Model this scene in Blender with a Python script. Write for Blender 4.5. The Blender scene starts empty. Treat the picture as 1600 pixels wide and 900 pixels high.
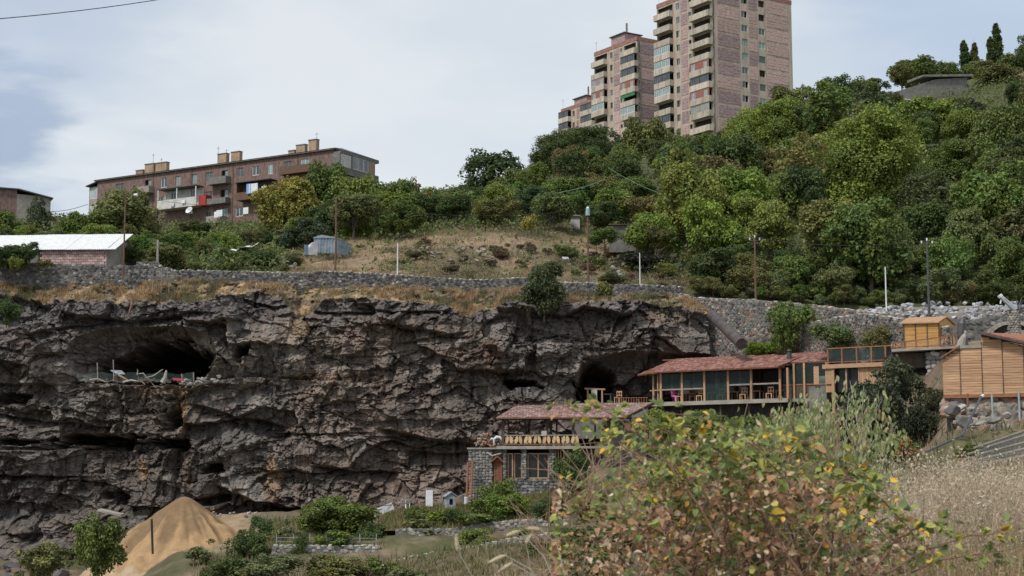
import bpy, bmesh, math, random
import numpy as np
from mathutils import Vector, Matrix
R = math.radians
random.seed(7)
rng = np.random.default_rng(7)
S = bpy.context.scene
COL = S.collection

# ------------------------------------------------------------------ camera
F = 2500.0                                  # focal length in photo pixels (1600 wide)
TH = math.atan(310 / F)                     # the camera looks up a little
CT, ST = math.cos(TH), math.sin(TH)
cd = bpy.data.cameras.new('camera'); cam = bpy.data.objects.new('camera', cd); COL.objects.link(cam)
cam.location = (0, 0, 0); cam.rotation_euler = (math.pi / 2 + TH, 0, 0)
cd.sensor_width = 36; cd.lens = 36 * F / 1600
cd.clip_start = 0.1; cd.clip_end = 5000
cd.dof.use_dof = True; cd.dof.focus_distance = 125; cd.dof.aperture_fstop = 8.0
S.camera = cam

# ------------------------------------------------------------------ world: pale overcast sky with thin blue gaps
SUN_EL, SUN_AZ = R(52), R(222)              # azimuth measured clockwise from +Y (behind and to the left of the camera)
W = bpy.data.worlds.new('World'); S.world = W; W.use_nodes = True
nt = W.node_tree; nt.nodes.clear()
def N(t, **k):
    n = nt.nodes.new(t)
    for a, b in k.items(): setattr(n, a, b)
    return n
def L(a, b): nt.links.new(a, b)
sky = N('ShaderNodeTexSky', sky_type='NISHITA', sun_disc=False, sun_elevation=SUN_EL, sun_rotation=SUN_AZ)
bg1 = N('ShaderNodeBackground'); bg1.inputs[1].default_value = 0.11
L(sky.outputs[0], bg1.inputs[0])
tc = N('ShaderNodeTexCoord')
mp = N('ShaderNodeMapping'); mp.inputs['Scale'].default_value = (1.6, 1.6, 5.5)
L(tc.outputs['Generated'], mp.inputs[0])
nz = N('ShaderNodeTexNoise'); nz.inputs['Scale'].default_value = 2.1; nz.inputs['Detail'].default_value = 6; nz.inputs['Roughness'].default_value = .5
nz.inputs['Distortion'].default_value = .3
L(mp.outputs[0], nz.inputs['Vector'])
cr = N('ShaderNodeValToRGB')
cr.color_ramp.elements[0].position = .30; cr.color_ramp.elements[0].color = (.53, .60, .685, 1)
cr.color_ramp.elements[1].position = .60; cr.color_ramp.elements[1].color = (.74, .775, .80, 1)
e = cr.color_ramp.elements.new(.47); e.color = (.61, .67, .735, 1)
L(nz.outputs[0], cr.inputs[0])
def skydir(px, py):
    v = Vector(((px - 800) / F, 1 * CT + (450 - py) / F * -ST, (450 - py) / F * CT + ST)); return v.normalized()
def blob(px, py, inner, outer, color, prev, amt=1.0):
    d = N('ShaderNodeVectorMath', operation='DOT_PRODUCT'); d.inputs[1].default_value = skydir(px, py)
    L(tc.outputs['Generated'], d.inputs[0])
    n2 = N('ShaderNodeTexNoise'); n2.inputs['Scale'].default_value = 9; n2.inputs['Detail'].default_value = 5
    L(mp.outputs[0], n2.inputs['Vector'])
    ad = N('ShaderNodeMath', operation='MULTIPLY_ADD'); ad.inputs[1].default_value = .008; L(n2.outputs[0], ad.inputs[0]); L(d.outputs['Value'], ad.inputs[2])
    m = N('ShaderNodeMapRange', interpolation_type='SMOOTHSTEP'); m.inputs[1].default_value = math.cos(R(outer)) + .004; m.inputs[2].default_value = math.cos(R(inner)) + .004
    m.inputs[4].default_value = amt
    L(ad.outputs[0], m.inputs[0])
    x = N('ShaderNodeMix', data_type='RGBA'); L(m.outputs[0], x.inputs[0]); L(prev, x.inputs[6]); x.inputs[7].default_value = (*color, 1)
    return x.outputs[2]
c = cr.outputs[0]
c = blob(620, 150, 2, 11, (.76, .785, .80), c, .5)
c = blob(820, 20, .5, 5, (.62, .68, .74), c, .5)
c = blob(200, 60, .5, 4.5, (.60, .66, .73), c, .5)
c = blob(-60, 235, .5, 4.0, (.37, .445, .57), c, .95)
c = blob(1560, -60, 1.0, 7.5, (.44, .54, .69), c, .7)
c = blob(20, -90, 1.0, 7, (.44, .52, .66), c, .6)
bg2 = N('ShaderNodeBackground'); bg2.inputs[1].default_value = 1.0
L(c, bg2.inputs[0])
mx = N('ShaderNodeMixShader'); mx.inputs[0].default_value = .86
L(bg1.outputs[0], mx.inputs[1]); L(bg2.outputs[0], mx.inputs[2])
ow = N('ShaderNodeOutputWorld'); L(mx.outputs[0], ow.inputs[0])

sl = bpy.data.lights.new('sun', 'SUN'); sl.energy = 2.6; sl.angle = R(9); sl.color = (1, .955, .89)
sun = bpy.data.objects.new('sun', sl); COL.objects.link(sun)
sd = Vector((math.sin(SUN_AZ) * math.cos(SUN_EL), math.cos(SUN_AZ) * math.cos(SUN_EL), math.sin(SUN_EL)))
sun.rotation_euler = sd.to_track_quat('Z', 'Y').to_euler()
S.view_settings.view_transform = 'Standard'; S.view_settings.look = 'None'
S.view_settings.exposure = 0.16; S.view_settings.gamma = 1
S.cycles.max_bounces = 5; S.cycles.diffuse_bounces = 3; S.cycles.glossy_bounces = 2; S.cycles.transmission_bounces = 3; S.cycles.transparent_max_bounces = 6
S.cycles.use_adaptive_sampling = True

# ------------------------------------------------------------------ picking real places from the photograph
def P(px, py, Y):
    """world point at forward distance Y that the photo shows at (px, py)"""
    k = (450 - py) / F
    Z = Y * (ST + k * CT) / (CT - k * ST)
    d = Y * CT + Z * ST
    return Vector(((px - 800) / F * d, Y, Z))
def Pn(px, py, Y):
    k = (450 - py) / F
    Z = Y * (ST + k * CT) / (CT - k * ST)
    d = Y * CT + Z * ST
    return (px - 800) / F * d, Y, Z
def proj(v):
    d = v[1] * CT + v[2] * ST
    return 800 + F * v[0] / d, 450 - F * (v[2] * CT - v[1] * ST) / d

# ------------------------------------------------------------------ noise in numpy
def hsh(i, j, s):
    i = i.astype(np.int64); j = j.astype(np.int64)
    h = (i * 374761393 + j * 668265263 + s * 2147483647 + 1013904223) & 0xFFFFFFFF
    h = ((h ^ (h >> 13)) * 1274126177) & 0xFFFFFFFF
    h = ((h ^ (h >> 16)) * 2246822519) & 0xFFFFFFFF
    h = h ^ (h >> 15)
    return (h & 0xFFFFFF) / float(0x1000000)
def vnoise(x, y, s=0):
    i = np.floor(x); j = np.floor(y); u = x - i; v = y - j
    u = u * u * (3 - 2 * u); v = v * v * (3 - 2 * v)
    a = hsh(i, j, s); b = hsh(i + 1, j, s); c_ = hsh(i, j + 1, s); d = hsh(i + 1, j + 1, s)
    return (a * (1 - u) + b * u) * (1 - v) + (c_ * (1 - u) + d * u) * v
def fbm(x, y, o=4, s=0):
    t = 0; a = .5; n = 0
    for k in range(o):
        t = t + a * vnoise(x, y, s + k * 17); n += a; x = x * 2.03 + 5.2; y = y * 2.03 + 1.3; a *= .5
    return t / n
def voro(x, y, s):
    """nearest jittered cell: hashes, offset to its centre, edge distance"""
    gi = np.floor(x); gj = np.floor(y)
    F1 = np.full(x.shape, 9.); F2 = np.full(x.shape, 9.)
    bi = gi.copy(); bj = gj.copy(); dx = np.zeros_like(x); dy = np.zeros_like(x)
    for a in (-1, 0, 1):
        for b in (-1, 0, 1):
            ci = gi + a; cj = gj + b
            ox = x - (ci + .1 + .8 * hsh(ci, cj, s)); oy = y - (cj + .1 + .8 * hsh(ci, cj, s + 1))
            d = np.maximum(np.abs(ox), np.abs(oy)) * .5 + .5 * np.sqrt(ox * ox + oy * oy)
            m = d < F1
            F2 = np.where(m, F1, np.minimum(F2, d)); F1 = np.where(m, d, F1)
            bi = np.where(m, ci, bi); bj = np.where(m, cj, bj); dx = np.where(m, ox, dx); dy = np.where(m, oy, dy)
    return hsh(bi, bj, s + 2), hsh(bi, bj, s + 3), hsh(bi, bj, s + 4), dx, dy, F2 - F1
def sstep(a, b, x):
    t = np.clip((x - a) / (b - a), 0, 1); return t * t * (3 - 2 * t)

# ------------------------------------------------------------------ mesh helpers
def np_mesh(name, V, Fc, cols=None, smooth=False):
    """V (n,3), Fc (m,k) with k 3 or 4; cols (n,3) per vertex or (m,3) per face"""
    me = bpy.data.meshes.new(name)
    V = np.asarray(V, dtype=np.float32); Fc = np.asarray(Fc, dtype=np.int32)
    m, k = Fc.shape
    me.vertices.add(len(V)); me.vertices.foreach_set('co', V.ravel())
    me.loops.add(m * k); me.loops.foreach_set('vertex_index', Fc.ravel())
    me.polygons.add(m); me.polygons.foreach_set('loop_start', np.arange(0, m * k, k, dtype=np.int32))
    me.polygons.foreach_set('loop_total', np.full(m, k, dtype=np.int32))
    me.polygons.foreach_set('use_smooth', np.full(m, smooth, dtype=bool))
    if cols is not None:
        cols = np.asarray(cols, dtype=np.float32)
        if len(cols) == len(V) and len(V) != m:
            at = me.color_attributes.new('tint', 'FLOAT_COLOR', 'POINT'); c4 = np.ones((len(V), 4), np.float32); c4[:, :3] = cols
        else:
            at = me.color_attributes.new('tint', 'FLOAT_COLOR', 'CORNER'); c4 = np.ones((m * k, 4), np.float32); c4[:, :3] = np.repeat(cols, k, axis=0)
        at.data.foreach_set('color', c4.ravel())
    me.update(calc_edges=True)
    return me
def grid_faces(nu, nv):
    a = np.arange(nu * nv).reshape(nv, nu)
    return np.stack([a[:-1, :-1], a[:-1, 1:], a[1:, 1:], a[1:, :-1]], -1).reshape(-1, 4)
def link(name, me, mat_=None, parent=None, loc=None, rz=0, **kw):
    o = bpy.data.objects.new(name, me); COL.objects.link(o)
    if mat_ is not None and me is not None and not me.materials: me.materials.append(mat_)
    if parent is not None: o.parent = parent
    if loc is not None: o.location = loc
    if rz: o.rotation_euler = (0, 0, rz)
    for a, b in kw.items(): o[a] = b
    return o
def thing(name, label, cat, loc=(0, 0, 0), rz=0, group=None):
    o = link(name, None, loc=loc, rz=rz); o.empty_display_size = .3
    o['label'] = label; o['category'] = cat
    if group: o['group'] = group
    return o
def tag(o, label, cat, group=None):
    o['label'] = label; o['category'] = cat
    if group: o['group'] = group
    return o
class MB:
    """collects shapes for ONE mesh"""
    def __init__(s): s.v = []; s.f = []; s.c = []
    def add(s, vs, fs, col=None):
        b = len(s.v); s.v += [tuple(p) for p in vs]
        s.f += [tuple(b + i for i in q) for q in fs]; s.c += [col] * len(fs)
        return s
    def hexa(s, p, col=None):   # 8 corners: bottom ring then top ring
        return s.add(p, [(3, 2, 1, 0), (4, 5, 6, 7), (0, 1, 5, 4), (1, 2, 6, 5), (2, 3, 7, 6), (3, 0, 4, 7)], col)
    def box(s, x0, x1, y0, y1, z0, z1, col=None):
        return s.hexa([(x0, y0, z0), (x1, y0, z0), (x1, y1, z0), (x0, y1, z0), (x0, y0, z1), (x1, y0, z1), (x1, y1, z1), (x0, y1, z1)], col)
    def bar(s, a, b, w, h=None, col=None):
        a = Vector(a); b = Vector(b); h = h or w; d = (b - a).normalized()
        up = Vector((0, 0, 1)) if abs(d.z) < .95 else Vector((0, 1, 0))
        sx = d.cross(up).normalized() * (w / 2); sz = sx.cross(d).normalized() * (h / 2)
        return s.hexa([a - sx - sz, a + sx - sz, b + sx - sz, b - sx - sz, a - sx + sz, a + sx + sz, b + sx + sz, b - sx + sz], col)
    def tube(s, pts, rad, n=6, col=None, cap=True):
        pts = [Vector(p) for p in pts]; rad = rad if isinstance(rad, (list, tuple)) else [rad] * len(pts)
        rings = []; ref = Vector((.13, .91, .3)).normalized()
        for i, p in enumerate(pts):
            d = (pts[min(i + 1, len(pts) - 1)] - pts[max(i - 1, 0)])
            d = d.normalized() if d.length > 1e-9 else Vector((0, 0, 1))
            if abs(d.dot(ref)) > .95: ref = Vector((1, 0, .1)).normalized()
            a = d.cross(ref).normalized(); b = d.cross(a)
            rings.append([p + (a * math.cos(2 * math.pi * k / n) + b * math.sin(2 * math.pi * k / n)) * rad[i] for k in range(n)])
        vs = [q for r_ in rings for q in r_]; fs = []
        for i in range(len(pts) - 1):
            for k in range(n):
                fs.append((i * n + k, i * n + (k + 1) % n, (i + 1) * n + (k + 1) % n, (i + 1) * n + k))
        if cap: fs += [tuple(range(n))[::-1], tuple((len(pts) - 1) * n + k for k in range(n))]
        return s.add(vs, fs, col)
    def mesh(s, name, smooth=False):
        me = bpy.data.meshes.new(name); me.from_pydata(s.v, [], s.f)
        if any(c is not None for c in s.c):
            at = me.color_attributes.new('tint', 'FLOAT_COLOR', 'CORNER'); arr = []
            for p, c in zip(me.polygons, s.c): arr += list((*(c or (1, 1, 1)), 1)) * p.loop_total
            at.data.foreach_set('color', arr)
        if smooth:
            for p in me.polygons: p.use_smooth = True
        me.update(); return me
    def build(s, name, mat_, parent=None, smooth=False, **kw): return link(name, s.mesh(name, smooth), mat_, parent, **kw)

class Frame:
    """a place to build at: local x runs along the front, y away from the viewer, z up; px/py turn photo pixels into local lengths"""
    def __init__(s, px, py, Y, deg):
        s.o = P(px, py, Y); s.a = R(deg); s.c = math.cos(s.a); s.s = math.sin(s.a)
    def u(s, px, z=0, y=0):
        k = (px - 800) / F; X0 = s.o.x - s.s * y; Y0 = s.o.y + s.c * y; Z = s.o.z + z
        return (k * (Y0 * CT + Z * ST) - X0) / (s.c - k * s.s * CT)
    def z(s, py, u=0, y=0):
        Y = s.o.y + s.s * u + s.c * y; k = (450 - py) / F
        return Y * (ST + k * CT) / (CT - k * ST) - s.o.z
    def uz(s, px, py, y=0):
        u = s.u(px, 0, y); z = s.z(py, u, y); u = s.u(px, z, y); return u, s.z(py, u, y)
    def w(s, x, y, z): return Vector((s.o.x + s.c * x - s.s * y, s.o.y + s.s * x + s.c * y, s.o.z + z))
    def thing(s, name, label, cat, group=None): return thing(name, label, cat, s.o, s.a, group)

# ------------------------------------------------------------------ materials
MATS = {}
def mat(name, col, col2=None, scale=3.0, rough=.85, bump=.0, bscale=20., metal=0., detail=5, stretch=(1, 1, 1), use_tint=False, spec=.3, contrast=(.35, .65), translucent=0., objcol=False, objvar=0.0, bdist=.02, tex='noise'):
    m = bpy.data.materials.new(name); MATS[name] = m; m.use_nodes = True
    t = m.node_tree; n = t.nodes; b = n['Principled BSDF']; l = t.links.new
    b.inputs['Roughness'].default_value = rough; b.inputs['Metallic'].default_value = metal; b.inputs['Specular IOR Level'].default_value = spec
    tcn = n.new('ShaderNodeTexCoord'); mpn = n.new('ShaderNodeMapping'); mpn.inputs['Scale'].default_value = stretch; l(tcn.outputs['Object'], mpn.inputs[0])
    cur = None
    if col2 is not None:
        if tex == 'voronoi':
            nn = n.new('ShaderNodeTexVoronoi'); nn.inputs['Scale'].default_value = scale; l(mpn.outputs[0], nn.inputs['Vector'])
            sp = n.new('ShaderNodeSeparateColor'); l(nn.outputs['Color'], sp.inputs[0]); fac = sp.outputs[0]
        else:
            nn = n.new('ShaderNodeTexNoise'); nn.inputs['Scale'].default_value = scale; nn.inputs['Detail'].default_value = detail
            nn.inputs['Roughness'].default_value = .62; l(mpn.outputs[0], nn.inputs['Vector']); fac = nn.outputs[0]
        r_ = n.new('ShaderNodeMapRange'); r_.inputs[1].default_value, r_.inputs[2].default_value = contrast; l(fac, r_.inputs[0])
        x = n.new('ShaderNodeMix'); x.data_type = 'RGBA'; l(r_.outputs[0], x.inputs[0]); x.inputs[6].default_value = (*col, 1); x.inputs[7].default_value = (*col2, 1)
        cur = x.outputs[2]
    if use_tint or objcol:
        y = n.new('ShaderNodeMix'); y.data_type = 'RGBA'; y.blend_type = 'MULTIPLY'; y.inputs[0].default_value = 1
        if cur: l(cur, y.inputs[6])
        else: y.inputs[6].default_value = (*col, 1)
        if use_tint:
            a = n.new('ShaderNodeVertexColor'); a.layer_name = 'tint'; l(a.outputs[0], y.inputs[7])
        else:
            a = n.new('ShaderNodeObjectInfo'); l(a.outputs['Color'], y.inputs[7])
        cur = y.outputs[2]
        if use_tint and objcol:
            y2 = n.new('ShaderNodeMix'); y2.data_type = 'RGBA'; y2.blend_type = 'MULTIPLY'; y2.inputs[0].default_value = 1
            a2 = n.new('ShaderNodeObjectInfo'); l(cur, y2.inputs[6]); l(a2.outputs['Color'], y2.inputs[7]); cur = y2.outputs[2]
    if objvar:
        oi = n.new('ShaderNodeObjectInfo'); hv = n.new('ShaderNodeHueSaturation')
        mr = n.new('ShaderNodeMapRange'); mr.inputs[3].default_value = 1 - objvar; mr.inputs[4].default_value = 1 + objvar; l(oi.outputs['Random'], mr.inputs[0])
        l(mr.outputs[0], hv.inputs['Value'])
        if cur: l(cur, hv.inputs['Color'])
        else: hv.inputs['Color'].default_value = (*col, 1)
        cur = hv.outputs[0]
    if cur: l(cur, b.inputs['Base Color'])
    else: b.inputs['Base Color'].default_value = (*col, 1)
    if bump:
        bn = n.new('ShaderNodeTexNoise'); bn.inputs['Scale'].default_value = bscale; bn.inputs['Detail'].default_value = 4; l(mpn.outputs[0], bn.inputs['Vector'])
        bp = n.new('ShaderNodeBump'); bp.inputs['Strength'].default_value = bump; bp.inputs['Distance'].default_value = bdist
        l(bn.outputs[0], bp.inputs['Height']); l(bp.outputs[0], b.inputs['Normal'])
    if translucent:
        tr = n.new('ShaderNodeBsdfTranslucent'); ms = n.new('ShaderNodeMixShader'); ms.inputs[0].default_value = translucent
        if cur: l(cur, tr.inputs[0])
        else: tr.inputs[0].default_value = (*col, 1)
        l(b.outputs[0], ms.inputs[1]); l(tr.outputs[0], ms.inputs[2]); l(ms.outputs[0], n['Material Output'].inputs[0])
    return m
WHITE = (1, 1, 1)
M_leaf = mat('leaf_green', WHITE, use_tint=True, objcol=True, rough=.55, spec=.35, translucent=.28)
M_leafnear = mat('leaf_near', WHITE, use_tint=True, rough=.6, spec=.22, translucent=.3)
M_blade = mat('grass_blade', WHITE, use_tint=True, rough=.8, spec=.1, translucent=.25)
M_bark = mat('bark', (.09, .07, .055), (.16, .13, .105), scale=6, bump=.4, stretch=(3, 3, .6))
M_stone = mat('stone', (.62, .62, .62), (1.25, 1.22, 1.18), scale=2.2, use_tint=True, bump=.5, bscale=9, bdist=.05)
M_mortar = mat('mortar', (.11, .105, .10), (.19, .18, .165), scale=2.5, bump=.4)
M_conc = mat('concrete', (.25, .23, .20), (.36, .33, .285), scale=1.4, bump=.2)
M_concd = mat('concrete_dark', (.13, .125, .115), (.22, .21, .19), scale=1.6, bump=.2)
M_glass = mat('window_glass', (.05, .065, .07), (.10, .12, .13), scale=.9, rough=.12, spec=.6)
M_glassb = mat('window_glass_pale', (.16, .24, .24), (.26, .35, .34), scale=.8, rough=.15, spec=.5)
M_dglass = mat('dark_glass', (.012, .013, .015), (.03, .03, .032), scale=.8, rough=.25, spec=.3)
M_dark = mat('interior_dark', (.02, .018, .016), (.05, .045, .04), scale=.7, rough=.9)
M_white = mat('white_frame', (.72, .73, .74), (.60, .61, .62), scale=3, rough=.6)
M_rust = mat('rusty_steel', (.10, .06, .045), (.17, .10, .07), scale=6, rough=.8)
M_steel = mat('dark_steel', (.06, .06, .062), (.11, .11, .11), scale=5, rough=.55, metal=.3)
M_galv = mat('galvanised', (.30, .33, .36), (.44, .47, .50), scale=1.2, rough=.5, metal=.3)
M_wood = mat('orange_wood', (.33, .19, .11), (.50, .32, .20), scale=3, bump=.2, stretch=(1, 4, 12), objvar=.16)
M_woodg = mat('golden_board', (.40, .215, .065), (.58, .34, .12), scale=3, bump=.2, stretch=(.7, 4, 10), objvar=.14)
M_woodp = mat('pale_board', (.38, .215, .12), (.62, .405, .255), scale=2.2, bump=.3, stretch=(.5, 4, 12), objvar=.18)
M_woodr = mat('red_brown_wood', (.20, .085, .05), (.32, .15, .085), scale=3, bump=.2, stretch=(1, 4, 8), objvar=.1)
M_woodd = mat('dark_wood', (.06, .045, .035), (.12, .09, .07), scale=3, bump=.2, stretch=(4, 4, 1))
M_oldwood = mat('old_grey_wood', (.20, .175, .15), (.38, .34, .30), scale=4, bump=.3, stretch=(1, 3, 6))
M_shingle = mat('red_shingle', (.62, .60, .60), (1.15, 1.12, 1.1), scale=4, use_tint=True, rough=.85, bump=.3, bscale=30)
# ------------------------------------------------------------------ the hillside behind the cliff and the ground in front
COLX = [-500, 0, 240, 400, 600, 750, 900, 1050, 1250, 1420, 1600, 2200]
HD = [135, 140, 165, 200, 235, 270, 300, 340, 400, 700]
HZ = {  # photo height of the bare ground at each of those distances, column by column
 -500: [440, 425, 400, 372, 350, 335, 335, 340, 350, 420],
 0:    [440, 416, 400, 375, 350, 335, 335, 340, 350, 420],
 240:  [430, 422, 408, 386, 362, 358, 360, 365, 370, 420],
 400:  [435, 424, 402, 378, 358, 348, 345, 350, 360, 420],
 600:  [445, 430, 384, 350, 328, 318, 322, 330, 350, 420],
 750:  [450, 436, 372, 330, 302, 290, 290, 300, 330, 410],
 900:  [455, 438, 372, 322, 275, 245, 232, 245, 290, 400],
 1050: [462, 442, 378, 305, 245, 222, 216, 235, 280, 400],
 1250: [475, 455, 375, 290, 222, 196, 192, 225, 280, 400],
 1420: [485, 472, 370, 275, 195, 150, 147, 190, 260, 400],
 1600: [495, 480, 365, 262, 165, 110, 96, 140, 220, 400],
 2200: [510, 490, 360, 240, 130, 50, 20, 60, 160, 380]}
HZA = np.array([HZ[c_] for c_ in COLX], float)
def hill_py(px, Y):
    px = np.asarray(px, float); Y = np.asarray(Y, float)
    j = np.clip(np.searchsorted(COLX, px) - 1, 0, len(COLX) - 2); cx = np.array(COLX, float)
    t = np.clip((px - cx[j]) / (cx[j + 1] - cx[j]), 0, 1); t = t * t * (3 - 2 * t) * .5 + t * .5
    hd = np.array(HD, float); i = np.clip(np.searchsorted(hd, Y) - 1, 0, len(HD) - 2)
    s = np.clip((Y - hd[i]) / (hd[i + 1] - hd[i]), 0, 1)
    a = HZA[j, i] * (1 - s) + HZA[j, i + 1] * s; b = HZA[j + 1, i] * (1 - s) + HZA[j + 1, i + 1] * s
    return a * (1 - t) + b * t
def hill(px, Y):
    """ground point at photo column px and distance Y (Y >= 135)"""
    x, y, z = Pn(np.asarray(px, float), hill_py(px, Y), np.asarray(Y, float))
    z = z + (fbm(x * .11, y * .11, 4, 3) - .5) * 2.2 * sstep(138, 160, y) + (fbm(x * .6, y * .6, 3, 9) - .5) * .5 * sstep(136, 142, y)
    return x, y, z
M_hill = mat('hill_soil', (.72, .72, .72), (1.2, 1.15, 1.1), scale=.9, use_tint=True, rough=.95, bump=.6, bscale=4, bdist=.15, detail=8)
us = np.concatenate([np.arange(-500, -60, 40), np.arange(-60, 1660, 5.0), np.arange(1660, 2200, 40)])
vs = np.concatenate([np.arange(135, 200, .7), np.arange(200, 310, 1.6), np.arange(310, 700, 12)])
U, V = np.meshgrid(us, vs); X, Y, Z = hill(U, V); Z[0] -= 2.5; Y[0] -= .5
nz_ = fbm(X * .35, Y * .35, 5, 5); n2_ = fbm(X * .09, Y * .09, 4, 15)
straw = np.array([.275, .205, .13]); green = np.array([.075, .085, .035]); soil = np.array([.20, .145, .105])
py_ = hill_py(U, V)
dry = sstep(430, 520, U + 90 * (n2_ - .5)) * (1 - sstep(985, 1090, U + 160 * (n2_ - .5))) * (1 - sstep(163, 172, V + 14 * (n2_ - .5)))
dry = np.maximum(dry, sstep(.62, .7, n2_) * .7 * (V > 230) * (U > 1350))
g = sstep(.42, .6, nz_)[..., None]
cdry = straw * (1 - .55 * g) + soil * .55 * g
n3_ = fbm(X * .22 + 9, Y * .22, 4, 19); g3 = (sstep(.48, .6, n3_) * (.35 + .65 * sstep(600, 760, U)) * .75)[..., None]; cdry = cdry * (1 - g3) + np.array([.105, .10, .055]) * g3
C = green * (1 - dry[..., None]) + cdry * dry[..., None]
me = np_mesh('hillside', np.stack([X, Y, Z], -1).reshape(-1, 3), grid_faces(len(us), len(vs))[:, ::-1], C.reshape(-1, 3), True)
link('hillside', me, M_hill, kind='structure')

# ground in front of the cliff: (distance, photo height) per column
LX = [-700, 150, 300, 620, 800, 1000, 1250, 1420, 1500, 1600, 2300]
LD = [1, 4, 8, 12, 16, 24, 40, 60, 75, 92, 104, 112, 118, 124, 134]
def _z(D, z): return 760 - z / D * F
LZ = np.array([
 [-1.6, -1.9, -2.6, -3.6, -5, -8, -11, -12, -11, -9.5, -7.6, -6.6, -6.0, -5.6, -5.4],
 [-1.6, -1.9, -2.6, -3.6, -5, -8, -11, -12, -11, -9.5, -7.6, -6.6, -6.0, -5.6, -5.4],
 [-1.6, -1.8, -2.3, -3.2, -4.6, -8, -11, -11, -8.6, -6.4, -4.6, -3.6, -2.9, -2.3, -2.2],
 [-1.5, -1.7, -2.0, -2.7, -4, -7, -10, -10, -8, -6.2, -4.4, -3.2, -2.2, -1.6, -1.4],
 [-1.4, -1.5, -1.6, -2.0, -3, -6, -9, -9, -7, -5.0, -3.8, -2.6, -1.6, -.6, 2.0],
 [-1.4, -1.3, -1.35, -1.5, -2.4, -5, -8, -7, -5.2, -3.4, -2.2, -.6, 1.5, 3.4, 6.6],
 [-1.4, -1.2, -1.2, -1.3, -2.1, -4.6, -6, -4.5, -2.6, -.8, 1.4, 3.4, 5.2, 6.4, 7.8],
 [-1.4, -1.2, -1.1, -1.2, -1.7, -3.6, -4, -1.6, .4, 2.6, 5.8, 7.6, 8.8, 10.5, 13.5],
 [-1.4, -1.2, -1.05, -1.1, -1.5, -3.2, -3, .3, 2.2, 5.4, 8.6, 10.0, 11.2, 13.0, 14.5],
 [-1.4, -1.2, -1.0, -1.0, -1.3, -2.8, -2, 1.2, 2.6, 5.8, 9.2, 10.6, 12.0, 13.6, 14.5],
 [-1.4, -1.0, -.6, -.4, -.4, -1.0, 0, 3.0, 5.2, 8.4, 10, 11.6, 13, 14.6, 15.5]])
def low_z(px, Y):
    px = np.asarray(px, float); Y = np.asarray(Y, float); cx = np.array(LX, float); hd = np.array(LD, float)
    j = np.clip(np.searchsorted(cx, px) - 1, 0, len(LX) - 2); t = np.clip((px - cx[j]) / (cx[j + 1] - cx[j]), 0, 1); t = t * t * (3 - 2 * t)
    i = np.clip(np.searchsorted(hd, Y) - 1, 0, len(LD) - 2); s = np.clip((Y - hd[i]) / (hd[i + 1] - hd[i]), 0, 1)
    a = LZ[j, i] * (1 - s) + LZ[j, i + 1] * s; b = LZ[j + 1, i] * (1 - s) + LZ[j + 1, i + 1] * s
    z = a * (1 - t) + b * t
    x = (px - 800) / F * Y
    k = np.clip(Y / 60, .12, 1)
    return z + (fbm(x * .25 + 31, Y * .25, 4, 21) - .5) * 1.0 * k + (fbm(x * 1.7, Y * 1.7, 3, 22) - .5) * .3 * k
def low(px, Y):
    z = low_z(px, Y); Y = np.asarray(Y, float)
    return (np.asarray(px, float) - 800) / F * (Y * CT + z * ST), Y, z
def lowp(px, Y):
    x, y, z = low(px, Y); return Vector((float(x), float(y), float(z)))
def hillp(px, Y):
    x, y, z = hill(px, Y); return Vector((float(x), float(y), float(z)))
us = np.concatenate([np.arange(-3600, -100, 160), np.arange(-100, 1700, 7.0), np.arange(1700, 5200, 160)])
vs = np.concatenate([np.arange(-6, 1, 1.), np.arange(1, 20, .4), np.arange(20, 90, 1.2), np.arange(90, 140, .5)])
U, V = np.meshgrid(us, vs); VV = np.maximum(V, 1.0)
Z = low_z(U, VV); X = (U - 800) / F * (VV * CT + Z * ST); Xb = (U - 800) / F * (6 + 0 * VV); X = np.where(V < 6, Xb * 1.0, X)
nz_ = fbm(X * .5, V * .5, 5, 25); n2_ = fbm(X * .13, V * .13, 4, 35)
olive = np.array([.085, .085, .04]); brown = np.array([.155, .115, .085]); pale = np.array([.26, .205, .14])
t_ = sstep(.4, .62, n2_)[..., None]; C = olive * (1 - t_) + brown * t_
t_ = (sstep(.5, .7, nz_) * .5)[..., None]; C = C * (1 - t_) + pale * t_
sand = (sstep(560, 600, U) * 0 + sstep(185, 235, U) * (1 - sstep(360, 440, U + 60 * (nz_ - .5))) * sstep(107, 111, V))[..., None]
C = C * (1 - sand) + np.array([.31, .235, .155]) * sand
near = (1 - sstep(20, 30, V))[..., None]; C = C * (1 - near) + np.array([.24, .17, .10]) * near
me = np_mesh('valley_ground', np.stack([X, V, Z], -1).reshape(-1, 3), grid_faces(len(us), len(vs))[:, ::-1], C.reshape(-1, 3), True)
link('valley_ground', me, M_hill, kind='structure')
# far ground sheet out to the horizon, well under everything
me = np_mesh('ground', [(-3000, -1500, -40), (3000, -1500, -40), (3000, 3500, -40), (-3000, 3500, -40)], [(0, 1, 2, 3)], [(.16, .15, .09)])
link('ground', me, M_hill, kind='structure')
# ------------------------------------------------------------------ the basalt cliff
CD = 129.0
RIM = ([-80, 0, 60, 130, 200, 255, 300, 345, 400, 440, 470, 505, 560, 620, 690, 735, 790, 850, 900, 960, 1020, 1070, 1100, 1118, 1140, 1175],
       [458, 462, 476, 470, 476, 474, 474, 466, 458, 466, 506, 476, 470, 474, 478, 500, 476, 486, 478, 472, 478, 484, 492, 506, 520, 545])
def pl(pts, x): return np.interp(x, [p[0] for p in pts], [p[1] for p in pts])
us = np.arange(-60, 1182, 1.42); vs = np.arange(422, 935, 1.42)
U, V = np.meshgrid(us, vs)
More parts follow.
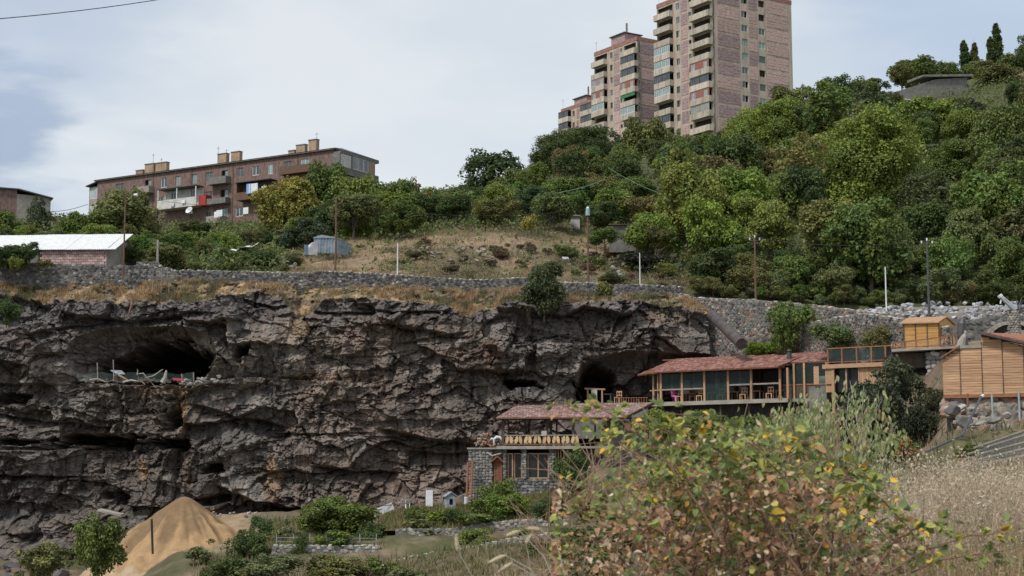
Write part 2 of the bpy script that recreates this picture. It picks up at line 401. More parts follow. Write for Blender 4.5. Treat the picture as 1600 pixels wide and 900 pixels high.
# irregular outlines: warp the pattern space
wu = (fbm(U / 60, V / 60, 4, 41) - .5) * 46; wv = (fbm(U / 60, V / 60, 4, 51) - .5) * 30
wf = (fbm(U / 13, V / 13, 3, 61) - .5) * 3.5; wg = (fbm(U / 13, V / 13, 3, 71) - .5) * 3.5
crk = sstep(.45, .65, fbm(U / 45, V / 30, 3, 63))
A = U + wu + wf; B = V + wv + wg
dep = np.zeros_like(U); tint = np.zeros_like(U)
tilt = .25 * (U - 600) / 600
h1, h2, h3, dx, dy, ed = voro(A / 92, B / 50, 101)
dep += (h1 - .5) * 1.7 + (h2 - .5) * 1.5 * dx + (.1 + h3 * .8) * -dy; dep += .35 * crk * (1 - sstep(0, .04, ed)); big = h2
# beds of the lava: long thin layers, some proud of the others
bw = (fbm(U / 110, V / 40, 3, 66) - .5) * 30
h1, h2, h3, dx, dy, ed = voro((U + wf * 2) / 130, (V + bw + wg * .5 - .04 * U) / 17, 107)
bedz = sstep(.42, .62, fbm(U / 120, V / 45, 3, 69)); dep += bedz * ((h1 - .5) * .42 + (h3 - .3) * -.4 * dy)
# upright joints
h1, h2, h3, dx, dy, ed = voro((U + .25 * (V - 600) + wu * .6 + wf * .6) / 24, (V + wv) / 70, 109)
dep += (1.05 - .7 * bedz) * ((h1 - .5) * .75 + (h2 - .5) * 1.0 * dx)
h1, h2, h3, dx, dy, ed = voro((U - .3 * (V - 600) + wf) / 46, (V + wg + .35 * U) / 30, 113); dep += .5 * (h1 - .5) + (h2 - .5) * .8 * dx - (h3 - .4) * .6 * dy
h1, h2, h3, dx, dy, ed = voro((A + .35 * B) / 30, (B - .2 * A) / 20, 131)
kk = .35 + .65 * sstep(.35, .6, fbm(U / 70, V / 50, 3, 73)); dep += kk * .8 * ((h1 - .5) * .8 + (h2 - .5) * 1.1 * dx + (h3 - .25) * -.85 * dy); dep += .12 * crk * (1 - sstep(0, .05, ed)); mid = h3
h1, h2, h3, dx, dy, ed = voro((U + wu * .5 + wf * .6 - .3 * V) / 12, (V + wv * .5 + wg * .6 + .15 * U) / 8.5, 161)
rough_zone = sstep(.38, .62, fbm(U / 90, V / 60, 3, 77))
k = .28 + .5 * rough_zone
dep += k * ((h1 - .5) * .62 + (h2 - .5) * .6 * dx + (h3 - .3) * -.6 * dy) ; sm = h1
h1, h2, h3, dx, dy, ed = voro((U + wf) / 5, (V + wg) / 4, 191)
dep += (.3 + .7 * rough_zone) * ((h1 - .5) * .2 + (h2 - .5) * .2 * dx - (h3 - .3) * .2 * dy)
dep += (fbm(U / 6, V / 6, 3, 91) - .5) * .22 + (fbm(U / 160, V / 90, 3, 92) - .5) * 3.0
# overhangs and ledges: (path of the lip, recess height in px, depth in m)
uw = U + wf * .8; vw = V + wg * .8 + wv * .25
def notch(path, h, depth, fade=18):
    global dep
    y0 = pl(path, uw); t = (vw - y0) / h
    e0 = sstep(path[0][0] - fade, path[0][0] + fade, uw) * (1 - sstep(path[-1][0] - fade, path[-1][0] + fade, uw))
    dep += depth * np.where((t > 0) & (t < 1), (1 - t) ** .8 * sstep(0, .12, t), 0) * e0
def shelf(path, h, depth, fade=25):      # recess that ends on a flat floor
    global dep
    y0 = pl(path, uw); t = (y0 - vw) / h
    e0 = sstep(path[0][0] - fade, path[0][0] + fade, uw) * (1 - sstep(path[-1][0] - fade, path[-1][0] + fade, uw))
    dep += depth * np.where((t > 0) & (t < 1), (1 - t) ** 1.2, 0) * e0
def hole(cx, cy, rx, ry, depth, p=2.0, sharp=.25, rot=0.0):
    global dep
    a = (uw - cx) * math.cos(rot) + (vw - cy) * math.sin(rot); b = -(uw - cx) * math.sin(rot) + (vw - cy) * math.cos(rot)
    r_ = (np.abs(a / rx) ** p + np.abs(b / ry) ** p) ** (1 / p)
    r_ = r_ + (fbm(U / 16 + cx, V / 10, 3, 88) - .5) * 1.1 * np.clip(14 / ry, .35, 1) + (mid - .5) * .22
    dep += depth * (1 - sstep(1 - sharp, 1.02, r_))
shelf([(320, 600), (400, 590), (500, 596), (600, 602)], 20, 1.1)
notch([(600, 668), (680, 684), (745, 690)], 34, 1.9)
notch([(430, 678), (520, 680), (575, 676)], 9, .8)
notch([(-60, 744), (60, 744), (125, 745)], 9, 1.0)
notch([(378, 650), (420, 660), (448, 668)], 26, 1.7)
notch([(300, 630), (345, 640), (380, 655)], 22, 1.3)
notch([(470, 488), (560, 486), (700, 490)], 8, .8)
notch([(380, 468), (430, 478), (470, 476)], 10, .9)
notch([(600, 500), (640, 512), (700, 524)], 12, .8)
notch([(620, 536), (690, 526), (730, 520)], 13, .7)
notch([(130, 494), (200, 500), (260, 492), (330, 492)], 14, 1.3)
notch([(40, 520), (90, 512), (150, 505)], 16, .9)
notch([(-60, 590), (10, 596), (80, 598)], 26, 1.4)
notch([(-60, 640), (60, 655), (180, 668)], 16, 1.1)
notch([(500, 726), (560, 734), (620, 738)], 20, 1.6)
notch([(340, 756), (420, 790), (500, 792), (560, 800), (640, 792), (730, 780)], 60, 3.0)
notch([(640, 700), (700, 706), (740, 700)], 40, 1.3)
notch([(840, 534), (870, 528), (900, 532)], 14, .8)
shelf([(-60, 706), (100, 704), (240, 704)], 22, 1.2)
shelf([(120, 597), (230, 598), (330, 598)], 60, 1.0)
# caves
uw0, vw0 = uw, vw
dep += 4.5 * np.clip(1 - (np.abs((uw - 225) / 120) ** 2.4 + np.abs((vw - 555) / 47) ** 2.4), 0, 1) ** .6     # the arch before the big cave
hole(248, 566, 78, 37, 18, 2.6, .35); hole(190, 574, 60, 26, 8, 2.2, .5)
hole(382, 552, 15, 18, 3.5, 2, .7, .5); hole(150, 689, 78, 13, 6, 2.4, .6); hole(268, 694, 30, 12, 5, 2.2, .6); hole(272, 655, 18, 20, 3.5, 2, .7, .5)
hole(12, 622, 34, 12, 3.5, 2, .6); hole(335, 733, 24, 11, 3.5, 2, .7); hole(185, 778, 32, 14, 3, 2, .7); hole(332, 782, 30, 10, 3.5, 2, .6)
hole(20, 692, 40, 7, 3, 2, .5); hole(70, 840, 60, 16, 1.6, 2, .9)
hole(818, 601, 30, 7.5, 5.5, 2.4, .35)
# the wide alcove behind the restaurant
r_ = ((np.abs((uw - 1010) / 108)) ** 3.4 + (np.abs((vw - 645) / 88)) ** 3.0)
dep += 4.2 * np.clip(1.15 - r_, 0, 1) ** .55
hole(930, 604, 34, 40, 8, 2.2, .6, -.3)
# smooth rounded arch boulder around the slit
q = np.sqrt(((U - 818) / 62) ** 2 + ((V - 632) / 42) ** 2)
dep = np.where(q < 1, dep - 0.9 * (1 - q) ** .5 * 1.2, dep)
# top slope with dry grass; foot that runs out towards the viewer
rim = np.interp(U, *RIM) + (fbm(U / 14, V * 0, 3, 44) - .5) * 12
up = np.clip(rim - V, 0, 100)
topw = sstep(0, 5, up)
dep = dep * (1 - .93 * topw) + topw * (.4 + up * .125) + topw * ((fbm(U / 16, V / 9, 4, 33) - .5) * 2.2 + (fbm(U / 4, V / 3, 2, 34) - .5) * .6)
foot = np.clip(V - 800, 0, 200)
dep = dep - foot * .055 * (1 - sstep(330, 420, U)) - foot * .09 * sstep(330, 420, U)
# the right end turns away into the hill
dep = dep + np.clip(U - 1108, 0, 90) * .16 + sstep(980, 1120, U) * 1.5
Yc = CD - 2.0 * sstep(0, 900, U) + dep
# the ledge below the stone walls is flat ground running back under them
wb = np.interp(U, [-60, 0, 213, 250, 283, 400, 500, 560, 640, 740, 830, 880, 1000, 1066, 1085, 1100, 1140, 1182], [444, 444, 443, 440, 437, 441, 451, 449, 450, 456, 450, 457, 461, 462, 472, 482, 522, 548])
ov = np.clip(wb - V, 0, 80); Yc = Yc + ov * .22
x0, _, z0 = Pn(U, np.maximum(V, wb), CD); x1, _, z1 = Pn(U, np.maximum(V, wb), Yc); x0 = x0 + (x1 - x0) * topw; z0 = z0 + (z1 - z0) * topw
X = x0; Z = z0
# colours of the rock itself
lown = fbm(U / 130, V / 100, 4, 201); midn = fbm(U / 34, V / 30, 4, 205); streak = fbm(U / 7, V / 70, 4, 209)
grey = np.array([.172, .163, .155]); brown = np.array([.205, .172, .148]); dark = np.array([.085, .080, .078]); lite = np.array([.33, .305, .28]); ochre = np.array([.34, .24, .145]); red = np.array([.15, .085, .065])
def mixc(Cc, c2, w): w = np.clip(w, 0, 1)[..., None]; return Cc * (1 - w) + c2 * w
C = np.ones(U.shape + (3,)) * grey
C = mixc(C, brown, sstep(.42, .62, lown * .6 + midn * .4 + .10 * sstep(350, 520, U) * (1 - sstep(700, 800, U))))
C = C * (.78 + .30 * mid + .16 * big)[..., None]
C = mixc(C, dark, sstep(.56, .70, midn) * .55)
C = mixc(C, dark, sstep(.50, .62, streak) * .42)
C = mixc(C, lite, sstep(.66, .80, 1 - streak) * .5 + (sm > .90) * .35 + sstep(.63, .75, 1 - midn) * .45)
C = mixc(C, red, sstep(.55, .68, fbm(U / 40, V / 40, 3, 215)) * .22)
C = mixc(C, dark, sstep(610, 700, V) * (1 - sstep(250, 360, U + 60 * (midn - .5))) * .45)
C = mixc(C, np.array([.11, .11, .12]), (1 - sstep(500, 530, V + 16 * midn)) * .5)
for cx, cy, rx, ry, w in ((285, 640, 16, 40, .8), (430, 750, 20, 50, .6), (225, 735, 9, 22, .85), (470, 515, 28, 22, .45), (250, 610, 60, 8, .4), (500, 592, 120, 6, .55), (1030, 498, 60, 14, .3)):
    C = mixc(C, ochre, w * (1 - sstep(.4, 1, np.sqrt(((uw - cx) / rx) ** 2 + ((vw - cy) / ry) ** 2))))
for cx, cy, rx, ry, w in ((565, 545, 60, 40, .35), (700, 740, 70, 50, .3), (860, 670, 50, 40, .3), (770, 555, 25, 24, .5)):
    C = mixc(C, np.array([.225, .170, .150]) if cx != 770 else red, w * (1 - sstep(.4, 1, np.sqrt(((uw - cx) / rx) ** 2 + ((vw - cy) / ry) ** 2))))
C = C * np.array([.90, .875, .85])
st = fbm(U / 5.5, V / 55, 3, 231); C = C * (1 - .38 * sstep(.55, .7, st) * sstep(.4, .6, fbm(U / 60, V / 60, 3, 233)))[..., None]
gn = fbm(U / 14, V / 8, 4, 221)
gc = mixc(np.ones(U.shape + (3,)) * np.array([.33, .235, .135]), np.array([.15, .115, .085]), sstep(.42, .6, gn))
gc = mixc(gc, np.array([.14, .13, .07]), sstep(.5, .65, fbm(U / 30, V / 16, 3, 227)) * .6)
C = mixc(C, gc * 1.0, topw * .95)
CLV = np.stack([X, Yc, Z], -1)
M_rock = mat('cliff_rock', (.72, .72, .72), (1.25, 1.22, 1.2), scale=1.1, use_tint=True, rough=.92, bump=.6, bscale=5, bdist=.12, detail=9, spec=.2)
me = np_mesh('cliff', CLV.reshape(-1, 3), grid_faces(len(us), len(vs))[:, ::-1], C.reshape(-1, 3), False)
link('cliff', me, M_rock, kind='structure')
CU, CV, CTOP = U, V, topw
def cliffp(px, py):
    j = int(np.clip(round((px - us_c[0]) / 1.42), 0, len(us_c) - 1)); i = int(np.clip(round((py - vs_c[0]) / 1.42), 0, len(vs_c) - 1))
    return Vector(CLV[i, j])
us_c, vs_c = us.copy(), vs.copy()
# ------------------------------------------------------------------ foliage prototypes
def leaf_quads(C0, Nrm, size, rg, aspect=1.5):
    """diamond leaves at C0 facing Nrm"""
    n = len(C0)
    Nrm = Nrm / np.linalg.norm(Nrm, axis=1, keepdims=True)
    t = rg.normal(size=(n, 3)); a = np.cross(Nrm, t); a /= np.linalg.norm(a, axis=1, keepdims=True); b = np.cross(Nrm, a)
    s = (size * (.6 + .8 * rg.random(n)))[:, None]
    fold = Nrm * s * .25
    V_ = np.stack([C0 - a * s * aspect * .5, C0 + b * s * .5 + fold, C0 + a * s * aspect * .5, C0 - b * s * .5 + fold], 1).reshape(-1, 3)
    return V_, np.arange(n * 4).reshape(n, 4)
def crown_mesh(name, seed, rx, rz, lobes, per, leaf, style='round', bright=.3, var=.22):
    """a crown rx wide (radius), rz tall (half height), centred at the origin; leaves sit in clumps with gaps between them"""
    rg = np.random.default_rng(seed)
    cs = []; rad = []
    k = 0
    subs = [(np.zeros(3), .72)]
    if style in ('round', 'open'):                       # a few main boughs make the outline uneven
        for _ in range(5):
            d = rg.normal(size=3); d /= np.linalg.norm(d); subs.append((d * np.array([rx * .55, rx * .55, rz * .5]), .36 + .2 * rg.random()))
    while len(cs) < lobes and k < 6000:
        k += 1
        d = rg.normal(size=3); d /= np.linalg.norm(d)
        if style == 'poplar':
            zz = -1 + 2 * rg.random(); w_ = math.sqrt(max(.05, 1 - abs(zz) ** 2.2)) * (.75 if zz > 0 else 1)
            p = np.array([d[0] * rx * .55 * w_, d[1] * rx * .55 * w_, zz * rz * .93]); r_ = rx * .46 * (.7 + .5 * rg.random()) * (w_ * .6 + .4)
        else:
            c0, f0 = subs[rg.integers(len(subs))]; rr = f0 * (.75 + .3 * rg.random())
            p = c0 + np.array([d[0] * rx, d[1] * rx, d[2] * rz]) * rr
            if style in ('round', 'open') and p[2] < -rz * .8: continue
            if style == 'bush' and p[2] < -rz * .55: p[2] = -rz * .55 * rg.random()
            r_ = (rx * rx * rz) ** (1 / 3) * (.12 + .15 * rg.random()) * (1.0 if style != 'open' else .8) * (1.35 if style == 'bush' else 1)
        if any(np.linalg.norm(p - q) < .5 * min(r_, r2) for q, r2 in zip(cs, rad)): continue
        cs.append(p); rad.append(r_)
    Vs = []; Fs = []; Cs = []; b = 0
    for p, r_ in zip(cs, rad):
        n = int(per * (r_ / (rx * (.32 if style in ('poplar', 'bush') else .2))) ** 2 * (.7 + .6 * rg.random()))
        d = rg.normal(size=(n, 3)); d /= np.linalg.norm(d, axis=1, keepdims=True)
        # ragged shell, more leaves above than below
        keep = rg.random(n) < (.62 + .38 * d[:, 2]); d = d[keep]; n = len(d)
        rr = r_ * (.55 + .5 * rg.random(n) ** .5) * (1 + .25 * np.sin(d[:, 0] * 5 + p[0] * 3) * np.cos(d[:, 1] * 5 + p[1])) * (1 + .4 * rg.random(n) * (rg.random(n) < .16))
        sq = np.array([1, 1, .78 if style != 'poplar' else 1.5])
        c0 = p + d * rr[:, None] * sq
        nn = d * .8 + rg.normal(size=(n, 3)) * .55 + np.array([0, 0, .55])
        V_, F_ = leaf_quads(c0, nn, leaf, rg)
        hue = rg.random()
        base = np.array([1 + .18 * (hue - .5), 1.0, 1 - .25 * (hue - .5)]) * (1 + var * (rg.random() - .5) * 2)
        cc = base * (1 + var * 1.6 * (rg.random((n, 1)) - .5))
        Vs.append(V_); Fs.append(F_ + b); Cs.append(cc); b += len(V_)
    me = np_mesh(name, np.concatenate(Vs), np.concatenate(Fs), np.concatenate(Cs)); me.materials.append(M_leaf)
    return me, cs, rad
def limb_mesh(name, cs, rz, h_trunk, r0, seed, nb=10):
    rg = random.Random(seed); m = MB()
    bend = [(rg.uniform(-.25, .25), rg.uniform(-.25, .25)) for _ in range(4)]
    tr = [Vector((bend[i][0] * i * .35, bend[i][1] * i * .35, -rz - h_trunk + (h_trunk + rz * .9) * i / 3)) for i in range(4)]
    m.tube(tr, [r0, r0 * .85, r0 * .65, r0 * .35], 6)
    for p in cs[:nb]:
        p = Vector(p); s_ = tr[1].lerp(tr[3], rg.random() * .8); mid_ = s_.lerp(p, .5) + Vector((rg.uniform(-.2, .2), rg.uniform(-.2, .2), -.15))
        m.tube([s_, mid_, p], [r0 * .38, r0 * .26, r0 * .12], 4)
    me = m.mesh(name); me.materials.append(M_bark); return me
PROTO = {}
def make_proto(kind, seed, rx, rz, lobes, per, leaf, style, ht, r0, **k):
    me, cs, rad = crown_mesh(kind + '_crown', seed, rx, rz, lobes, per, leaf, style, **k)
    PROTO.setdefault(kind, []).append((me, limb_mesh(kind + '_limbs', cs, rz, ht, r0, seed), rx, rz, ht))
for i in range(5): make_proto('broad', 11 + i, 4.0, 3.8, 125, 185, .23, 'round', 2.0, .22, var=.2)
for i in range(4): make_proto('open', 31 + i, 3.4, 3.6, 80, 125, .225, 'open', 2.2, .16, var=.24)
for i in range(4): make_proto('fine', 51 + i, 2.6, 2.4, 90, 130, .17, 'round', 1.0, .1, var=.24)
make_proto('giant', 27, 7.4, 8.6, 260, 520, .225, 'round', 2.0, .4, var=.3)
for i in range(2): make_proto('poplar', 71 + i, 1.1, 4.6, 70, 170, .22, 'poplar', 1.2, .14)
for i in range(4): make_proto('bush', 91 + i, 1.6, 1.15, 18, 230, .17, 'bush', .1, .05, var=.3)
for i in range(2): make_proto('wisp', 121 + i, 1.5, 1.4, 26, 90, .16, 'open', .2, .03, var=.35)
NTREE = {}
def plant(kind, loc, w, h, color, label, cat='tree', group=None, name=None, variant=None):
    """w: crown width in metres, h: crown height; loc: foot on the ground; the crown hangs so that its top is at loc.z + height"""
    k = len(PROTO[kind]); NTREE[kind] = NTREE.get(kind, 0) + 1
    me, lm, rx, rz, ht = PROTO[kind][(NTREE[kind] if variant is None else variant) % k]
    sx = w / (2 * rx); sz = h / (2 * rz)
    name = name or {'poplar': 'poplar_tree', 'bush': 'bush', 'wisp': 'shrub'}.get(kind, 'tree')
    t = thing(name, label, cat, loc, random.uniform(0, 6.28), group)
    top = loc[2]
    up = rz * sz + (ht * sz * .6 if kind != 'bush' else -.15 * h)
    t['_top'] = 0; del t['_top']
    c_ = link('crown' if cat == 'tree' else 'foliage', me, parent=t, loc=(0, 0, up)); c_.scale = (sx, sx, sz); c_.color = (*color, 1)
    l_ = link('trunk' if cat == 'tree' else 'stem', lm, parent=t, loc=(0, 0, up)); l_.scale = (sx, sx, sz)
    return t
def ptree(kind, px, top, D, wpx, hpx, color, label, cat='tree', group=None, ground='hill', name=None, base=None):
    """a tree whose crown top is seen at (px, top), standing at distance D"""
    s = D / F
    g = (hillp(px, D) if ground == 'hill' else lowp(px, D)) if base is None else base
    T = P(px, top, D)
    w = wpx * s; h = hpx * s
    t = plant(kind, (T.x, T.y, g.z), w, h, color, label, cat, group, name)
    rz = PROTO[kind][0][3]; dz = T.z - g.z - h * .5 * 1.0
    for ch in t.children:
        if not (ch.name.startswith('trunk') or ch.name.startswith('stem')): ch.location.z = dz
        else:
            me_h = PROTO[kind][0][4] + rz
            ch.location.z = dz
            ch.scale.z = max(ch.scale.z, (dz + .3) / me_h)
    return t
DG = (.088, .126, .038); MG = (.140, .190, .046); BG = (.205, .262, .052); OL = (.185, .195, .066); YE = (.33, .30, .07); BR = (.200, .165, .065); BL = (.082, .118, .048); GY = (.165, .190, .075)
def vary(c_, a=.12): return tuple(max(.01, x * random.uniform(1 - a, 1 + a)) for x in c_)
# trees one can name, from the photograph: kind, px, top, distance, width px, height px, colour, label
NAMED = [
 ('open', 62, 302, 215, 46, 85, BL, 'narrow dark bluish tree standing right of the far left house corner'),
 ('broad', 10, 322, 205, 80, 90, MG, 'broad green tree behind the left end of the white roofed garage'),
 ('fine', 100, 338, 200, 40, 70, OL, 'low grey green tree left of the red apartment block, against the sky'),
 ('broad', 140, 328, 195, 80, 80, MG, 'green tree below the glazed end bay of the long apartment block'),
 ('broad', 207, 287, 198, 124, 120, OL, 'large olive green tree hiding the left half of the apartment block base'),
 ('fine', 300, 345, 205, 60, 36, DG, 'low dark tree under the white laundry balcony'),
 ('broad', 442, 272, 200, 108, 105, YE, 'large yellowing tree in front of the long apartment block'),
 ('broad', 512, 248, 206, 92, 120, MG, 'tall green tree in front of the right part of the apartment block'),
 ('broad', 562, 264, 204, 104, 130, BG, 'bright green tree at the right corner of the apartment block'),
 ('broad', 610, 276, 200, 92, 120, MG, 'green tree just right of the apartment block corner'),
 ('open', 645, 270, 203, 66, 100, BR, 'tree with browning leaves right of the apartment block'),
 ('fine', 670, 294, 215, 50, 60, BG, 'small bright green tree at the lowest dip of the skyline'),
 ('open', 712, 286, 225, 50, 60, BL, 'bare topped dark tree beside the dip in the skyline'),
 ('open', 770, 232, 235, 112, 120, BL, 'open crowned dark tree against the sky left of the small tower'),
 ('broad', 722, 292, 205, 90, 90, MG, 'rounded green tree below the open crowned dark tree'),
 ('broad', 800, 262, 222, 90, 90, MG, 'green tree between the open dark tree and the huge dark walnut'),
 ('giant', 896, 188, 246, 120, 110, DG, 'huge dark green tree at the foot of the smallest tower'),
 ('open', 965, 196, 252, 60, 90, BL, 'bluish dark tree under the middle tower'),
 ('broad', 1008, 178, 246, 86, 115, OL, 'olive brown tree in front of the gap between the towers'),
 ('fine', 1064, 197, 250, 70, 70, GY, 'grey green tree at the foot of the tall tower'),
 ('fine', 1108, 205, 248, 56, 60, MG, 'small green tree under the tall tower corner'),
 ('giant', 1192, 144, 232, 130, 160, BG, 'big bright green tree before the right foot of the tall tower'),
 ('fine', 1236, 132, 252, 80, 80, OL, 'pale olive tree just right of the tall tower'),
 ('open', 1255, 128, 262, 40, 50, GY, 'thin greyish treetop touching the tower edge'),
 ('broad', 1310, 111, 258, 74, 80, DG, 'dark rounded tree on the skyline right of the tower'),
 ('open', 1368, 117, 262, 60, 50, DG, 'dark spreading tree on the skyline left of the concrete ruin'),
 ('broad', 1408, 100, 268, 46, 40, OL, 'small olive tree on the skyline at the left end of the ruin'),
 ('fine', 1395, 146, 249, 60, 30, OL, 'low olive bush mass hiding the foot of the concrete ruin'),
 ('fine', 1440, 150, 247, 60, 30, MG, 'low green tree at the middle foot of the concrete ruin'),
 ('fine', 1500, 152, 247, 60, 34, OL, 'low tree at the right foot of the concrete ruin'),
 ('fine', 1455, 92, 277, 50, 44, MG, 'green tree between the ruin roof and the poplars'),
 ('broad', 1434, 84, 275, 82, 60, MG, 'green tree on the skyline above the concrete ruin'),
 ('fine', 1478, 97, 278, 50, 44, MG, 'small tree on the skyline left of the poplars'),
 ('poplar', 1506, 62, 280, 18, 52, DG, 'dark poplar, left one of the shorter pair on the skyline'),
 ('poplar', 1522, 67, 280, 17, 46, OL, 'olive poplar, right one of the shorter pair on the skyline'),
 ('poplar', 1547, 56, 284, 16, 52, DG, 'slightly lower poplar leaning on the tallest poplar'),
 ('poplar', 1556, 37, 284, 21, 70, DG, 'tallest poplar on the skyline'),
 ('fine', 1514, 98, 276, 60, 34, MG, 'low green tree at the foot of the shorter poplars'),
 ('broad', 1536, 90, 276, 56, 44, OL, 'olive tree between the two pairs of poplars'),
 ('broad', 1576, 84, 274, 60, 50, MG, 'green tree right of the tallest poplar'),
 ('fine', 1345, 118, 260, 60, 50, MG, 'green tree between the dark skyline trees'),
 ('broad', 1600, 50, 270, 44, 70, DG, 'dark tree cut by the right edge above the hillside'),
 ('fine', 1560, 104, 262, 90, 50, OL, 'low olive trees mass below the tallest poplar'),
 ('giant', 1338, 160, 186, 195, 235, BG, 'giant green tree in the middle of the wooded slope'),
 ('broad', 1445, 148, 225, 120, 110, BG, 'bright green tree below the concrete ruin'),
 ('giant', 1478, 215, 200, 130, 140, MG, 'green tree right of the giant tree on the slope'),
 ('broad', 1555, 195, 225, 130, 120, DG, 'dark green tree on the right slope under the dry patch'),
 ('broad', 1262, 205, 222, 110, 120, MG, 'green tree left of the giant tree on the slope'),
 ('fine', 1290, 150, 240, 90, 80, BR, 'brownish green tree below the dark skyline tree'),
 ('open', 1218, 270, 195, 80, 90, GY, 'grey green tree at mid slope below the bright tree'),
 ('fine', 945, 352, 149, 50, 34, MG, 'green bush tree covering the left end of the stone hut'),
 ('fine', 1024, 350, 148, 44, 40, OL, 'olive bush tree covering the right end of the stone hut'),
 ('broad', 960, 292, 175, 90, 68, BG, 'bright green tree right of the lamp pole on the dry slope'),
 ('bush', 828, 330, 165, 30, 36, YE, 'straw yellow bush at the top of the dry slope'),
 ('broad', 820, 300, 195, 90, 80, OL, 'olive tree behind the straw yellow bush'),
 ('broad', 1130, 325, 168, 110, 100, MG, 'green tree over the left end of the tall retaining wall'),
 ('broad', 1070, 355, 158, 90, 90, BG, 'fresh green tree right of the ruined stone hut'),
 ('fine', 1010, 392, 148, 110, 62, (.05, .055, .035), 'dark brown green thicket right of the short white post'),
 ('fine', 560, 338, 172, 52, 40, BG, 'round light green shrub tree behind the blue shed'),
 ('broad', 1560, 330, 175, 140, 110, DG, 'dark tree above the rubble at the right edge'),
 ('broad', 1180, 405, 150, 90, 70, MG, 'green tree above the middle of the retaining wall'),
]
for k_, px, top, D, wp, hp, col_, lab in NAMED:
    ptree(k_, px, top, D, wp, hp, vary(col_, .05), lab, cat='tree' if k_ != 'bush' else 'bush')
# the rest of the wood, tree by tree
ZONES = [((-60, 460), (165, 212), 'green tree in the scrub below the long apartment block', 'trees below the apartment block'),
         ((460, 720), (170, 235), 'green tree in the belt above the dry slope', 'trees above the dry slope'),
         ((720, 960), (168, 262), 'tree in the thicket between dry slope and smallest tower', 'trees below the smallest tower'),
         ((960, 1240), (150, 262), 'tree on the wooded slope below the tall towers', 'trees below the tall towers'),
         ((1240, 1660), (142, 262), 'tree on the wooded slope right of the towers', 'trees on the right slope')]
pts = []
for (a, b), (d0, d1), lab, grp in ZONES:
    D = d0
    while D < d1:
        step = (5.4 if a < 960 else 6.3) * F / D
        px = a + random.random() * step
        while px < b:
            q = px + random.uniform(-.35, .35) * step; dd = D + random.uniform(-2.2, 2.2)
            ground = float(hill_py(q, dd))
            if not (1370 < q < 1620 and dd > 232) and not (q < 120 and dd > 206):
                pts.append((q, dd, lab, grp))
            px += step
        D += 6.2 if D < 200 else 8.5
LAND = [(-60, 'behind the white roofed garage'), (150, 'below the glazed end of the red block'), (260, 'below the whitewashed balcony'), (350, 'behind the collapsed shack'), (440, 'below the yellowing tree'), (520, 'behind the blue shed'), (590, 'right of the red block'), (660, 'under the dip of the skyline'), (740, 'below the open crowned dark tree'),
        (810, 'left of the lamp pole'), (880, 'below the smallest tower'), (960, 'above the ruined stone hut'), (1030, 'below the gap between the towers'), (1110, 'below the tall tower'), (1180, 'under the bright tree by the tower'), (1250, 'left of the giant tree'), (1320, 'around the giant tree'), (1400, 'below the concrete ruin'), (1470, 'below the shorter poplars'), (1540, 'below the tallest poplar'), (1600, 'by the right edge of the wood')]
CN = {DG: 'dark green', MG: 'mid green', BG: 'bright green', OL: 'olive', GY: 'grey green', BR: 'browning', BL: 'deep green'}
SKX = [-60, 45, 80, 150, 330, 440, 520, 560, 640, 690, 720, 760, 820, 850, 900, 960, 1000, 1060, 1110, 1150, 1200, 1240, 1300, 1365, 1375, 1400, 1515, 1530, 1600]
SKY = [350, 342, 352, 335, 356, 345, 300, 288, 286, 294, 292, 278, 270, 225, 210, 215, 205, 212, 205, 190, 160, 142, 112, 116, 168, 168, 150, 130, 110]
KN = {'broad': 'dense crowned tree', 'open': 'loose crowned tree', 'fine': 'small leaved tree'}
for q, dd, lab, grp in pts:
    g_ = hillp(q, dd); kind = random.choices(['broad', 'open', 'fine'], [5, 3, 3])[0]
    h = random.uniform(4.6, 8.2) * (1.18 if q > 1000 else 1) * (1.0 if kind != 'fine' else .75); w = h * random.uniform(.72, 1.05)
    if q < 460: h *= .5; w *= .7
    if 440 < q < 1060 and dd < 200: h *= .6; w *= .85
    if dd > 236: h *= .66 if q < 1230 else .95
    nn = float(vnoise(np.array([q / 90.]), np.array([dd / 22.]), 5)[0])
    col_ = random.choices([MG, DG, BG, OL, GY, BR, BL], [5, 2 + 3 * (nn < .4), 1.8 + 3.0 * (nn > .6), 2.2, .5, .25, .6])[0]
    band = 'low slope' if dd < 178 else 'mid slope' if dd < 215 else 'upper slope'
    tree_top = proj((g_.x, g_.y, g_.z + h * 1.25))[1]; lim = float(np.interp(q, SKX, SKY)) + 6
    if tree_top < lim:
        h2 = h * (proj(g_)[1] - lim) / max(1, proj(g_)[1] - tree_top)
        if h2 < 1.6: continue
        w *= max(.6, h2 / h); h = h2
    if 1262 < q < 1420 and 150 < dd < 200 and random.random() < .9: continue
    if 1140 < q < 1245 and 200 < dd < 235: continue
    if 1430 < q < 1530 and 165 < dd < 205: continue
    lab = CN[col_] + (' low ' if h < 2.8 else ' middling ' if h < 4.6 else ' tall ') + KN[kind] + ', ' + band + ', ' + [n_ for x_, n_ in LAND if x_ <= q or x_ == -60][-1]
    col_ = tuple(x * (.85 + .3 * nn) for x in col_)
    plant(kind, g_, w, h, vary(col_, .10), lab, 'tree', 'trees ' + lab.split(', ')[-1])
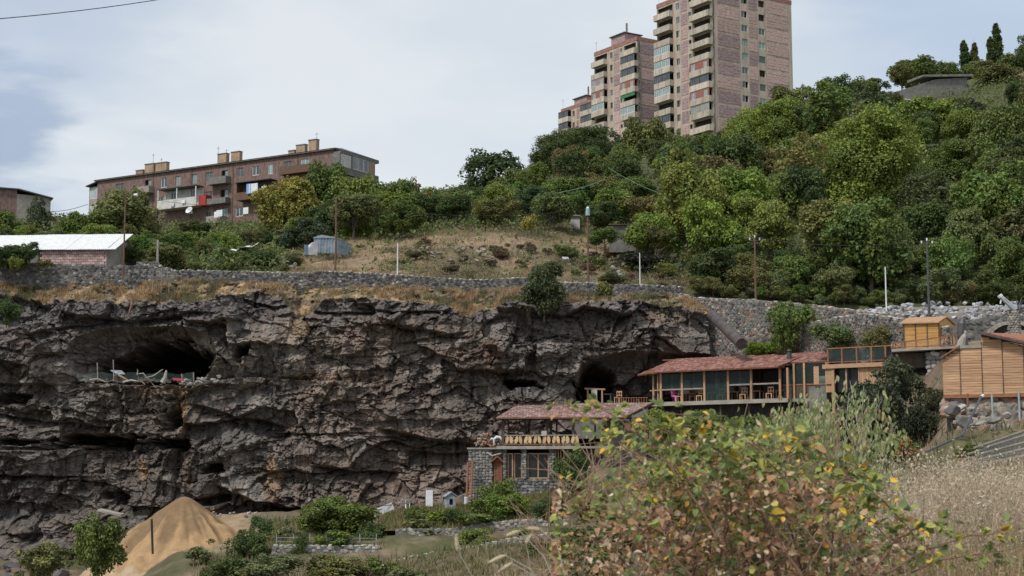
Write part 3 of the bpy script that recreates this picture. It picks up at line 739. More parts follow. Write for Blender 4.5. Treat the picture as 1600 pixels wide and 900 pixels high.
# bushes crowding the top of the walls
for a_, b_, st_, d0, d1, g2 in ((1085, 1640, 14, 135.4, 150, 'bushes above the retaining wall'), (1092, 1420, 22, 133, 137, 'bushes right behind the retaining wall'), (215, 470, 16, 136, 158, 'bushes behind the low stone wall')):
    x_ = a_
    while x_ < b_:
        for _ in range(2):
            dd = random.uniform(d0, d1); q = x_ + random.uniform(-9, 9); kind = random.choice(['bush', 'fine', 'fine']); h = random.uniform(1.3, 3.4) * (1 if x_ > 1000 else .7) * (.5 if d1 < 138 else 1); c_ = random.choice([MG, DG, OL, OL, GY])
            if kind == 'bush': h *= .7
            plant(kind, hillp(q, max(dd, 135.3)), h * random.uniform(1.0, 1.5), h, vary(c_, .1), CN[c_] + (' low bush ' if kind == 'bush' else ' bush ') + (('behind the retaining wall, ' if d1 < 138 else 'above the retaining wall, ') if x_ > 1000 else 'behind the low stone wall, ') + [n_ for p_2, n_ in LAND if p_2 <= q or p_2 == -60][-1], 'bush', g2, 'bush')
        x_ += st_
for k in range(85):                                       # scrub dotted over the dry slope
    q = random.uniform(640, 1060) if k % 4 else random.uniform(480, 700); dd = random.uniform(136.5, 158) if q > 700 else random.uniform(150, 168)
    if q < 760 and random.random() < .5: continue
    c_ = random.choice([OL, GY, MG, (.20, .15, .09), (.15, .125, .08), (.20, .15, .09)]); h = random.uniform(.35, 1.15) * (1.6 if q > 860 and random.random() < .4 else 1)
    plant(random.choice(['bush', 'wisp', 'fine']), hillp(q, dd), h * random.uniform(1.2, 2.0), h, vary(c_, .1), {OL: 'olive', GY: 'grey green', MG: 'green'}.get(c_, 'brown withered') + ' scrub bush on the dry slope, ' + ('left of the lamp pole' if q < 919 else 'right of the lamp pole'), 'bush', 'scrub bushes on the dry slope', 'bush')
# undergrowth that nobody could count
def scatter(name, base, nrm, n_leaf, spread, size, cols, rg, mat_=M_leaf, height=.6, label=None, cat=None):
    m = len(base); c0 = np.repeat(base, n_leaf, 0) + rg.normal(size=(m * n_leaf, 3)) * np.array([spread, spread, 0]); c0[:, 2] += rg.random(m * n_leaf) ** 1.4 * height
    nn = rg.normal(size=c0.shape) * .7 + np.array([0, -.2, .7])
    V_, F_ = leaf_quads(c0, nn, size, rg)
    tn = np.repeat(cols, n_leaf, 0) * (1 + .5 * (rg.random((m * n_leaf, 1)) - .5))
    me = np_mesh(name, V_, F_, tn); o = link(name, me, mat_, kind='stuff')
    return o
def blades(name, base, h, w, cols, rg, lean=.35, label=None):
    n = len(base); a = rg.random(n) * 6.283; d = np.stack([np.cos(a), np.sin(a), np.zeros(n)], 1)
    l = rg.normal(size=(n, 3)) * lean; l[:, 2] = 1; l /= np.linalg.norm(l, axis=1, keepdims=True)
    hh = (h * (.5 + rg.random(n)))[:, None]; ww = w
    tip = base + l * hh; midp = base + l * hh * .55 + d * 0
    V_ = np.stack([base - d * ww, base + d * ww, midp + d * ww * .7, tip, ], 1).reshape(-1, 3)
    me = np_mesh(name, V_, np.arange(n * 4).reshape(n, 4), cols); return link(name, me, M_blade, kind='stuff')
rg = np.random.default_rng(5)
n = 15000
q = rg.uniform(-60, 1660, n); dd = 140 + (262 - 140) * rg.random(n) ** 1.1
dryz = (q > 440) & (q < 1060) & (dd < 172)
keep = (~dryz | (rg.random(n) < .10)) & ((q > 460) | (dd < 262)); q = q[keep]; dd = dd[keep]
x, y, z = hill(q, dd); base = np.stack([x, y, z], 1)
cl = np.array([MG, DG, OL, GY])[rg.integers(0, 4, len(base))] * .9
scatter('undergrowth', base, None, 7, .75, .26, cl, rg, height=1.3).color = (1, 1, 1, 1)
q = rg.uniform(600, 1075, 2600); dd = rg.uniform(136, 166, 2600); x, y, z = hill(q, dd); kp = (fbm(x * .3 + 3, y * .3, 3, 77) + .0004 * (q - 600)) > .56; base = np.stack([x, y, z], 1)[kp]
cl = np.array([(.13, .105, .07), (.11, .12, .055), (.16, .13, .09), (.15, .165, .07)])[rg.integers(0, 4, len(base))] * 1.3
scatter('low_scrub', base, None, 14, .32, .11, cl, rg, height=.55).color = (1, 1, 1, 1)
# straw on the dry slope and along the cliff top
n = 42000
q = rg.uniform(450, 1075, n); dd = rg.uniform(135.5, 176, n); x, y, z = hill(q, dd); base = np.stack([x, y, z], 1)
clump = fbm(x * .8, y * .8, 3, 55); keep = clump > .46; base = base[keep]
c0 = np.array([.35, .255, .155]) * (1 + .5 * (rg.random((len(base), 1)) - .5)); gmask = rg.random(len(base)) < .16; c0[gmask] = np.array([.13, .14, .06])
blades('dry_slope_grass', base, .34, .022, c0, rg, .4)
idx = np.where((CTOP.ravel() > .6) & (CV.ravel() > wb.ravel() - 1))[0]; pk = rg.choice(idx, 60000); base = CLV.reshape(-1, 3)[pk] + rg.normal(size=(60000, 3)) * .04
tuft = fbm(base[:, 0] * 1.1, base[:, 1] * 1.1, 3, 58); base = base[tuft > .44]
c0 = np.array([.38, .27, .155]) * (1 + .6 * (rg.random((len(base), 1)) - .5)); zz = fbm(base[:, 0] * .35, base[:, 1] * .5, 3, 59); c0[zz > .56] = np.array([.17, .155, .085]) * (1 + .4 * (rg.random((int((zz > .56).sum()), 1)) - .5))
blades('cliff_top_grass', base, .30, .022, c0, rg, .55)
# ------------------------------------------------------------------ apartment buildings
M_tuff = mat('pink_tuff', (.31, .205, .185), (.58, .43, .385), scale=1.5, bump=.3, bscale=6, bdist=.03, contrast=(.3, .7), objvar=.14, stretch=(1, 1, 2.2), detail=7)
M_tuffb = mat('purple_tuff', (.22, .155, .16), (.42, .31, .30), scale=1.5, bump=.3, bscale=6, bdist=.03, objvar=.12, stretch=(1, 1, 2.2), detail=7)
M_frame = mat('facade_concrete', (.28, .225, .18), (.50, .42, .345), scale=1.1, bump=.2, stretch=(1, 1, .22), contrast=(.3, .6))
M_balc = mat('balcony_concrete', (.30, .255, .205), (.52, .46, .38), scale=1.4, bump=.15, stretch=(1, 1, .18), objvar=.14, contrast=(.33, .58))
M_band = mat('dark_red_band', (.24, .125, .10), (.34, .19, .155), scale=1.2, bump=.2)
M_tuffd = mat('dark_red_tuff', (.095, .063, .056), (.27, .18, .155), scale=1.5, bump=.3, bscale=6, contrast=(.3, .7), tex='noise', detail=9, stretch=(2.2, 2.2, .8))
M_greenp = mat('green_paint', (.03, .16, .07), (.05, .22, .10), scale=2)
M_brick = mat('red_brick_infill', (.22, .085, .065), (.34, .15, .12), scale=6)
def rects_minus(u0, u1, z0, z1, holes):
    """cut the rectangle into boxes that leave the holes open"""
    us_ = sorted({u0, u1, *[min(max(h[0], u0), u1) for h in holes], *[min(max(h[1], u0), u1) for h in holes]})
    out = []
    for a, b in zip(us_, us_[1:]):
        if b - a < 1e-4: continue
        cut = sorted((max(h[2], z0), min(h[3], z1)) for h in holes if h[0] < (a + b) / 2 < h[1])
        z = z0
        for c_, d in cut:
            if c_ > z + 1e-4: out.append((a, b, z, c_))
            z = max(z, d)
        if z < z1 - 1e-4: out.append((a, b, z, z1))
    return out
class Side:
    """one straight facade: u along it, n outwards, z up, in its building's local frame"""
    def __init__(s, org, du, dn): s.o = Vector(org); s.du = Vector(du); s.dn = Vector(dn)
    def p(s, u, n, z): return s.o + s.du * u + s.dn * n + Vector((0, 0, z))
    def box(s, m, u0, u1, n0, n1, z0, z1, col=None):
        q = [s.p(u0, n1, z0), s.p(u1, n1, z0), s.p(u1, n0, z0), s.p(u0, n0, z0)]
        m.hexa(q + [v + Vector((0, 0, z1 - z0)) for v in q], col); return m
def window(sd_, par, u0, u1, z0, z1, mframe=None, mull=1, glass=None, deep=.16, open_=False, bar=.06):
    """frame with mullions (a part) and its pane (a sub-part) set back in the opening"""
    m = MB(); b = bar; fr = mframe or M_white
    sd_.box(m, u0, u1, -deep, -deep + .07, z0, z0 + b); sd_.box(m, u0, u1, -deep, -deep + .07, z1 - b, z1)
    sd_.box(m, u0, u0 + b, -deep, -deep + .07, z0 + b, z1 - b); sd_.box(m, u1 - b, u1, -deep, -deep + .07, z0 + b, z1 - b)
    for k in range(1, mull + 1):
        u = u0 + (u1 - u0) * k / (mull + 1); sd_.box(m, u - b * .45, u + b * .45, -deep, -deep + .06, z0 + b, z1 - b)
    w_ = m.build('window', fr, par)
    g = MB(); u2 = u1 - (u1 - u0) * .45 if open_ else u1
    sd_.box(g, u0 + b * .8, u2 - b * .8, -deep + .01, -deep + .03, z0 + b * .8, z1 - b * .8)
    g.build('pane', glass or M_glass, w_); return w_
def apartment_tower(F0, name, label, zroof, nst, sth, left_px, right_px, colsL, colsR, seed, hut=None, stub=None, refz=None):
    """two facades that meet at the corner F0; storeys counted down from the roof"""
    rr = random.Random(seed); t = F0.thing(name, label, 'building')
    zr = zroof; ref = zr - sth * 4
    s = Side((0, 0, 0), (1, 0, 0), (0, -1, 0))                      # right facade
    FL = Frame(800, 450, 1, 0); FL.o = F0.o; FL.a = F0.a + math.pi / 2; FL.c = math.cos(FL.a); FL.s = math.sin(FL.a)
    sl_ = Side((0, 0, 0), (0, 1, 0), (-1, 0, 0))                    # left facade runs back along local y
    WR = F0.u(right_px, ref); WL = FL.u(left_px, ref)
    uR = lambda px: F0.u(px, ref); uL = lambda px: FL.u(px, ref)
    zb = zr - sth * nst
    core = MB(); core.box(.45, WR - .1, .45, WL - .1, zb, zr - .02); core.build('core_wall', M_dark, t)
    top = MB(); top.box(-.06, WR + .06, -.06, WL + .06, zr - .75, zr + .12); top.build('parapet', M_band, t)
    # ---- facade skins with real openings, panels proud of them
    for (sd_, Wd, cols, fu) in ((s, WR, colsR, uR), (sl_, WL, colsL, uL)):
        holes = []; feats = []
        for i in range(nst):
            z1 = zr - .75 - sth * i + (.0 if i else 0); z0 = zr - .75 - sth * (i + 1)
            for c_ in cols:
                a, b = sorted((fu(c_[1]), fu(c_[2])))
                if c_[0] == 'win': holes.append((a, b, z0 + .95, z0 + 2.3)); feats.append(('win', a, b, z0 + .95, z0 + 2.3, i))
                if c_[0] == 'vent': holes.append((a, b, z0 + .9, z0 + 2.35)); feats.append(('vent', a, b, z0 + .9, z0 + 2.35, i))
                if c_[0] == 'balc': holes.append((a + .12, b - .12, z0 + .12, z0 + 2.55)); feats.append(('balc', a, b, z0, z1, i, c_[3]))
                if c_[0] == 'panel': feats.append(('panel', a, b, z0, z1, i))
        m = MB()
        for q in rects_minus(0, Wd, zb, zr - .76, holes): sd_.box(m, q[0], q[1], -.4, 0, q[2], q[3])
        m.build('facade', M_frame, t)
        for f_ in feats:
            if f_[0] == 'win':
                k = rr.random()
                if k < .18: continue
                window(sd_, t, f_[1], f_[2], f_[3], f_[4], M_white if k < .6 else (M_oldwood if k < .85 else M_greenp), 1, M_glass if rr.random() < .75 else M_glassb, open_=rr.random() < .3)
            elif f_[0] == 'vent':
                if rr.random() < .5: window(sd_, t, f_[1], f_[2], f_[3], f_[4], M_oldwood, 0)
            elif f_[0] == 'panel':
                m = MB(); g_ = .09; a, b, z0, z1 = f_[1] + g_, f_[2] - g_, f_[3] + .1, f_[4] - .36
                # one slab whose courses of tuff stand a little uneven
                nr = 4; hz = (z1 - z0) / nr
                for r_ in range(nr):
                    u = a
                    while u < b - .01:
                        w_ = min(rr.uniform(1.0, 2.4), b - u)
                        if b - u - w_ < .4: w_ = b - u
                        sd_.box(m, u, u + w_ - .025, .0, .04 + rr.random() * .045, z0 + r_ * hz, z0 + (r_ + 1) * hz - .025); u += w_
                m.build('panel', M_tuffb if rr.random() < .38 else M_tuff, t)
            else:
                a, b, z0, z1, i, style = f_[1:]
                st = style[i % len(style)]
                bal = MB(); dpt = 1.05
                sd_.box(bal, a, b, 0, dpt, z0 - .12, z0 + .06)                               # slab
                sd_.box(bal, a, b, dpt - .1, dpt, z0 + .062, z0 + 1.08); sd_.box(bal, a, a + .1, 0, dpt - .1, z0 + .062, z0 + 1.08); sd_.box(bal, b - .1, b, 0, dpt - .1, z0 + .062, z0 + 1.08)
                bo = bal.build('balcony', M_balc, t)
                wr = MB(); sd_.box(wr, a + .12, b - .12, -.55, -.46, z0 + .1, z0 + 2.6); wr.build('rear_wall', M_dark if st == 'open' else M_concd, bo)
                if st == 'glass' or st == 'dglass' or st == 'wood' or st == 'brick' or st == 'green':
                    fm = {'glass': M_white, 'dglass': M_steel, 'wood': M_wood, 'brick': M_white, 'green': M_greenp}[st]
                    sf = Side(sd_.p(0, dpt, 0), sd_.du, sd_.dn)
                    if st == 'green':
                        g = MB(); sf.box(g, a, b, -.08, 0, z0 + 1.9, z0 + 2.5); g.build('green_board', M_greenp, bo)
                    elif st == 'brick':
                        m2 = MB(); hl = [(a + .5, a + 1.5, z0 + 1.1, z0 + 2.3), (b - 1.7, b - .6, z0 + 1.1, z0 + 2.4)]
                        for q in rects_minus(a, b, z0 + 1.085, z0 + 2.6, hl): sf.box(m2, q[0], q[1], -.1, -.01, q[2], q[3])
                        m2.build('brick_infill', M_tuffb if rr.random() < .5 else M_brick, bo)
                        for h_ in hl: window(sf, t, *h_, M_white, 1, M_glassb, deep=.1)
                    else:
                        nseg = 2
                        for k in range(nseg):
                            ua = a + .06 + (b - a - .12) * k / nseg; ub = a + .06 + (b - a - .12) * (k + 1) / nseg - .08
                            window(sf, t, ua, ub, z0 + 1.09, z0 + 2.52, fm, 3, M_glassb if st != 'dglass' else M_glass, deep=.09, bar=.09)
                    rf = MB(); sf.box(rf, a, b, -dpt + .02, .03, z0 + 2.6, z0 + 2.68); rf.build('balcony_roof', M_concd, bo)
    if hut:
        a, b, h0, h1 = hut; hm = MB(); hm.box(a, a + 4.5, b, b + 5, zr + .1, zr + h1); h_ = hm.build('stair_head', M_tuffb, t)
        rf = MB(); rf.box(a - .35, a + 4.85, b - .35, b + 5.35, zr + h1 + .003, zr + h1 + .22); rf.build('head_roof', M_steel, h_)
        pp = MB(); pp.tube([(a + 1.2, b + .8, zr + h1 + .2), (a + 1.2, b + .8, zr + h1 + 2.6)], .22, 8); pp.build('vent_pipe', M_concd, h_)
    ant = MB(); ant.tube([(.3, WL - .4, zr), (.3, WL - .4, zr + 2.6)], .03, 4); ant.bar((.3, WL - .9, zr + 2.3), (.3, WL + .1, zr + 2.3), .03); ant.build('aerial', M_steel, t)
    return t, F0, FL, WR, WL
o_ = 'open'; g_ = 'glass'; d_ = 'dglass'
# tall tower: corner at x 1117
FT = Frame(1118, 450, 304, 33)
zr = FT.z(-26)
apartment_tower(FT, 'apartment_tower', 'tallest pink tuff apartment tower, its top cut by the upper edge of the photo', zr, 13, 2.86, 1027, 1238,
    [('balc', 1113, 1083, [o_, o_, o_, o_, o_, 'brick', d_, 'brick', 'wood', o_]), ('vent', 1080.5, 1076), ('panel', 1075, 1064), ('win', 1062, 1056.5), ('balc', 1052.5, 1027.5, [o_, o_, o_, g_, g_, d_, g_, o_, d_, o_])],
    [('panel', 1120.5, 1156), ('win', 1159, 1168.5), ('panel', 1170, 1184), ('win', 1186, 1195.5), ('panel', 1198, 1232)], 5)
FT = Frame(999, 450, 340, 33)
apartment_tower(FT, 'apartment_tower', 'middle pink tuff tower with a stair head and pipe on its roof', FT.z(57.5), 11, 2.86, 929, 1046,
    [('balc', 997.5, 975, [o_, d_, d_, 'brick', 'green', g_, o_]), ('vent', 972.5, 969.5), ('panel', 968.5, 959.5), ('win', 957.5, 953.5), ('balc', 949.5, 929.5, [o_, o_, 'brick', 'brick', g_])],
    [('panel', 1001.5, 1027), ('win', 1030, 1034), ('panel', 1036, 1045)], 8, hut=(1.2, 6, 0, 2.5))
FT = Frame(936, 450, 372, 33)
apartment_tower(FT, 'apartment_tower', 'lowest pink tuff tower, mostly hidden behind the trees and the middle tower', FT.z(152), 7, 2.86, 877, 980,
    [('balc', 930, 912, [d_, d_, 'brick']), ('vent', 909, 907), ('panel', 905, 901), ('win', 898, 895), ('balc', 893, 877.5, [d_, d_, g_])],
    [('panel', 940, 975)], 11, hut=(.6, 5.5, 0, 1.6))

# ---- the long red apartment block: corner at x 519
FA = Frame(519, 450, 232, 59)
def long_block():
    t = FA.thing('apartment_block', 'long dark red tuff apartment block with laundry balconies and chimneys', 'building')
    FL = Frame(800, 450, 1, 0); FL.o = FA.o; FL.a = FA.a + math.pi / 2; FL.c = math.cos(FL.a); FL.s = math.sin(FL.a)
    zr = FA.z(232); sth = 3.0; zb = zr - 4 * sth - 2
    s = Side((0, 0, 0), (1, 0, 0), (0, -1, 0)); sl_ = Side((0, 0, 0), (0, 1, 0), (-1, 0, 0))
    uL = lambda px: FL.u(px, zr - 2); uR = lambda px: FA.u(px, zr - 2); WL = uL(152); WR = uR(586)
    def zl(py, px): return FL.z(py, uL(px))
    wins = []   # (px0, px1, py0, py1, frame, glass, open)
    for a in [(181, 193, 287, 298, 1, 0), (226, 236, 281, 293, 0, 1), (251, 261, 278, 293, 2, 0), (274, 282, 275, 290, 1, 1), (297, 308, 272, 287, 1, 1), (321, 332, 269, 283, 1, 0), (346, 356, 266, 277, 0, 1),
              (370, 380, 262, 277, 1, 0), (394, 405, 259, 274, 2, 0), (419, 426, 256, 272, 2, 1), (444, 456, 252, 268, 1, 0), (470, 483, 248, 262, 2, 1),
              (321, 332, 299, 314, 1, 0), (345, 357, 296, 309, 0, 1), (370, 380, 293, 308, 2, 0), (394, 405, 290, 306, 1, 0), (250, 262, 308, 322, 2, 0), (226, 236, 311, 323, 0, 0), (419, 429, 288, 303, 2, 1), (346, 357, 326, 340, 2, 1), (369, 381, 324, 338, 2, 0), (322, 331, 329, 343, 1, 0), (181, 192, 317, 329, 1, 0), (444, 456, 284, 299, 0, 0)]:
        u1, u0 = uL(a[0]), uL(a[1]); um = (u0 + u1) / 2; z1 = FL.z(a[2], um); z0 = FL.z(a[3], um); wins.append((u0, u1, z0, z1, a[4], a[5]))
    m = MB()
    for q in rects_minus(0, WL, zb, zr, wins): sl_.box(m, q[0], q[1], -.4, 0, q[2], q[3])
    for q in rects_minus(.4, WR, zb, zr, []): s.box(m, q[0], q[1], -.4, 0, q[2], q[3])
    m.build('wall', M_tuffd, t)
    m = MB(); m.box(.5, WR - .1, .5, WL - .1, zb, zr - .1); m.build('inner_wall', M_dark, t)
    for (u0, u1, z0, z1, fr, gl) in wins:
        window(sl_, t, u0, u1, z0, z1, [M_steel, M_oldwood, M_white][fr], 1, [M_glass, M_glassb][gl], open_=(fr == 0), bar=.09)
    # pilaster strips and a string course
    for px in (365, 300, 240, 466):
        m = MB(); u = uL(px); sl_.box(m, u, u + .18, 0, .07, zb, zr - .12); m.build('downpipe', M_rust, t)
    # pitched tin roof
    m = MB(); e_ = .5
    m.add([(-e_, -e_, zr), (WR + e_, -e_, zr), (WR + e_, WL + e_, zr), (-e_, WL + e_, zr), (WR * .45, 2.0, zr + 1.1), (WR * .45, WL - 2, zr + 1.1)],
          [(0, 1, 4), (1, 2, 5, 4), (2, 3, 5), (3, 0, 4, 5), (3, 2, 1, 0)]); rf = m.build('roof', M_steel, t)
    m = MB(); sl_.box(m, -.4, WL + .4, -.1, .42, zr - .18, zr - .003); s.box(m, -.4, WR + .4, -.1, .42, zr - .18, zr - .003); m.build('eaves', M_concd, rf)
    M_ch = mat('chimney_plaster', (.27, .185, .125), (.40, .29, .205), scale=1.2, bump=.2)
    for px0, px1, py in ((205, 216, 265), (219, 233, 255), (236, 253, 253), (333, 347, 239), (354, 367.5, 236), (456, 470, 225), (475.5, 488, 217), (444, 454, 234)):
        u0, u1 = sorted((uL(px0), uL(px1))); um = (u0 + u1) / 2; h = FL.z(py, um, 0); m = MB(); y0 = .9
        q = sl_.box(MB(), u0, u1, -1.6, -y0, zr - .05, h); ch = q.build('chimney', M_ch, rf)
        c2 = MB(); sl_.box(c2, u0 - .05, u1 + .05, -1.66, -y0 + .08, h + .002, h + .12); c2.build('chimney_cap', M_concd, ch)
    for px, py in ((232, 238), (245, 245), (334, 227), (347, 231), (488.5, 205)):
        u = uL(px); m = MB(); zt = FL.z(py, u, 0); m.tube([(.9, u, zr + .2), (.9, u, zt)], .035, 4); m.bar((.9, u - .35, zt - .3), (.9, u + .35, zt - .3), .03); m.build('aerial', M_steel, rf)
    # plain balconies: px0, px1, py top, py bottom
    for k, (p0, p1, y0, y1, mm) in enumerate(((332, 361, 278, 289, M_concd), (332, 361, 311, 320, M_concd), (218, 241, 293, 303, M_oldwood), (332, 356, 339, 350, M_conc), (444, 466, 262, 274, M_rust), (466, 490, 259, 271, M_rust))):
        u1, u0 = uL(p0), uL(p1); um = (u0 + u1) / 2; za = FL.z(y0, um); zc = FL.z(y1, um); b_ = MB()
        sl_.box(b_, u0, u1, 0, 1.2, zc, zc + .14); sl_.box(b_, u0, u1, 1.12, 1.2, zc + .142, za); sl_.box(b_, u0, u0 + .08, 0, 1.12, zc + .142, za); sl_.box(b_, u1 - .08, u1, 0, 1.12, zc + .142, za); b_.build('balcony', mm, t)
    # the big whitewashed balcony with a roof
    u1, u0 = uL(258), uL(319); um = (u0 + u1) / 2; z0 = FL.z(327, um); z1 = FL.z(313, um); zt = FL.z(296, um); b_ = MB(); dp = 1.7
    M_ww = mat('whitewash', (.62, .61, .58), (.42, .41, .38), scale=1.5, bump=.1)
    sl_.box(b_, u0, u1, 0, dp, z0, z0 + .15); sl_.box(b_, u0, u1, dp - .1, dp, z0 + .152, z1); sl_.box(b_, u1 - .1, u1, 0, dp - .1, z0 + .152, z1)
    bo = b_.build('balcony', M_ww, t)
    b_ = MB(); sl_.box(b_, u0, u1, 0.01, dp + .1, zt, zt + .12); b_.build('balcony_roof', M_steel, bo)
    b_ = MB(); sl_.box(b_, u0, u1, .003, .02, z0 + .15, zt - .01)
    b_.build('plaster_wall', M_ww, bo)
    for f_ in (0.02, .5, .98):
        b_ = MB(); u = u0 + (u1 - u0) * f_; sl_.box(b_, u - .07, u + .07, dp - .14, dp, z1, zt); b_.build('post', M_white, bo)
    for a, b in ((.2, .32), (.68, .82)):
        sw = Side(sl_.p(0, .2, 0), sl_.du, sl_.dn); window(sw, t, u0 + (u1 - u0) * a, u0 + (u1 - u0) * b, z1 - .1, zt - .35, M_white, 1, M_glass, deep=.1)
    b_ = MB(); sl_.box(b_, u0 - 1.5, u0 - .05, 0, 1.2, z0, z1 + .2); b_.build('red_box', mat('red_paint', (.30, .035, .03), (.38, .06, .04), scale=3), bo)
    rr = random.Random(3)
    # laundry on the balconies
    for px, py, w_, h_, c_ in ((357, 336, 1.2, 1.0, (.75, .76, .8)), (352, 338, .8, .9, (.8, .8, .8)), (402, 298, .9, 1.5, (.25, .42, .75)), (409, 297, 1.7, 1.4, (.75, .76, .76)), (426, 300, 1.0, 1.2, (.70, .72, .72)), (300, 318, .7, .6, (.8, .8, .82)), (312, 332, .7, .9, (.7, .75, .7)), (398, 332, 1.0, 1.0, (.72, .8, .74)), (283, 322, .8, .7, (.6, .6, .62))):
        u = uL(px); z = FL.z(py, u); m = MB(); n_ = 6; vs_ = []
        for i in range(n_ + 1):
            for zz in (0, 1): vs_.append(sl_.p(u + w_ * (i / n_ - .5), 1.9 + .05 * math.sin(i * 2.1), z + (zz - .5) * h_))
        m.add(vs_, [(2 * i, 2 * i + 2, 2 * i + 3, 2 * i + 1) for i in range(n_)])
        o = m.build('laundry', mat('laundry_cloth', c_, tuple(x * .85 for x in c_), scale=2, rough=.9))
        o.matrix_world = t.matrix_world
        o.location = FA.o; o.rotation_euler = (0, 0, FA.a); tag(o, ['white sheet hung low on the red block', 'small white sheet beside it on the lowest balcony', 'blue towel hung on the long dark balcony', 'wide white sheet hung beside the blue towel', 'off white sheet at the edge of the yellowing tree', 'white cloth over the whitewashed balcony rail', 'pale cloth hung below the red balcony box', 'pale green cloth hung beside the downpipe', 'grey cloth on the whitewashed balcony rail'][k_l[0]], 'laundry', 'laundry on the red block'); k_l[0] += 1
    # dark balcony with a tin roof
    u1, u0 = uL(380), uL(432); um = (u0 + u1) / 2; z0 = FL.z(313, um); z1 = FL.z(301, um); zt = FL.z(286, um); b_ = MB()
    sl_.box(b_, u0, u1, 0, 1.6, z0, z0 + .12); sl_.box(b_, u0, u1, 1.52, 1.6, z0 + .122, z1); sl_.box(b_, u1 - .1, u1, 0, 1.5, z0 + .122, zt); bo = b_.build('balcony', M_rust, t)
    b_ = MB(); sl_.box(b_, u0 - .2, u1 + .2, .01, 1.8, zt + .01, zt + .12); b_.build('balcony_roof', M_steel, bo)
    # satellite dishes
    for px, py in ((310, 331), (480, 297)):
        u = uL(px); z = FL.z(py, u); m = MB(); R_ = .62; cc = sl_.p(u, 1.95, z); dd_ = (sl_.dn + Vector((.35, 0, .35))).normalized(); a = dd_.cross(Vector((0, 0, 1))).normalized(); b = a.cross(dd_)
        vs_ = [cc - dd_ * .16]; fs_ = []
        for ring, (r2, h2) in enumerate(((.33, -.12), (.66, -.05), (1, .05))):
            for k in range(14): an = k * 2 * math.pi / 14; vs_.append(cc + (a * math.cos(an) + b * math.sin(an)) * R_ * r2 + dd_ * h2)
        for k in range(14):
            fs_.append((0, 1 + k, 1 + (k + 1) % 14))
            for r2 in range(2): fs_.append((1 + r2 * 14 + k, 1 + r2 * 14 + (k + 1) % 14, 15 + r2 * 14 + (k + 1) % 14, 15 + r2 * 14 + k))
        m.add(vs_, fs_); o = m.build('satellite_dish', M_white, None)
        o.location = FA.o; o.rotation_euler = (0, 0, FA.a); tag(o, 'white satellite dish under the whitewashed balcony' if px < 400 else 'white satellite dish between the yellow and the green tree', 'satellite dish')
        m = MB(); m.bar(cc - dd_ * .15, cc - sl_.dn * 1.9, .05); m.bar(cc, cc + dd_ * .5, .03); m.build('arm', M_steel, o)
    # left end bay, glazed, set back behind the corner
    uE = WL; sE = Side((0, WL, 0), (0, 1, 0), (-1, 0, 0)); wE = FL.u(137, zr - 3) - WL; m = MB()
    zz1 = zr - .9; hol = [(.3, wE - .3, zz1 - 2.0, zz1 - .2), (.3, wE - .3, zz1 - 4.9, zz1 - 3.2)]
    for q in rects_minus(0, wE, zb, zz1, hol): sE.box(m, q[0], q[1], -3, -.3, q[2], q[3])
    m.build('end_bay', M_conc, t)
    se2 = Side((0.2, WL, 0), (0, 1, 0), (-1, 0, 0))
    for h_ in hol: window(se2, t, *h_, M_white, 5, M_glassb, deep=.14, bar=.1)
    m = MB(); m.hexa([(-.3, WL - .2, zz1 + .6), (3, WL - .2, zz1 + .6), (3, WL + wE + .3, zz1 + .02), (-.3, WL + wE + .3, zz1 + .02), (-.3, WL - .2, zz1 + .75), (3, WL - .2, zz1 + .75), (3, WL + wE + .3, zz1 + .17), (-.3, WL + wE + .3, zz1 + .17)]); m.build('bay_roof', M_steel, t)
    # right facade: glazed loggia corner and block infill
    u0, u1, u2, u3 = uR(521), uR(540), uR(566), uR(575)
    z1 = zr - .8; z0 = z1 - 1.9
    m = MB(); s.box(m, u0, u3 + 1.0, 0, 1.3, z0 - 1.1, z0 - .02); s.box(m, u0, u3 + 1.0, .01, 1.32, z1 + .02, z1 + .3); s.box(m, u1 - .3, u1 + .1, .01, 1.3, z0 - .018, z1); s.box(m, u0 - .2, u0, .02, 1.3, z0 - .018, z1)
    lo = m.build('loggia', M_concd, t)
    m = MB(); rows = 6; hh = (z1 - z0) / rows
    for r_ in range(rows):
        u = u0 + (.2 if r_ % 2 else 0)
        while u < u1 - .35: s.box(m, u, min(u + .42, u1 - .32), 1.0, 1.22 + rr.random() * .03, z0 + r_ * hh, z0 + (r_ + 1) * hh - .03); u += .45
    m.build('block_infill', mat('white_block', (.50, .50, .48), (.68, .67, .64), scale=3, bump=.2), lo)
    s2 = Side(s.p(0, 1.28, 0), s.du, s.dn); nW = 3
    for k in range(nW):
        a = u1 + .15 + (u2 - u1 - .15) * k / nW; window(s2, t, a, a + (u2 - u1 - .15) / nW - .1, z0, z1, M_white, 3, M_glass, deep=.1, bar=.09)
    m = MB(); s.box(m, u2 + .02, u3, .9, 1.28, z0 - .018, z1); m.build('plaster_panel', M_ch, lo)
    m = MB(); s.box(m, u0, u3 - 3, 0, 1.25, z0 - 3.6, z0 - 2.6); s.box(m, u0, u3, .01, 1.3, z0 - 1.5, z0 - 1.3); m.build('lower_loggia', M_conc, t)
k_l = [0]
long_block()
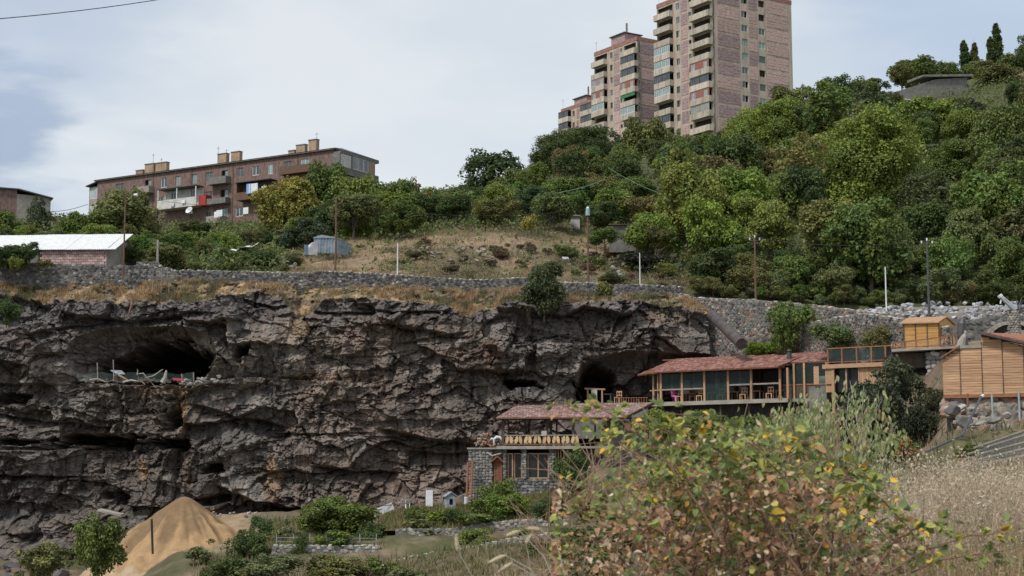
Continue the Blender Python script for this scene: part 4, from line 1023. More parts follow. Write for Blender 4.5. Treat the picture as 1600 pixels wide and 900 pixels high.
# far left house corner
FH = Frame(21, 450, 235, 25)
t = FH.thing('apartment_block', 'corner of a dark red block at the left edge of the view', 'building')
zr = FH.z(297); m = MB(); m.box(-12, 0, 0, 9, zr - 12, zr); m.build('wall', M_tuffd, t)
m = MB(); m.hexa([(0.003, 0, zr - 12), (5, .6, zr - 12), (5, 9, zr - 12), (0.003, 9, zr - 12), (0.003, 0, zr - .6), (5, .6, zr - .6), (5, 9, zr - .6), (0.003, 9, zr - .6)]); m.build('end_wall', M_conc, t)
m = MB(); m.hexa([(-12.2, -.4, zr + .01), (.2, -.4, zr + .01), (.2, 9, zr + .01), (-12.2, 9, zr + .01), (-12.2, -.4, zr + .2), (.2, -.4, zr + .2), (.2, 9, zr + .6), (-12.2, 9, zr + .6)])
m.hexa([(.21, -.4, zr), (5.3, .2, zr - .9), (5.3, 9, zr - .9), (.21, 9, zr), (.21, -.4, zr + .2), (5.3, .2, zr - .7), (5.3, 9, zr - .7), (.21, 9, zr + .2)]); m.build('roof', M_steel, t)
# ------------------------------------------------------------------ stones
def ico():
    bm = bmesh.new(); bmesh.ops.create_icosphere(bm, subdivisions=1, radius=1); v = np.array([x.co[:] for x in bm.verts]); f = np.array([[q.index for q in p.verts] for p in bm.faces]); bm.free(); return v, f
ICV, ICF = ico()
def stones_mesh(name, pos, dims, cols, rg, rot=True):
    """many small faceted stones as one mesh"""
    n = len(pos); k = len(ICV)
    v = ICV[None] * (1 + .38 * (rg.random((n, k, 1)) - .5)) + .16 * (rg.random((n, k, 3)) - .5)
    v = np.sign(v) * np.abs(v) ** .72
    v = v * np.asarray(dims)[:, None, :] * .5
    if rot:
        a = rg.uniform(-.5, .5, (n, 1)); ca, sa = np.cos(a), np.sin(a)
        x, z = v[..., 0] * ca - v[..., 2] * sa, v[..., 0] * sa + v[..., 2] * ca
        v = np.stack([x, v[..., 1], z], -1)
    v = v + np.asarray(pos)[:, None, :]
    f = (ICF[None] + (np.arange(n) * k)[:, None, None]).reshape(-1, 3)
    me = np_mesh(name, v.reshape(-1, 3), f, np.repeat(cols, len(ICF), 0)); me.materials.append(M_stone); return me
PAL_GREY = [(.105, .105, .11), (.16, .16, .158), (.07, .07, .075), (.23, .225, .21), (.13, .12, .115), (.36, .35, .33)]
PAL_MIX = [(.17, .165, .155), (.24, .22, .20), (.27, .16, .125), (.13, .13, .13), (.33, .31, .28), (.15, .19, .19), (.20, .18, .16), (.22, .20, .19)]
def stone_wall(name, label, top, base, thick=.5, size=.27, pal=PAL_GREY, weights=None, coping=None, seed=1, cat='stone wall', cap_col=(.36, .34, .31), pillars=None):
    """top/base: world polylines of the face (same count); a mortar body with a skin of stones, coping stones along the top"""
    rg = np.random.default_rng(seed); o = Vector(base[0]); t = thing(name, label, cat, o)
    T = [Vector(p) - o for p in top]; B = [Vector(p) - o for p in base]; m = MB()
    for i in range(len(T) - 1):
        d = (T[i + 1] - T[i]); n_ = Vector((-d.y, d.x, 0)).normalized() * thick
        m.hexa([B[i], B[i + 1], B[i + 1] + n_, B[i] + n_, T[i], T[i + 1], T[i + 1] + n_, T[i] + n_])
    m.build('wall_core', M_mortar, t)
    pos = []; dm = []
    for i in range(len(T) - 1):
        L_ = (T[i + 1] - T[i]).length; n_ = Vector((-(T[i + 1] - T[i]).y, (T[i + 1] - T[i]).x, 0)).normalized()
        nu = max(1, int(L_ / size))
        for a in range(nu):
            u = (a + .5) / nu; tp = T[i].lerp(T[i + 1], u); bp = B[i].lerp(B[i + 1], u); H_ = (tp - bp).length; nv = max(1, int(H_ / (size * .78)))
            for b in range(nv):
                w = (b + .5 + rg.uniform(-.22, .22)) / nv; q = bp.lerp(tp, w) + (T[i + 1] - T[i]).normalized() * (rg.uniform(-.3, .3) * size + (b % 2) * .5 * size) - n_ * rg.uniform(-.06, .03) * (size / .27)
                pos.append(q[:]); s_ = size * rg.uniform(.75, 1.35); dm.append((s_ * 1.3, s_ * .42, s_ * .98))
    cols = np.array([pal[i] for i in rg.choice(len(pal), len(pos), p=weights)]) * (1 + .4 * (rg.random((len(pos), 1)) - .5))
    o2 = link('stones', stones_mesh('stones', np.array(pos), np.array(dm), cols, rg), parent=t, kind='stuff')
    if coping:
        pos = []; dm = []
        for i in range(len(T) - 1):
            d = T[i + 1] - T[i]; n_ = Vector((-d.y, d.x, 0)).normalized(); k = max(1, int(d.length / coping))
            for a in range(k):
                q = T[i].lerp(T[i + 1], (a + .5) / k) + n_ * thick * .45 + Vector((0, 0, rg.uniform(0, .07))); pos.append(q[:]); dm.append((coping * rg.uniform(.9, 1.4), thick * 1.1, .14 * rg.uniform(.7, 1.5)))
        cols = np.array([cap_col] * len(pos)) * (1 + .5 * (rg.random((len(pos), 1)) - .5))
        link('coping', stones_mesh('coping', np.array(pos), np.array(dm), cols, rg, False), parent=t, kind='stuff')
    if pillars:
        for px in pillars:
            pass
    return t, T, B
def path(pts, D): return [P(x, y, D if not callable(D) else D(x)) for x, y in pts]
WALLD = 133.6
top = [(283, 423), (330, 424), (400, 425), (470, 428), (505, 424), (560, 427), (640, 431), (700, 436), (740, 438), (790, 436), (830, 434), (850, 437), (880, 442), (930, 443), (960, 446), (1000, 445), (1040, 448), (1066, 449)]
stone_wall('stone_wall', 'long low dry stone wall with wavy top along the cliff edge', path(top, WALLD), [P(x, y + 34, WALLD) for x, y in top], seed=2, size=.21, pal=[tuple(v * .8 for v in c_) for c_ in PAL_GREY], coping=.42, weights=[.3, .2, .26, .08, .12, .04])
# wall under the garage
top = [(-60, 409), (0, 410), (80, 412), (150, 414), (213, 415)]
stone_wall('stone_wall', 'blackish rubble wall carrying the brick garage', path(top, 132.4), [P(x, y + 45, 132.4) for x, y in top], seed=3, size=.25, weights=[.3, .2, .26, .08, .12, .04])
top = [(213, 409), (245, 409), (256, 418), (286, 424)]
stone_wall('stone_wall', 'short dark stone wall stub between garage and wooden gangway', path(top, 134.4), [P(x, y + 45, 134.4) for x, y in top], seed=4, size=.24)
# tall retaining wall stepping down to the right
top = [(1058, 458), (1080, 466), (1180, 470), (1290, 480), (1350, 488), (1412, 493)]
rdist = lambda x: 132 - (x - 1080) * .045
stone_wall('retaining_wall', 'tall retaining wall of many coloured stones above the restaurant', path(top, rdist), [P(x, 600, rdist(x)) for x, y in top], seed=5, size=.25, pal=PAL_MIX, coping=.5, thick=.6)
# lower front terrace of the same wall with a sloping cap
top = [(1140, 538), (1200, 520), (1290, 500), (1345, 491), (1420, 500), (1480, 512)]
rd2 = lambda x: 129 - (x - 1140) * .06
stone_wall('retaining_wall', 'lower retaining wall with a sloping pale cap behind the shed', path(top, rd2), [P(x, 610, rd2(x)) for x, y in top], seed=6, size=.25, pal=PAL_MIX, coping=.6, cap_col=(.42, .40, .37), weights=[.2, .2, .08, .14, .1, .06, .12, .1])
# right masonry with a stone arch
top = [(1470, 497), (1520, 500), (1545, 494), (1640, 492)]
rd3 = lambda x: 113
t, T_, B_ = stone_wall('stone_wall', 'grey block wall with a pale stone arch behind the plank building', path(top, rd3), [P(x, 560, 113) for x, y in top], seed=7, size=.4, pal=[(.15, .15, .145), (.20, .195, .19), (.12, .12, .12)])
o = t.location
m = MB(); cx, cy = 1583, 534; ar = []
for k in range(15):
    a = math.pi * (k / 14); 
    for r0_ in (32, 38):
        ar.append(P(cx - r0_ * math.cos(a) * 1.15, cy - r0_ * math.sin(a) * .88, 112.5) - o)
for k in range(14):
    a0, b0, a1, b1 = ar[2 * k], ar[2 * k + 1], ar[2 * k + 2], ar[2 * k + 3]; q = Vector((0, .45, 0))
    g_ = (a1 - a0) * .04
    m.hexa([a0 + g_, a1 - g_, a1 - g_ + q, a0 + g_ + q, b0 + g_, b1 - g_, b1 - g_ + q, b0 + g_ + q])
m.build('arch', M_conc, t)
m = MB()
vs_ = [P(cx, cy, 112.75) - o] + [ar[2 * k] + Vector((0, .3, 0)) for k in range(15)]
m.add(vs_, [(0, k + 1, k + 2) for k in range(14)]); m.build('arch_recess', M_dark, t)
# round stone pillar carrying a metal spout
def stone_pillar(px0, px1, py0, py1, D, label, seed):
    a = P((px0 + px1) / 2, py1, D); r_ = (px1 - px0) / F * D / 2; h = P(px0, py0, D).z - a.z; rg = np.random.default_rng(seed)
    t = thing('stone_pillar', label, 'pillar', a); m = MB(); m.tube([(0, 0, -.6), (0, 0, h)], r_ * .88, 12); m.build('core', M_mortar, t)
    pos = []; dm = []; nr = int((h + .5) / .16)
    for i in range(nr):
        for k in range(11):
            an = 2 * math.pi * (k + (i % 2) * .5) / 11; pos.append((math.cos(an) * r_ * .93, math.sin(an) * r_ * .93, -.5 + i * .16 + .08)); dm.append((.27, .2, .2))
    cols = np.array([[(.30, .28, .25), (.22, .21, .2), (.36, .34, .31)][i] for i in rg.integers(0, 3, len(pos))]) * (1 + .3 * (rg.random((len(pos), 1)) - .5))
    link('stones', stones_mesh('stones', np.array(pos), np.array(dm), cols, rg), parent=t, kind='stuff'); return t
stone_pillar(1577, 1593, 486, 520, 104, 'round pillar of pale stones in front of the arch', 3)
a = P(1587, 487, 104); t = thing('metal_launcher', 'silver metal chute tilted up on the round stone pillar', 'metal chute', a)
b = P(1564, 464, 104.2) - a; m = MB(); d = b.normalized(); m.tube([(0, 0, .1), b * .5 + Vector((0, 0, .06)), b], [.2, .17, .14], 10); m.build('barrel', M_galv, t)
m = MB(); m.bar((0, -.1, .18), b * .75 + Vector((0, -.1, .16)), .16, .06); m.build('side_plate', M_galv, t)
m = MB(); m.tube([b, b + Vector((-.1, 0, .12))], .17, 8); m.tube([b + Vector((.02, 0, -.1)), b + Vector((-.05, 0, -.45))], .05, 6); m.build('muzzle', M_white, t)
m = MB(); m.box(-.5, .45, -.3, .3, -.05, .1); m.bar((-.4, 0, 0), (-.9, 0, -.35), .07); m.build('cradle', M_steel, t)
m = MB()
for k in range(14):
    x = random.uniform(0, .9); m.tube([(x, random.uniform(-.2, .2), .1), (x + random.uniform(-.3, .5), random.uniform(-.3, .3), random.uniform(.1, .9))], .03, 4)
m.build('strap_bundle', M_steel, t)

# ------------------------------------------------------------------ rubble heap of grey rocks above the retaining wall
ROCKS = []
for s_ in range(6):
    rg = np.random.default_rng(200 + s_); bm = bmesh.new(); bmesh.ops.create_icosphere(bm, subdivisions=2, radius=.5)
    nn = [Vector(rg.normal(size=3)).normalized() for _ in range(9)]; dd_ = [.20 + .17 * rg.random() for _ in range(9)]
    for v in bm.verts:
        for a_, b_ in zip(nn, dd_):
            k = v.co.dot(a_)
            if k > b_: v.co -= a_ * (k - b_)
    me = bpy.data.meshes.new('rock'); bm.to_mesh(me); bm.free(); ROCKS.append(me)
M_rockg = mat('grey_rock', (.24, .24, .25), (.40, .40, .41), scale=2.5, bump=.5, bscale=8, objvar=.35, objcol=True)
for me in ROCKS: me.materials.append(M_rockg)
def rock(loc, sx, sy, sz, label, grp, col=(1, 1, 1), name='rock'):
    o = bpy.data.objects.new(name, random.choice(ROCKS)); COL.objects.link(o); o.location = loc; o.scale = (sx, sy, sz)
    o.rotation_euler = (random.uniform(-.4, .4), random.uniform(-.4, .4), random.uniform(0, 6.28)); o.color = (*col, 1); tag(o, label, 'rock', grp); return o
rr = random.Random(12)
for k in range(230):
    px = rr.uniform(1336, 1612); lay = rr.random(); topy = np.interp(px, [1336, 1380, 1420, 1500, 1612], [486, 480, 473, 471, 470]); boty = np.interp(px, [1336, 1420, 1480, 1612], [490, 494, 498, 503])
    py = boty + (topy - boty) * lay; D = np.interp(px, [1336, 1612], [122, 112]) + 3.5 * lay + rr.uniform(-.3, .3); s_ = rr.uniform(.28, .62)
    rock(P(px, py + 2, D), s_ * 1.3, s_, s_ * .95, 'grey rock in the long heap behind the retaining wall', 'grey rocks heaped along the wall')
m = MB(); q = [(1330, 492), (1420, 486), (1500, 484), (1640, 484)]
vv = []
for px, py in q: D = np.interp(px, [1336, 1640], [122, 112]); vv += [P(px, py + 26, D + .3)[:], P(px, py + 5, D + .6)[:], P(px, py - 6, D + 5)[:], P(px, py + 14, D + 16)[:]]
m.add(vv, [(4 * i + j, 4 * i + 4 + j, 4 * i + 5 + j, 4 * i + 1 + j) for i in range(3) for j in range(3)]); o = m.build('rubble_bank', M_hill and mat('bank_soil', (.15, .13, .11), (.24, .21, .18), scale=1, bump=.4), kind='structure')

# ------------------------------------------------------------------ brick garage with a white tin roof, left edge
FG = Frame(166, 418, 134.5, -4)
t = FG.thing('garage', 'low pink block garage with a white corrugated roof above the cliff', 'garage')
u0 = FG.u(-70); u1 = 0; zt = FG.z(388, 0); ztl = FG.z(385, FG.u(0)); zr = FG.z(373, 1.5); y1 = 5.2; wr = FG.u(213, 1, 2.6)
m = MB(); m.box(u0, 0, .12, .3, -2, zt); m.build('wall_core', M_mortar, t)
M_blk = mat('pink_block', (.36, .245, .225), (.52, .38, .345), scale=2.5, bump=.3, objvar=.3)
bl = 0.40; hh = .225; nrow = 8; bmesh_cache = []
for k in range(5):
    m = MB(); j = .014; e = [random.uniform(-.012, .012) for _ in range(4)]
    m.hexa([(j + e[0], 0, j), (bl - j, 0 + e[1], j), (bl - j, .12, j), (j, .12, j), (j, e[2], hh - j), (bl - j, e[3], hh - j + e[0]), (bl - j, .12, hh - j), (j, .12, hh - j)]); me = m.mesh('block'); me.materials.append(M_blk); bmesh_cache.append(me)
cnt = 0
for r_ in range(nrow):
    u = -bl - (.2 if r_ % 2 else 0)
    while u > FG.u(60) and cnt < 290:
        o = bpy.data.objects.new('block', random.choice(bmesh_cache)); COL.objects.link(o); o.parent = t; o.location = (u, -.02 + random.uniform(-.015, .015), zt - (r_ + 1) * hh - .02); cnt += 1; u -= bl
m = MB(); m.box(FG.u(-70), FG.u(60) - .02, -.04, .1, -2, zt - .02); m.build('rendered_wall', M_mortar, t)
# gable on the right, apex toward the ridge
ap = FG.z(372, 0, 0) + .35
m = MB(); gx = .02; c_ = [(0, 0, -2), (wr * .55, y1, -2), (wr * .55, y1, zt - .3), (wr * .28, y1 * .5, ap + .25), (0, 0, zt)]
m.add([Vector(p) for p in c_] + [Vector(p) + Vector((-.2, .05, 0)) for p in c_], [(0, 1, 2, 3, 4), (9, 8, 7, 6, 5)] + [(i, (i + 5), (i + 1) % 5 + 5, (i + 1) % 5) for i in range(5)]); m.build('gable_wall', M_conc, t)
# corrugated roof sheets, each its own, slightly uneven
k = 0; u = u0; r2 = random.Random(4)
dv = Vector((wr * .28, y1 * .5, ap + .3 - zt)); back = Vector((wr * .28, y1 * .5, -(ap + .5 - zt)))
while u < .1:
    w_ = 1.1; m = MB(); nC = 12; vs_ = []; dz = r2.uniform(0, .04)
    for i in range(nC + 1):
        uu = u + w_ * i / nC; zc = .035 * (i % 2) + dz
        for f_ in (-.12, 1.02): p = Vector((uu, -.02, zt)) + dv * f_; vs_.append(p + Vector((0, 0, zc + .05)))
    n_ = len(vs_); vs_ += [v - Vector((0, 0, .03)) for v in vs_]
    fs_ = [(2 * i, 2 * i + 2, 2 * i + 3, 2 * i + 1) for i in range(nC)] + [(n_ + 2 * i, n_ + 2 * i + 1, n_ + 2 * i + 3, n_ + 2 * i + 2) for i in range(nC)] + [(2 * i, n_ + 2 * i, n_ + 2 * i + 2, 2 * i + 2) for i in range(nC)]
    m.add(vs_, fs_); m.build('roof_sheet', M_white, t); u += w_ - .02
m = MB(); a_ = Vector((u0, 0, zt)) + dv; b_ = Vector((.15, 0, zt)) + dv; m.hexa([a_ - Vector((0, .0, .06)), b_ - Vector((0, 0, .06)), b_ + back, a_ + back, a_, b_, b_ + back + Vector((0, 0, .06)), a_ + back + Vector((0, 0, .06))]); m.build('rear_roof', M_white, t)
m = MB(); m.bar(Vector((.18, -.1, zt - .02)), Vector((.18, 0, zt)) + dv, .06, .12); m.bar(Vector((.18, 0, zt)) + dv, Vector((.18, 0, zt)) + dv + back * 1.1, .06, .14); m.build('barge_board', M_woodd, t)

# ------------------------------------------------------------------ poles, posts and wires
def pole(px, y0, y1, D, r_, mat_, name, label, cat, head=None, foot=1.2, lean=0):
    a = P(px, y1, D); h = P(px, y0, D).z - a.z; t = thing(name, label, cat, a); m = MB(); m.tube([(0, 0, -foot), (lean, 0, h)], [r_ * .85, r_ * .6], 8); m.build('shaft', mat_, t)
    if head == 'cross':
        m = MB(); m.bar((-.45 + lean, 0, h - .25), (.45 + lean, 0, h - .25), .08); m.build('crossarm', M_woodd, t)
        for x in (-.4, .4): i = MB(); i.tube([(x + lean, 0, h - .2), (x + lean, 0, h - .02)], [.05, .07], 8); i.build('insulator', M_white, t)
        i = MB(); i.tube([(lean, 0, h), (lean, 0, h + .2)], [.06, .05], 8); i.build('insulator', M_white, t)
    if head == 'lamp':
        m = MB(); m.tube([(0, 0, h - .1), (.3, -.1, h + .05), (.8, -.2, h + .02)], .035, 6); m.build('bracket', M_rust, t); m = MB(); m.tube([(.75, -.2, h), (1.05, -.25, h - .03)], [.09, .14], 8); m.build('lamp_head', M_white, t)
    if head == 'cam':
        m = MB(); m.tube([(0, 0, h - .6), (0, 0, h + .02)], [.19, .17], 10); m.build('shade', mat('blue_grey_enamel', (.22, .33, .36), (.30, .42, .45), scale=3, rough=.5), t); m = MB(); m.tube([(0, 0, h + .025), (0, 0, h + .16)], [.14, .07], 10); m.build('lamp_glass', M_white, t)
    if head == 'conc':
        m = MB(); m.bar((-.4, 0, h - .3), (.4, 0, h - .3), .1); m.tube([(-.35, 0, h - .25), (-.35, 0, h + .05)], .05, 6); m.build('crossarm', M_concd, t)
    return t, a + Vector((lean, 0, h))
_, p1 = pole(193, 305, 412, 131.8, .10, M_rust, 'street_lamp', 'rusty pole with a small lamp in front of the garage gable', 'pole', 'lamp')
pole(246, 375, 407, 137, .16, M_conc, 'utility_post', 'short grey concrete post with a small crossarm in the scrub', 'post', 'conc')
pole(524, 313, 423, 134.6, .115, M_rust, 'utility_pole', 'dark thin pole standing before the blue shed', 'pole')
pole(621, 380, 431, 134.3, .075, M_white, 'white_post', 'white post on the dry slope, left of the others', 'post')
_, p4 = pole(919, 326, 440, 134.3, .12, M_rust, 'street_lamp', 'tall pole with a blue grey lamp head on the dry slope', 'pole', 'cam')
pole(1000, 395, 440, 134.6, .06, M_white, 'white_post', 'short white post beside the dark thicket', 'post')
_, p2 = pole(1181, 371, 470, 128.5, .11, M_rust, 'utility_pole', 'wooden pole with crossarm behind the tall retaining wall', 'pole', 'cross')
pole(1385, 417, 482, 122, .075, M_white, 'white_post', 'white post rising over the right end of the retaining wall', 'post')
_, p3 = pole(1452, 376, 492, 117, .12, M_steel, 'utility_pole', 'dark pole standing in the rubble heap', 'pole', 'cross')
def wire(name, a, b, sag, r_, mat_, label, cat='cable', n=14):
    a = Vector(a); b = Vector(b); m = MB(); pts_ = [(a.lerp(b, i / n) - Vector((0, 0, sag * 4 * (i / n) * (1 - i / n)))) - a for i in range(n + 1)]
    m.tube(pts_, r_, 5); o = m.build(name, mat_); o.location = a; tag(o, label, cat); return o
M_cab = mat('cable_rubber', (.03, .03, .032), (.05, .05, .05), scale=3)
wire('power_cable', p2, p3, .5, .022, M_cab, 'thin wire between the two crossarm poles on the right')
wire('power_cable', P(-260, 44, 30), P(290, -8, 42), .15, .011, M_cab, 'thin black wire crossing the sky in the top corner', n=20)
wire('power_cable', P(70, 331, 200), P(137, 319, 232), .3, .035, M_cab, 'wire running to the glazed end of the red block')
M_gcab = mat('green_hose', (.16, .30, .20), (.24, .38, .28), scale=3)
wire('washing_line', P(858, 303, 172), P(946, 280, 172), .25, .028, M_gcab, 'pale green cable slung between trees on the slope')
wire('washing_line', P(950, 262, 178), P(1072, 313, 178), .5, .03, M_gcab, 'faint cable descending right of the green one')

wire('power_cable', p1, P(524, 315, 134.6), .7, .014, M_cab, 'faint wire from the lamp by the garage to the dark thin pole')
wire('power_cable', P(524, 315, 134.6), p4, .9, .014, M_cab, 'faint wire between the dark thin pole and the tall lamp pole')
wire('power_cable', p4, p2, .8, .014, M_cab, 'faint wire from the tall lamp pole to the crossarm pole')
# ------------------------------------------------------------------ sheds and junk along the top
def panel_shed(px0, px1, y0, y1, D, deg, label):
    fr = Frame(px0, y1, D, deg); t = fr.thing('metal_shed', label, 'shed'); w = fr.u(px1, 1); h = fr.z(y0, w / 2); n = 7
    Mb = mat('blue_sheet', (.17, .23, .28), (.33, .39, .43), scale=1.6, rough=.6, objvar=.2)
    for k in range(n):
        m = MB(); a = w * k / n; b = w * (k + 1) / n - .03; hs = h * (1 - .15 * abs(k - 2) / n) - .25 * (k == 0); m.box(a, b, -.02 * (k % 2), .04, -.4, hs); m.bar((a, -.04, -.3), (a, -.04, hs), .06); m.build('sheet', Mb, t)
    m = MB(); q = [(w, 0, -.4), (w + 1.6, 2.2, -.4), (w + 1.6, 2.2, h * .6), (w, 0, h * .85)]; m.add(q + [(x - .05, y + .05, z) for x, y, z in q], [(0, 1, 2, 3), (7, 6, 5, 4), (3, 2, 6, 7)]); m.build('side_sheet', Mb, t)
    m = MB(); q = [(-.1, -.1, h * .84), (w * .35, -.1, h + .06), (w, -.1, h * .86), (w + 1.6, 2.2, h * .64), (w * .5, 2.4, h), (-.1, 2.2, h * .8)]; m.add(q + [(x, y, z - .06) for x, y, z in q], [(0, 1, 2, 3, 4, 5), (11, 10, 9, 8, 7, 6)] + [(i, i + 6, (i + 1) % 6 + 6, (i + 1) % 6) for i in range(6)]); m.build('roof', Mb, t)
    return t
panel_shed(491, 524, 368, 389, 152, 6, 'blue grey sheet metal shed at the left end of the dry slope')
fr = Frame(480, 393, 150, 28); t = fr.thing('tarpaulin_hut', 'crumpled pale tarpaulin hut leaning on the blue shed', 'hut'); m = MB(); h = fr.z(378, 0)
q = [(-.2, 0, -.3), (1.0, 0, -.3), (1.5, .8, -.3), (0.1, .9, h * .5), (.5, -.05, h), (1.2, .1, h * 1.25), (1.5, .8, h * 1.1)]
m.add(q, [(0, 1, 4), (1, 5, 4), (1, 2, 5), (2, 6, 5), (0, 4, 3), (4, 5, 6, 3)]); m.build('tarpaulin', mat('tarpaulin', (.36, .38, .40), (.62, .64, .66), scale=1.2), t)
m = MB(); m.box(-.3, .1, -.02, .06, -.3, h * .7); m.build('blue_sheet', mat('blue_tin', (.12, .18, .26), (.2, .26, .33), scale=2), t)
# collapsed shack
fr = Frame(332, 410, 146, 5); t = fr.thing('collapsed_shack', 'collapsed shack with a torn white roof sheet in the scrub', 'shack'); u = lambda px: fr.u(px, .5)
m = MB(); m.box(0, u(402), 0, 2.2, -.4, fr.z(402, 2)); m.build('wall', M_oldwood, t)
m = MB(); z_ = fr.z(395, 2); m.hexa([(-.3, -.4, z_ - .2), (u(408), -.4, z_ - .1), (u(408), 2.6, z_), (-.3, 2.6, z_), (-.3, -.4, z_ - .08), (u(408), -.4, z_ + .04), (u(408), 2.6, z_ + .1), (-.3, 2.6, z_ + .1)]); m.build('roof', M_rust, t)
m = MB(); a = u(352); b = u(402); za = fr.z(391, 3); zb = fr.z(378, 5); nq = 7; vs_ = []
for i in range(nq):
    f_ = i / (nq - 1); z = za + (zb - za) * f_ + .12 * math.sin(i * 2.3)
    vs_ += [(a + (b - a) * f_, -.3 + .2 * math.sin(i), z - .18 * (1 + f_)), (a + (b - a) * f_ + .1, .8, z)]
m.add(vs_, [(2 * i, 2 * i + 2, 2 * i + 3, 2 * i + 1) for i in range(nq - 1)]); m.build('torn_sheet', M_white, t)
m = MB()
for k in range(16): x = random.uniform(0, u(400)); m.bar((x, -.5, z_ - .2), (x + random.uniform(-1, 1), random.uniform(0, 1), z_ + random.uniform(0, .5)), .06)
m.build('broken_lath', M_oldwood, t)
# junk rocks in front of the shack
for k in range(14): rock(P(random.uniform(380, 470), random.uniform(408, 420), 143 + random.random() * 3), .6, .5, .4, 'brown stone in the litter before the collapsed shack', 'stones before the shack', (.7, .58, .5))
# stone hut in the trees
fr = Frame(952, 378, 152, -3); t = fr.thing('stone_hut', 'ruined grey stone hut with a dark doorway among the trees', 'hut'); zt = fr.z(352, 3); hol = [(fr.u(997), fr.u(1006), .05, fr.z(353.5, 3) )]; w = fr.u(1024)
m = MB()
for q in rects_minus(0, w, -1, zt, hol): m.box(q[0], q[1], 0, .4, q[2], q[3])
m.build('wall', M_concd, t); m = MB(); m.box(.1, w - .1, 1.5, 1.6, -1, zt - .1); m.build('rear_wall', M_dark, t)
m = MB(); m.box(-.1, w + .2, -.3, 2, zt + .01, zt + .09); m.build('roof', M_woodd, t)
m = MB(); m.box(fr.u(996), fr.u(996) + .08, -.04, .0, .04, zt); m.box(fr.u(1007), fr.u(1007) + .08, -.04, 0, .04, zt); m.box(fr.u(1012), fr.u(1015), -.06, 0, -1, zt - .1); m.build('door_frame', M_oldwood, t)
fr = Frame(892, 349, 171, 0); t = fr.thing('garden_house', 'scrap of a white walled hut behind the lamp pole', 'hut'); zt = fr.z(338, 1); m = MB(); m.box(0, fr.u(906), 0, 2, -2, zt); m.build('wall', mat('limewash', (.36, .35, .32), (.50, .48, .45), scale=1.5), t); m = MB(); m.box(-.2, fr.u(907), -.2, 2.2, zt + .003, zt + .1); m.build('roof', M_oldwood, t)
# pale boulder and broken stones on the dry slope
rock(P(884, 406, 139.5), 1.3, 1.0, .8, 'large pale boulder in the scrub left of the lamp pole', None, (1.15, 1.1, 1.05), 'boulder')
for px, py in ((965, 424), (958, 417), (970, 429)): rock(P(px, py, 138), .55, .4, .45, 'white broken stone right of the lamp pole', 'white stones right of the lamp pole', (1.5, 1.45, 1.4))
for k in range(26):
    px = random.uniform(640, 800); py = random.uniform(383, 408); rock(P(px, py, 0 + np.interp(py, [383, 408], [157, 147])), random.uniform(.4, 1.2), random.uniform(.4, .9), random.uniform(.25, .5), 'brownish stone showing through the dry slope', 'stones on the dry slope', (.95, .8, .72))
# concrete ruin near the skyline
fr = Frame(1372, 159, 252, 20); t = fr.thing('concrete_ruin', 'long grey concrete ruin below the skyline poplars', 'ruin'); u = lambda px: fr.u(px, 3)
m = MB(); b_ = u(1462); c_ = u(1512); z0 = -3; za = fr.z(152, 0); zb = fr.z(124, b_); zc = fr.z(121, c_)
m.hexa([(0, 0, z0), (b_, 0, z0), (b_, 1, z0), (0, 1, z0), (0, 0, za), (b_, 0, zb), (b_, 1, zb), (0, 1, za)]); m.hexa([(b_ + .003, 0, z0), (c_, 0, z0), (c_, 3, z0), (b_ + .003, 3, z0), (b_ + .003, 0, zb), (c_, 0, zc), (c_, 3, zc), (b_ + .003, 3, zb)]); m.build('wall', M_concd, t)
m = MB(); m.hexa([(u(1440), -.5, fr.z(123, b_)), (c_ + .8, -.5, zc + .15), (c_ + .8, 4, zc + .4), (u(1440), 4, fr.z(123, b_)), (u(1440), -.5, fr.z(120, b_)), (c_ + .8, -.5, zc + .55), (c_ + .8, 4, zc + .8), (u(1440), 4, fr.z(119, b_))]); m.build('roof_slab', M_concd, t)
m = MB(); m.box(u(1410), u(1416), -1, 0.5, -6, -2.0); m.build('side_door', mat('pinkish_plaster', (.45, .33, .28), (.55, .43, .38), scale=2), t)
m = MB(); m.hexa([(u(1405), -1.4, fr.z(159, u(1410))), (u(1421), -1.4, fr.z(159, u(1410))), (u(1423), .4, fr.z(157, u(1410))), (u(1407), .4, fr.z(157, u(1410))), (u(1405), -1.4, fr.z(158, u(1410))), (u(1421), -1.4, fr.z(158, u(1410))), (u(1423), .4, fr.z(156, u(1410))), (u(1407), .4, fr.z(156, u(1410)))]); m.build('canopy', M_white, t)

# ------------------------------------------------------------------ wooden gangway over the cliff edge
fr = Frame(240, 440, 131, 0); t = fr.thing('wooden_gangway', 'rickety grey plank gangway with rails at the cliff edge', 'gangway')
for k in range(9):
    m = MB(); m.bar((k * .17 - .2, -.6 + .1 * random.random(), .35 - k * .055), (k * .17 + .4, .9, .5 - k * .055), .13, .03); m.build('plank', M_oldwood, t)
for x, y, h in ((.05, -.5, 1.3), (.75, -.5, 1.25), (1.4, -.5, .0), (.95, .8, 1.5), (.1, .8, 1.5)):
    m = MB(); m.tube([(x, y, -1.0), (x, y, h * .8)], .028, 6); m.build('post', M_oldwood, t)
m = MB(); m.bar((.95, .8, .65), (2.1, 1.2, .62), .05); m.bar((.05, -.5, 1.2), (.75, -.5, .95), .04); m.build('rail', M_oldwood, t)
# steel plate hanging down the rim
m = MB(); a = P(205, 462, 127.5); b = P(201, 492, 126.6) - a; m.tube([(0, 0, 0), b * .5 + Vector((.18, -.1, 0)), b], [.16, .13, .08], 6); o = m.build('bent_pipe', M_rust); o.location = a; tag(o, 'rusty bent plate hanging over the rim above the big cave', 'scrap')
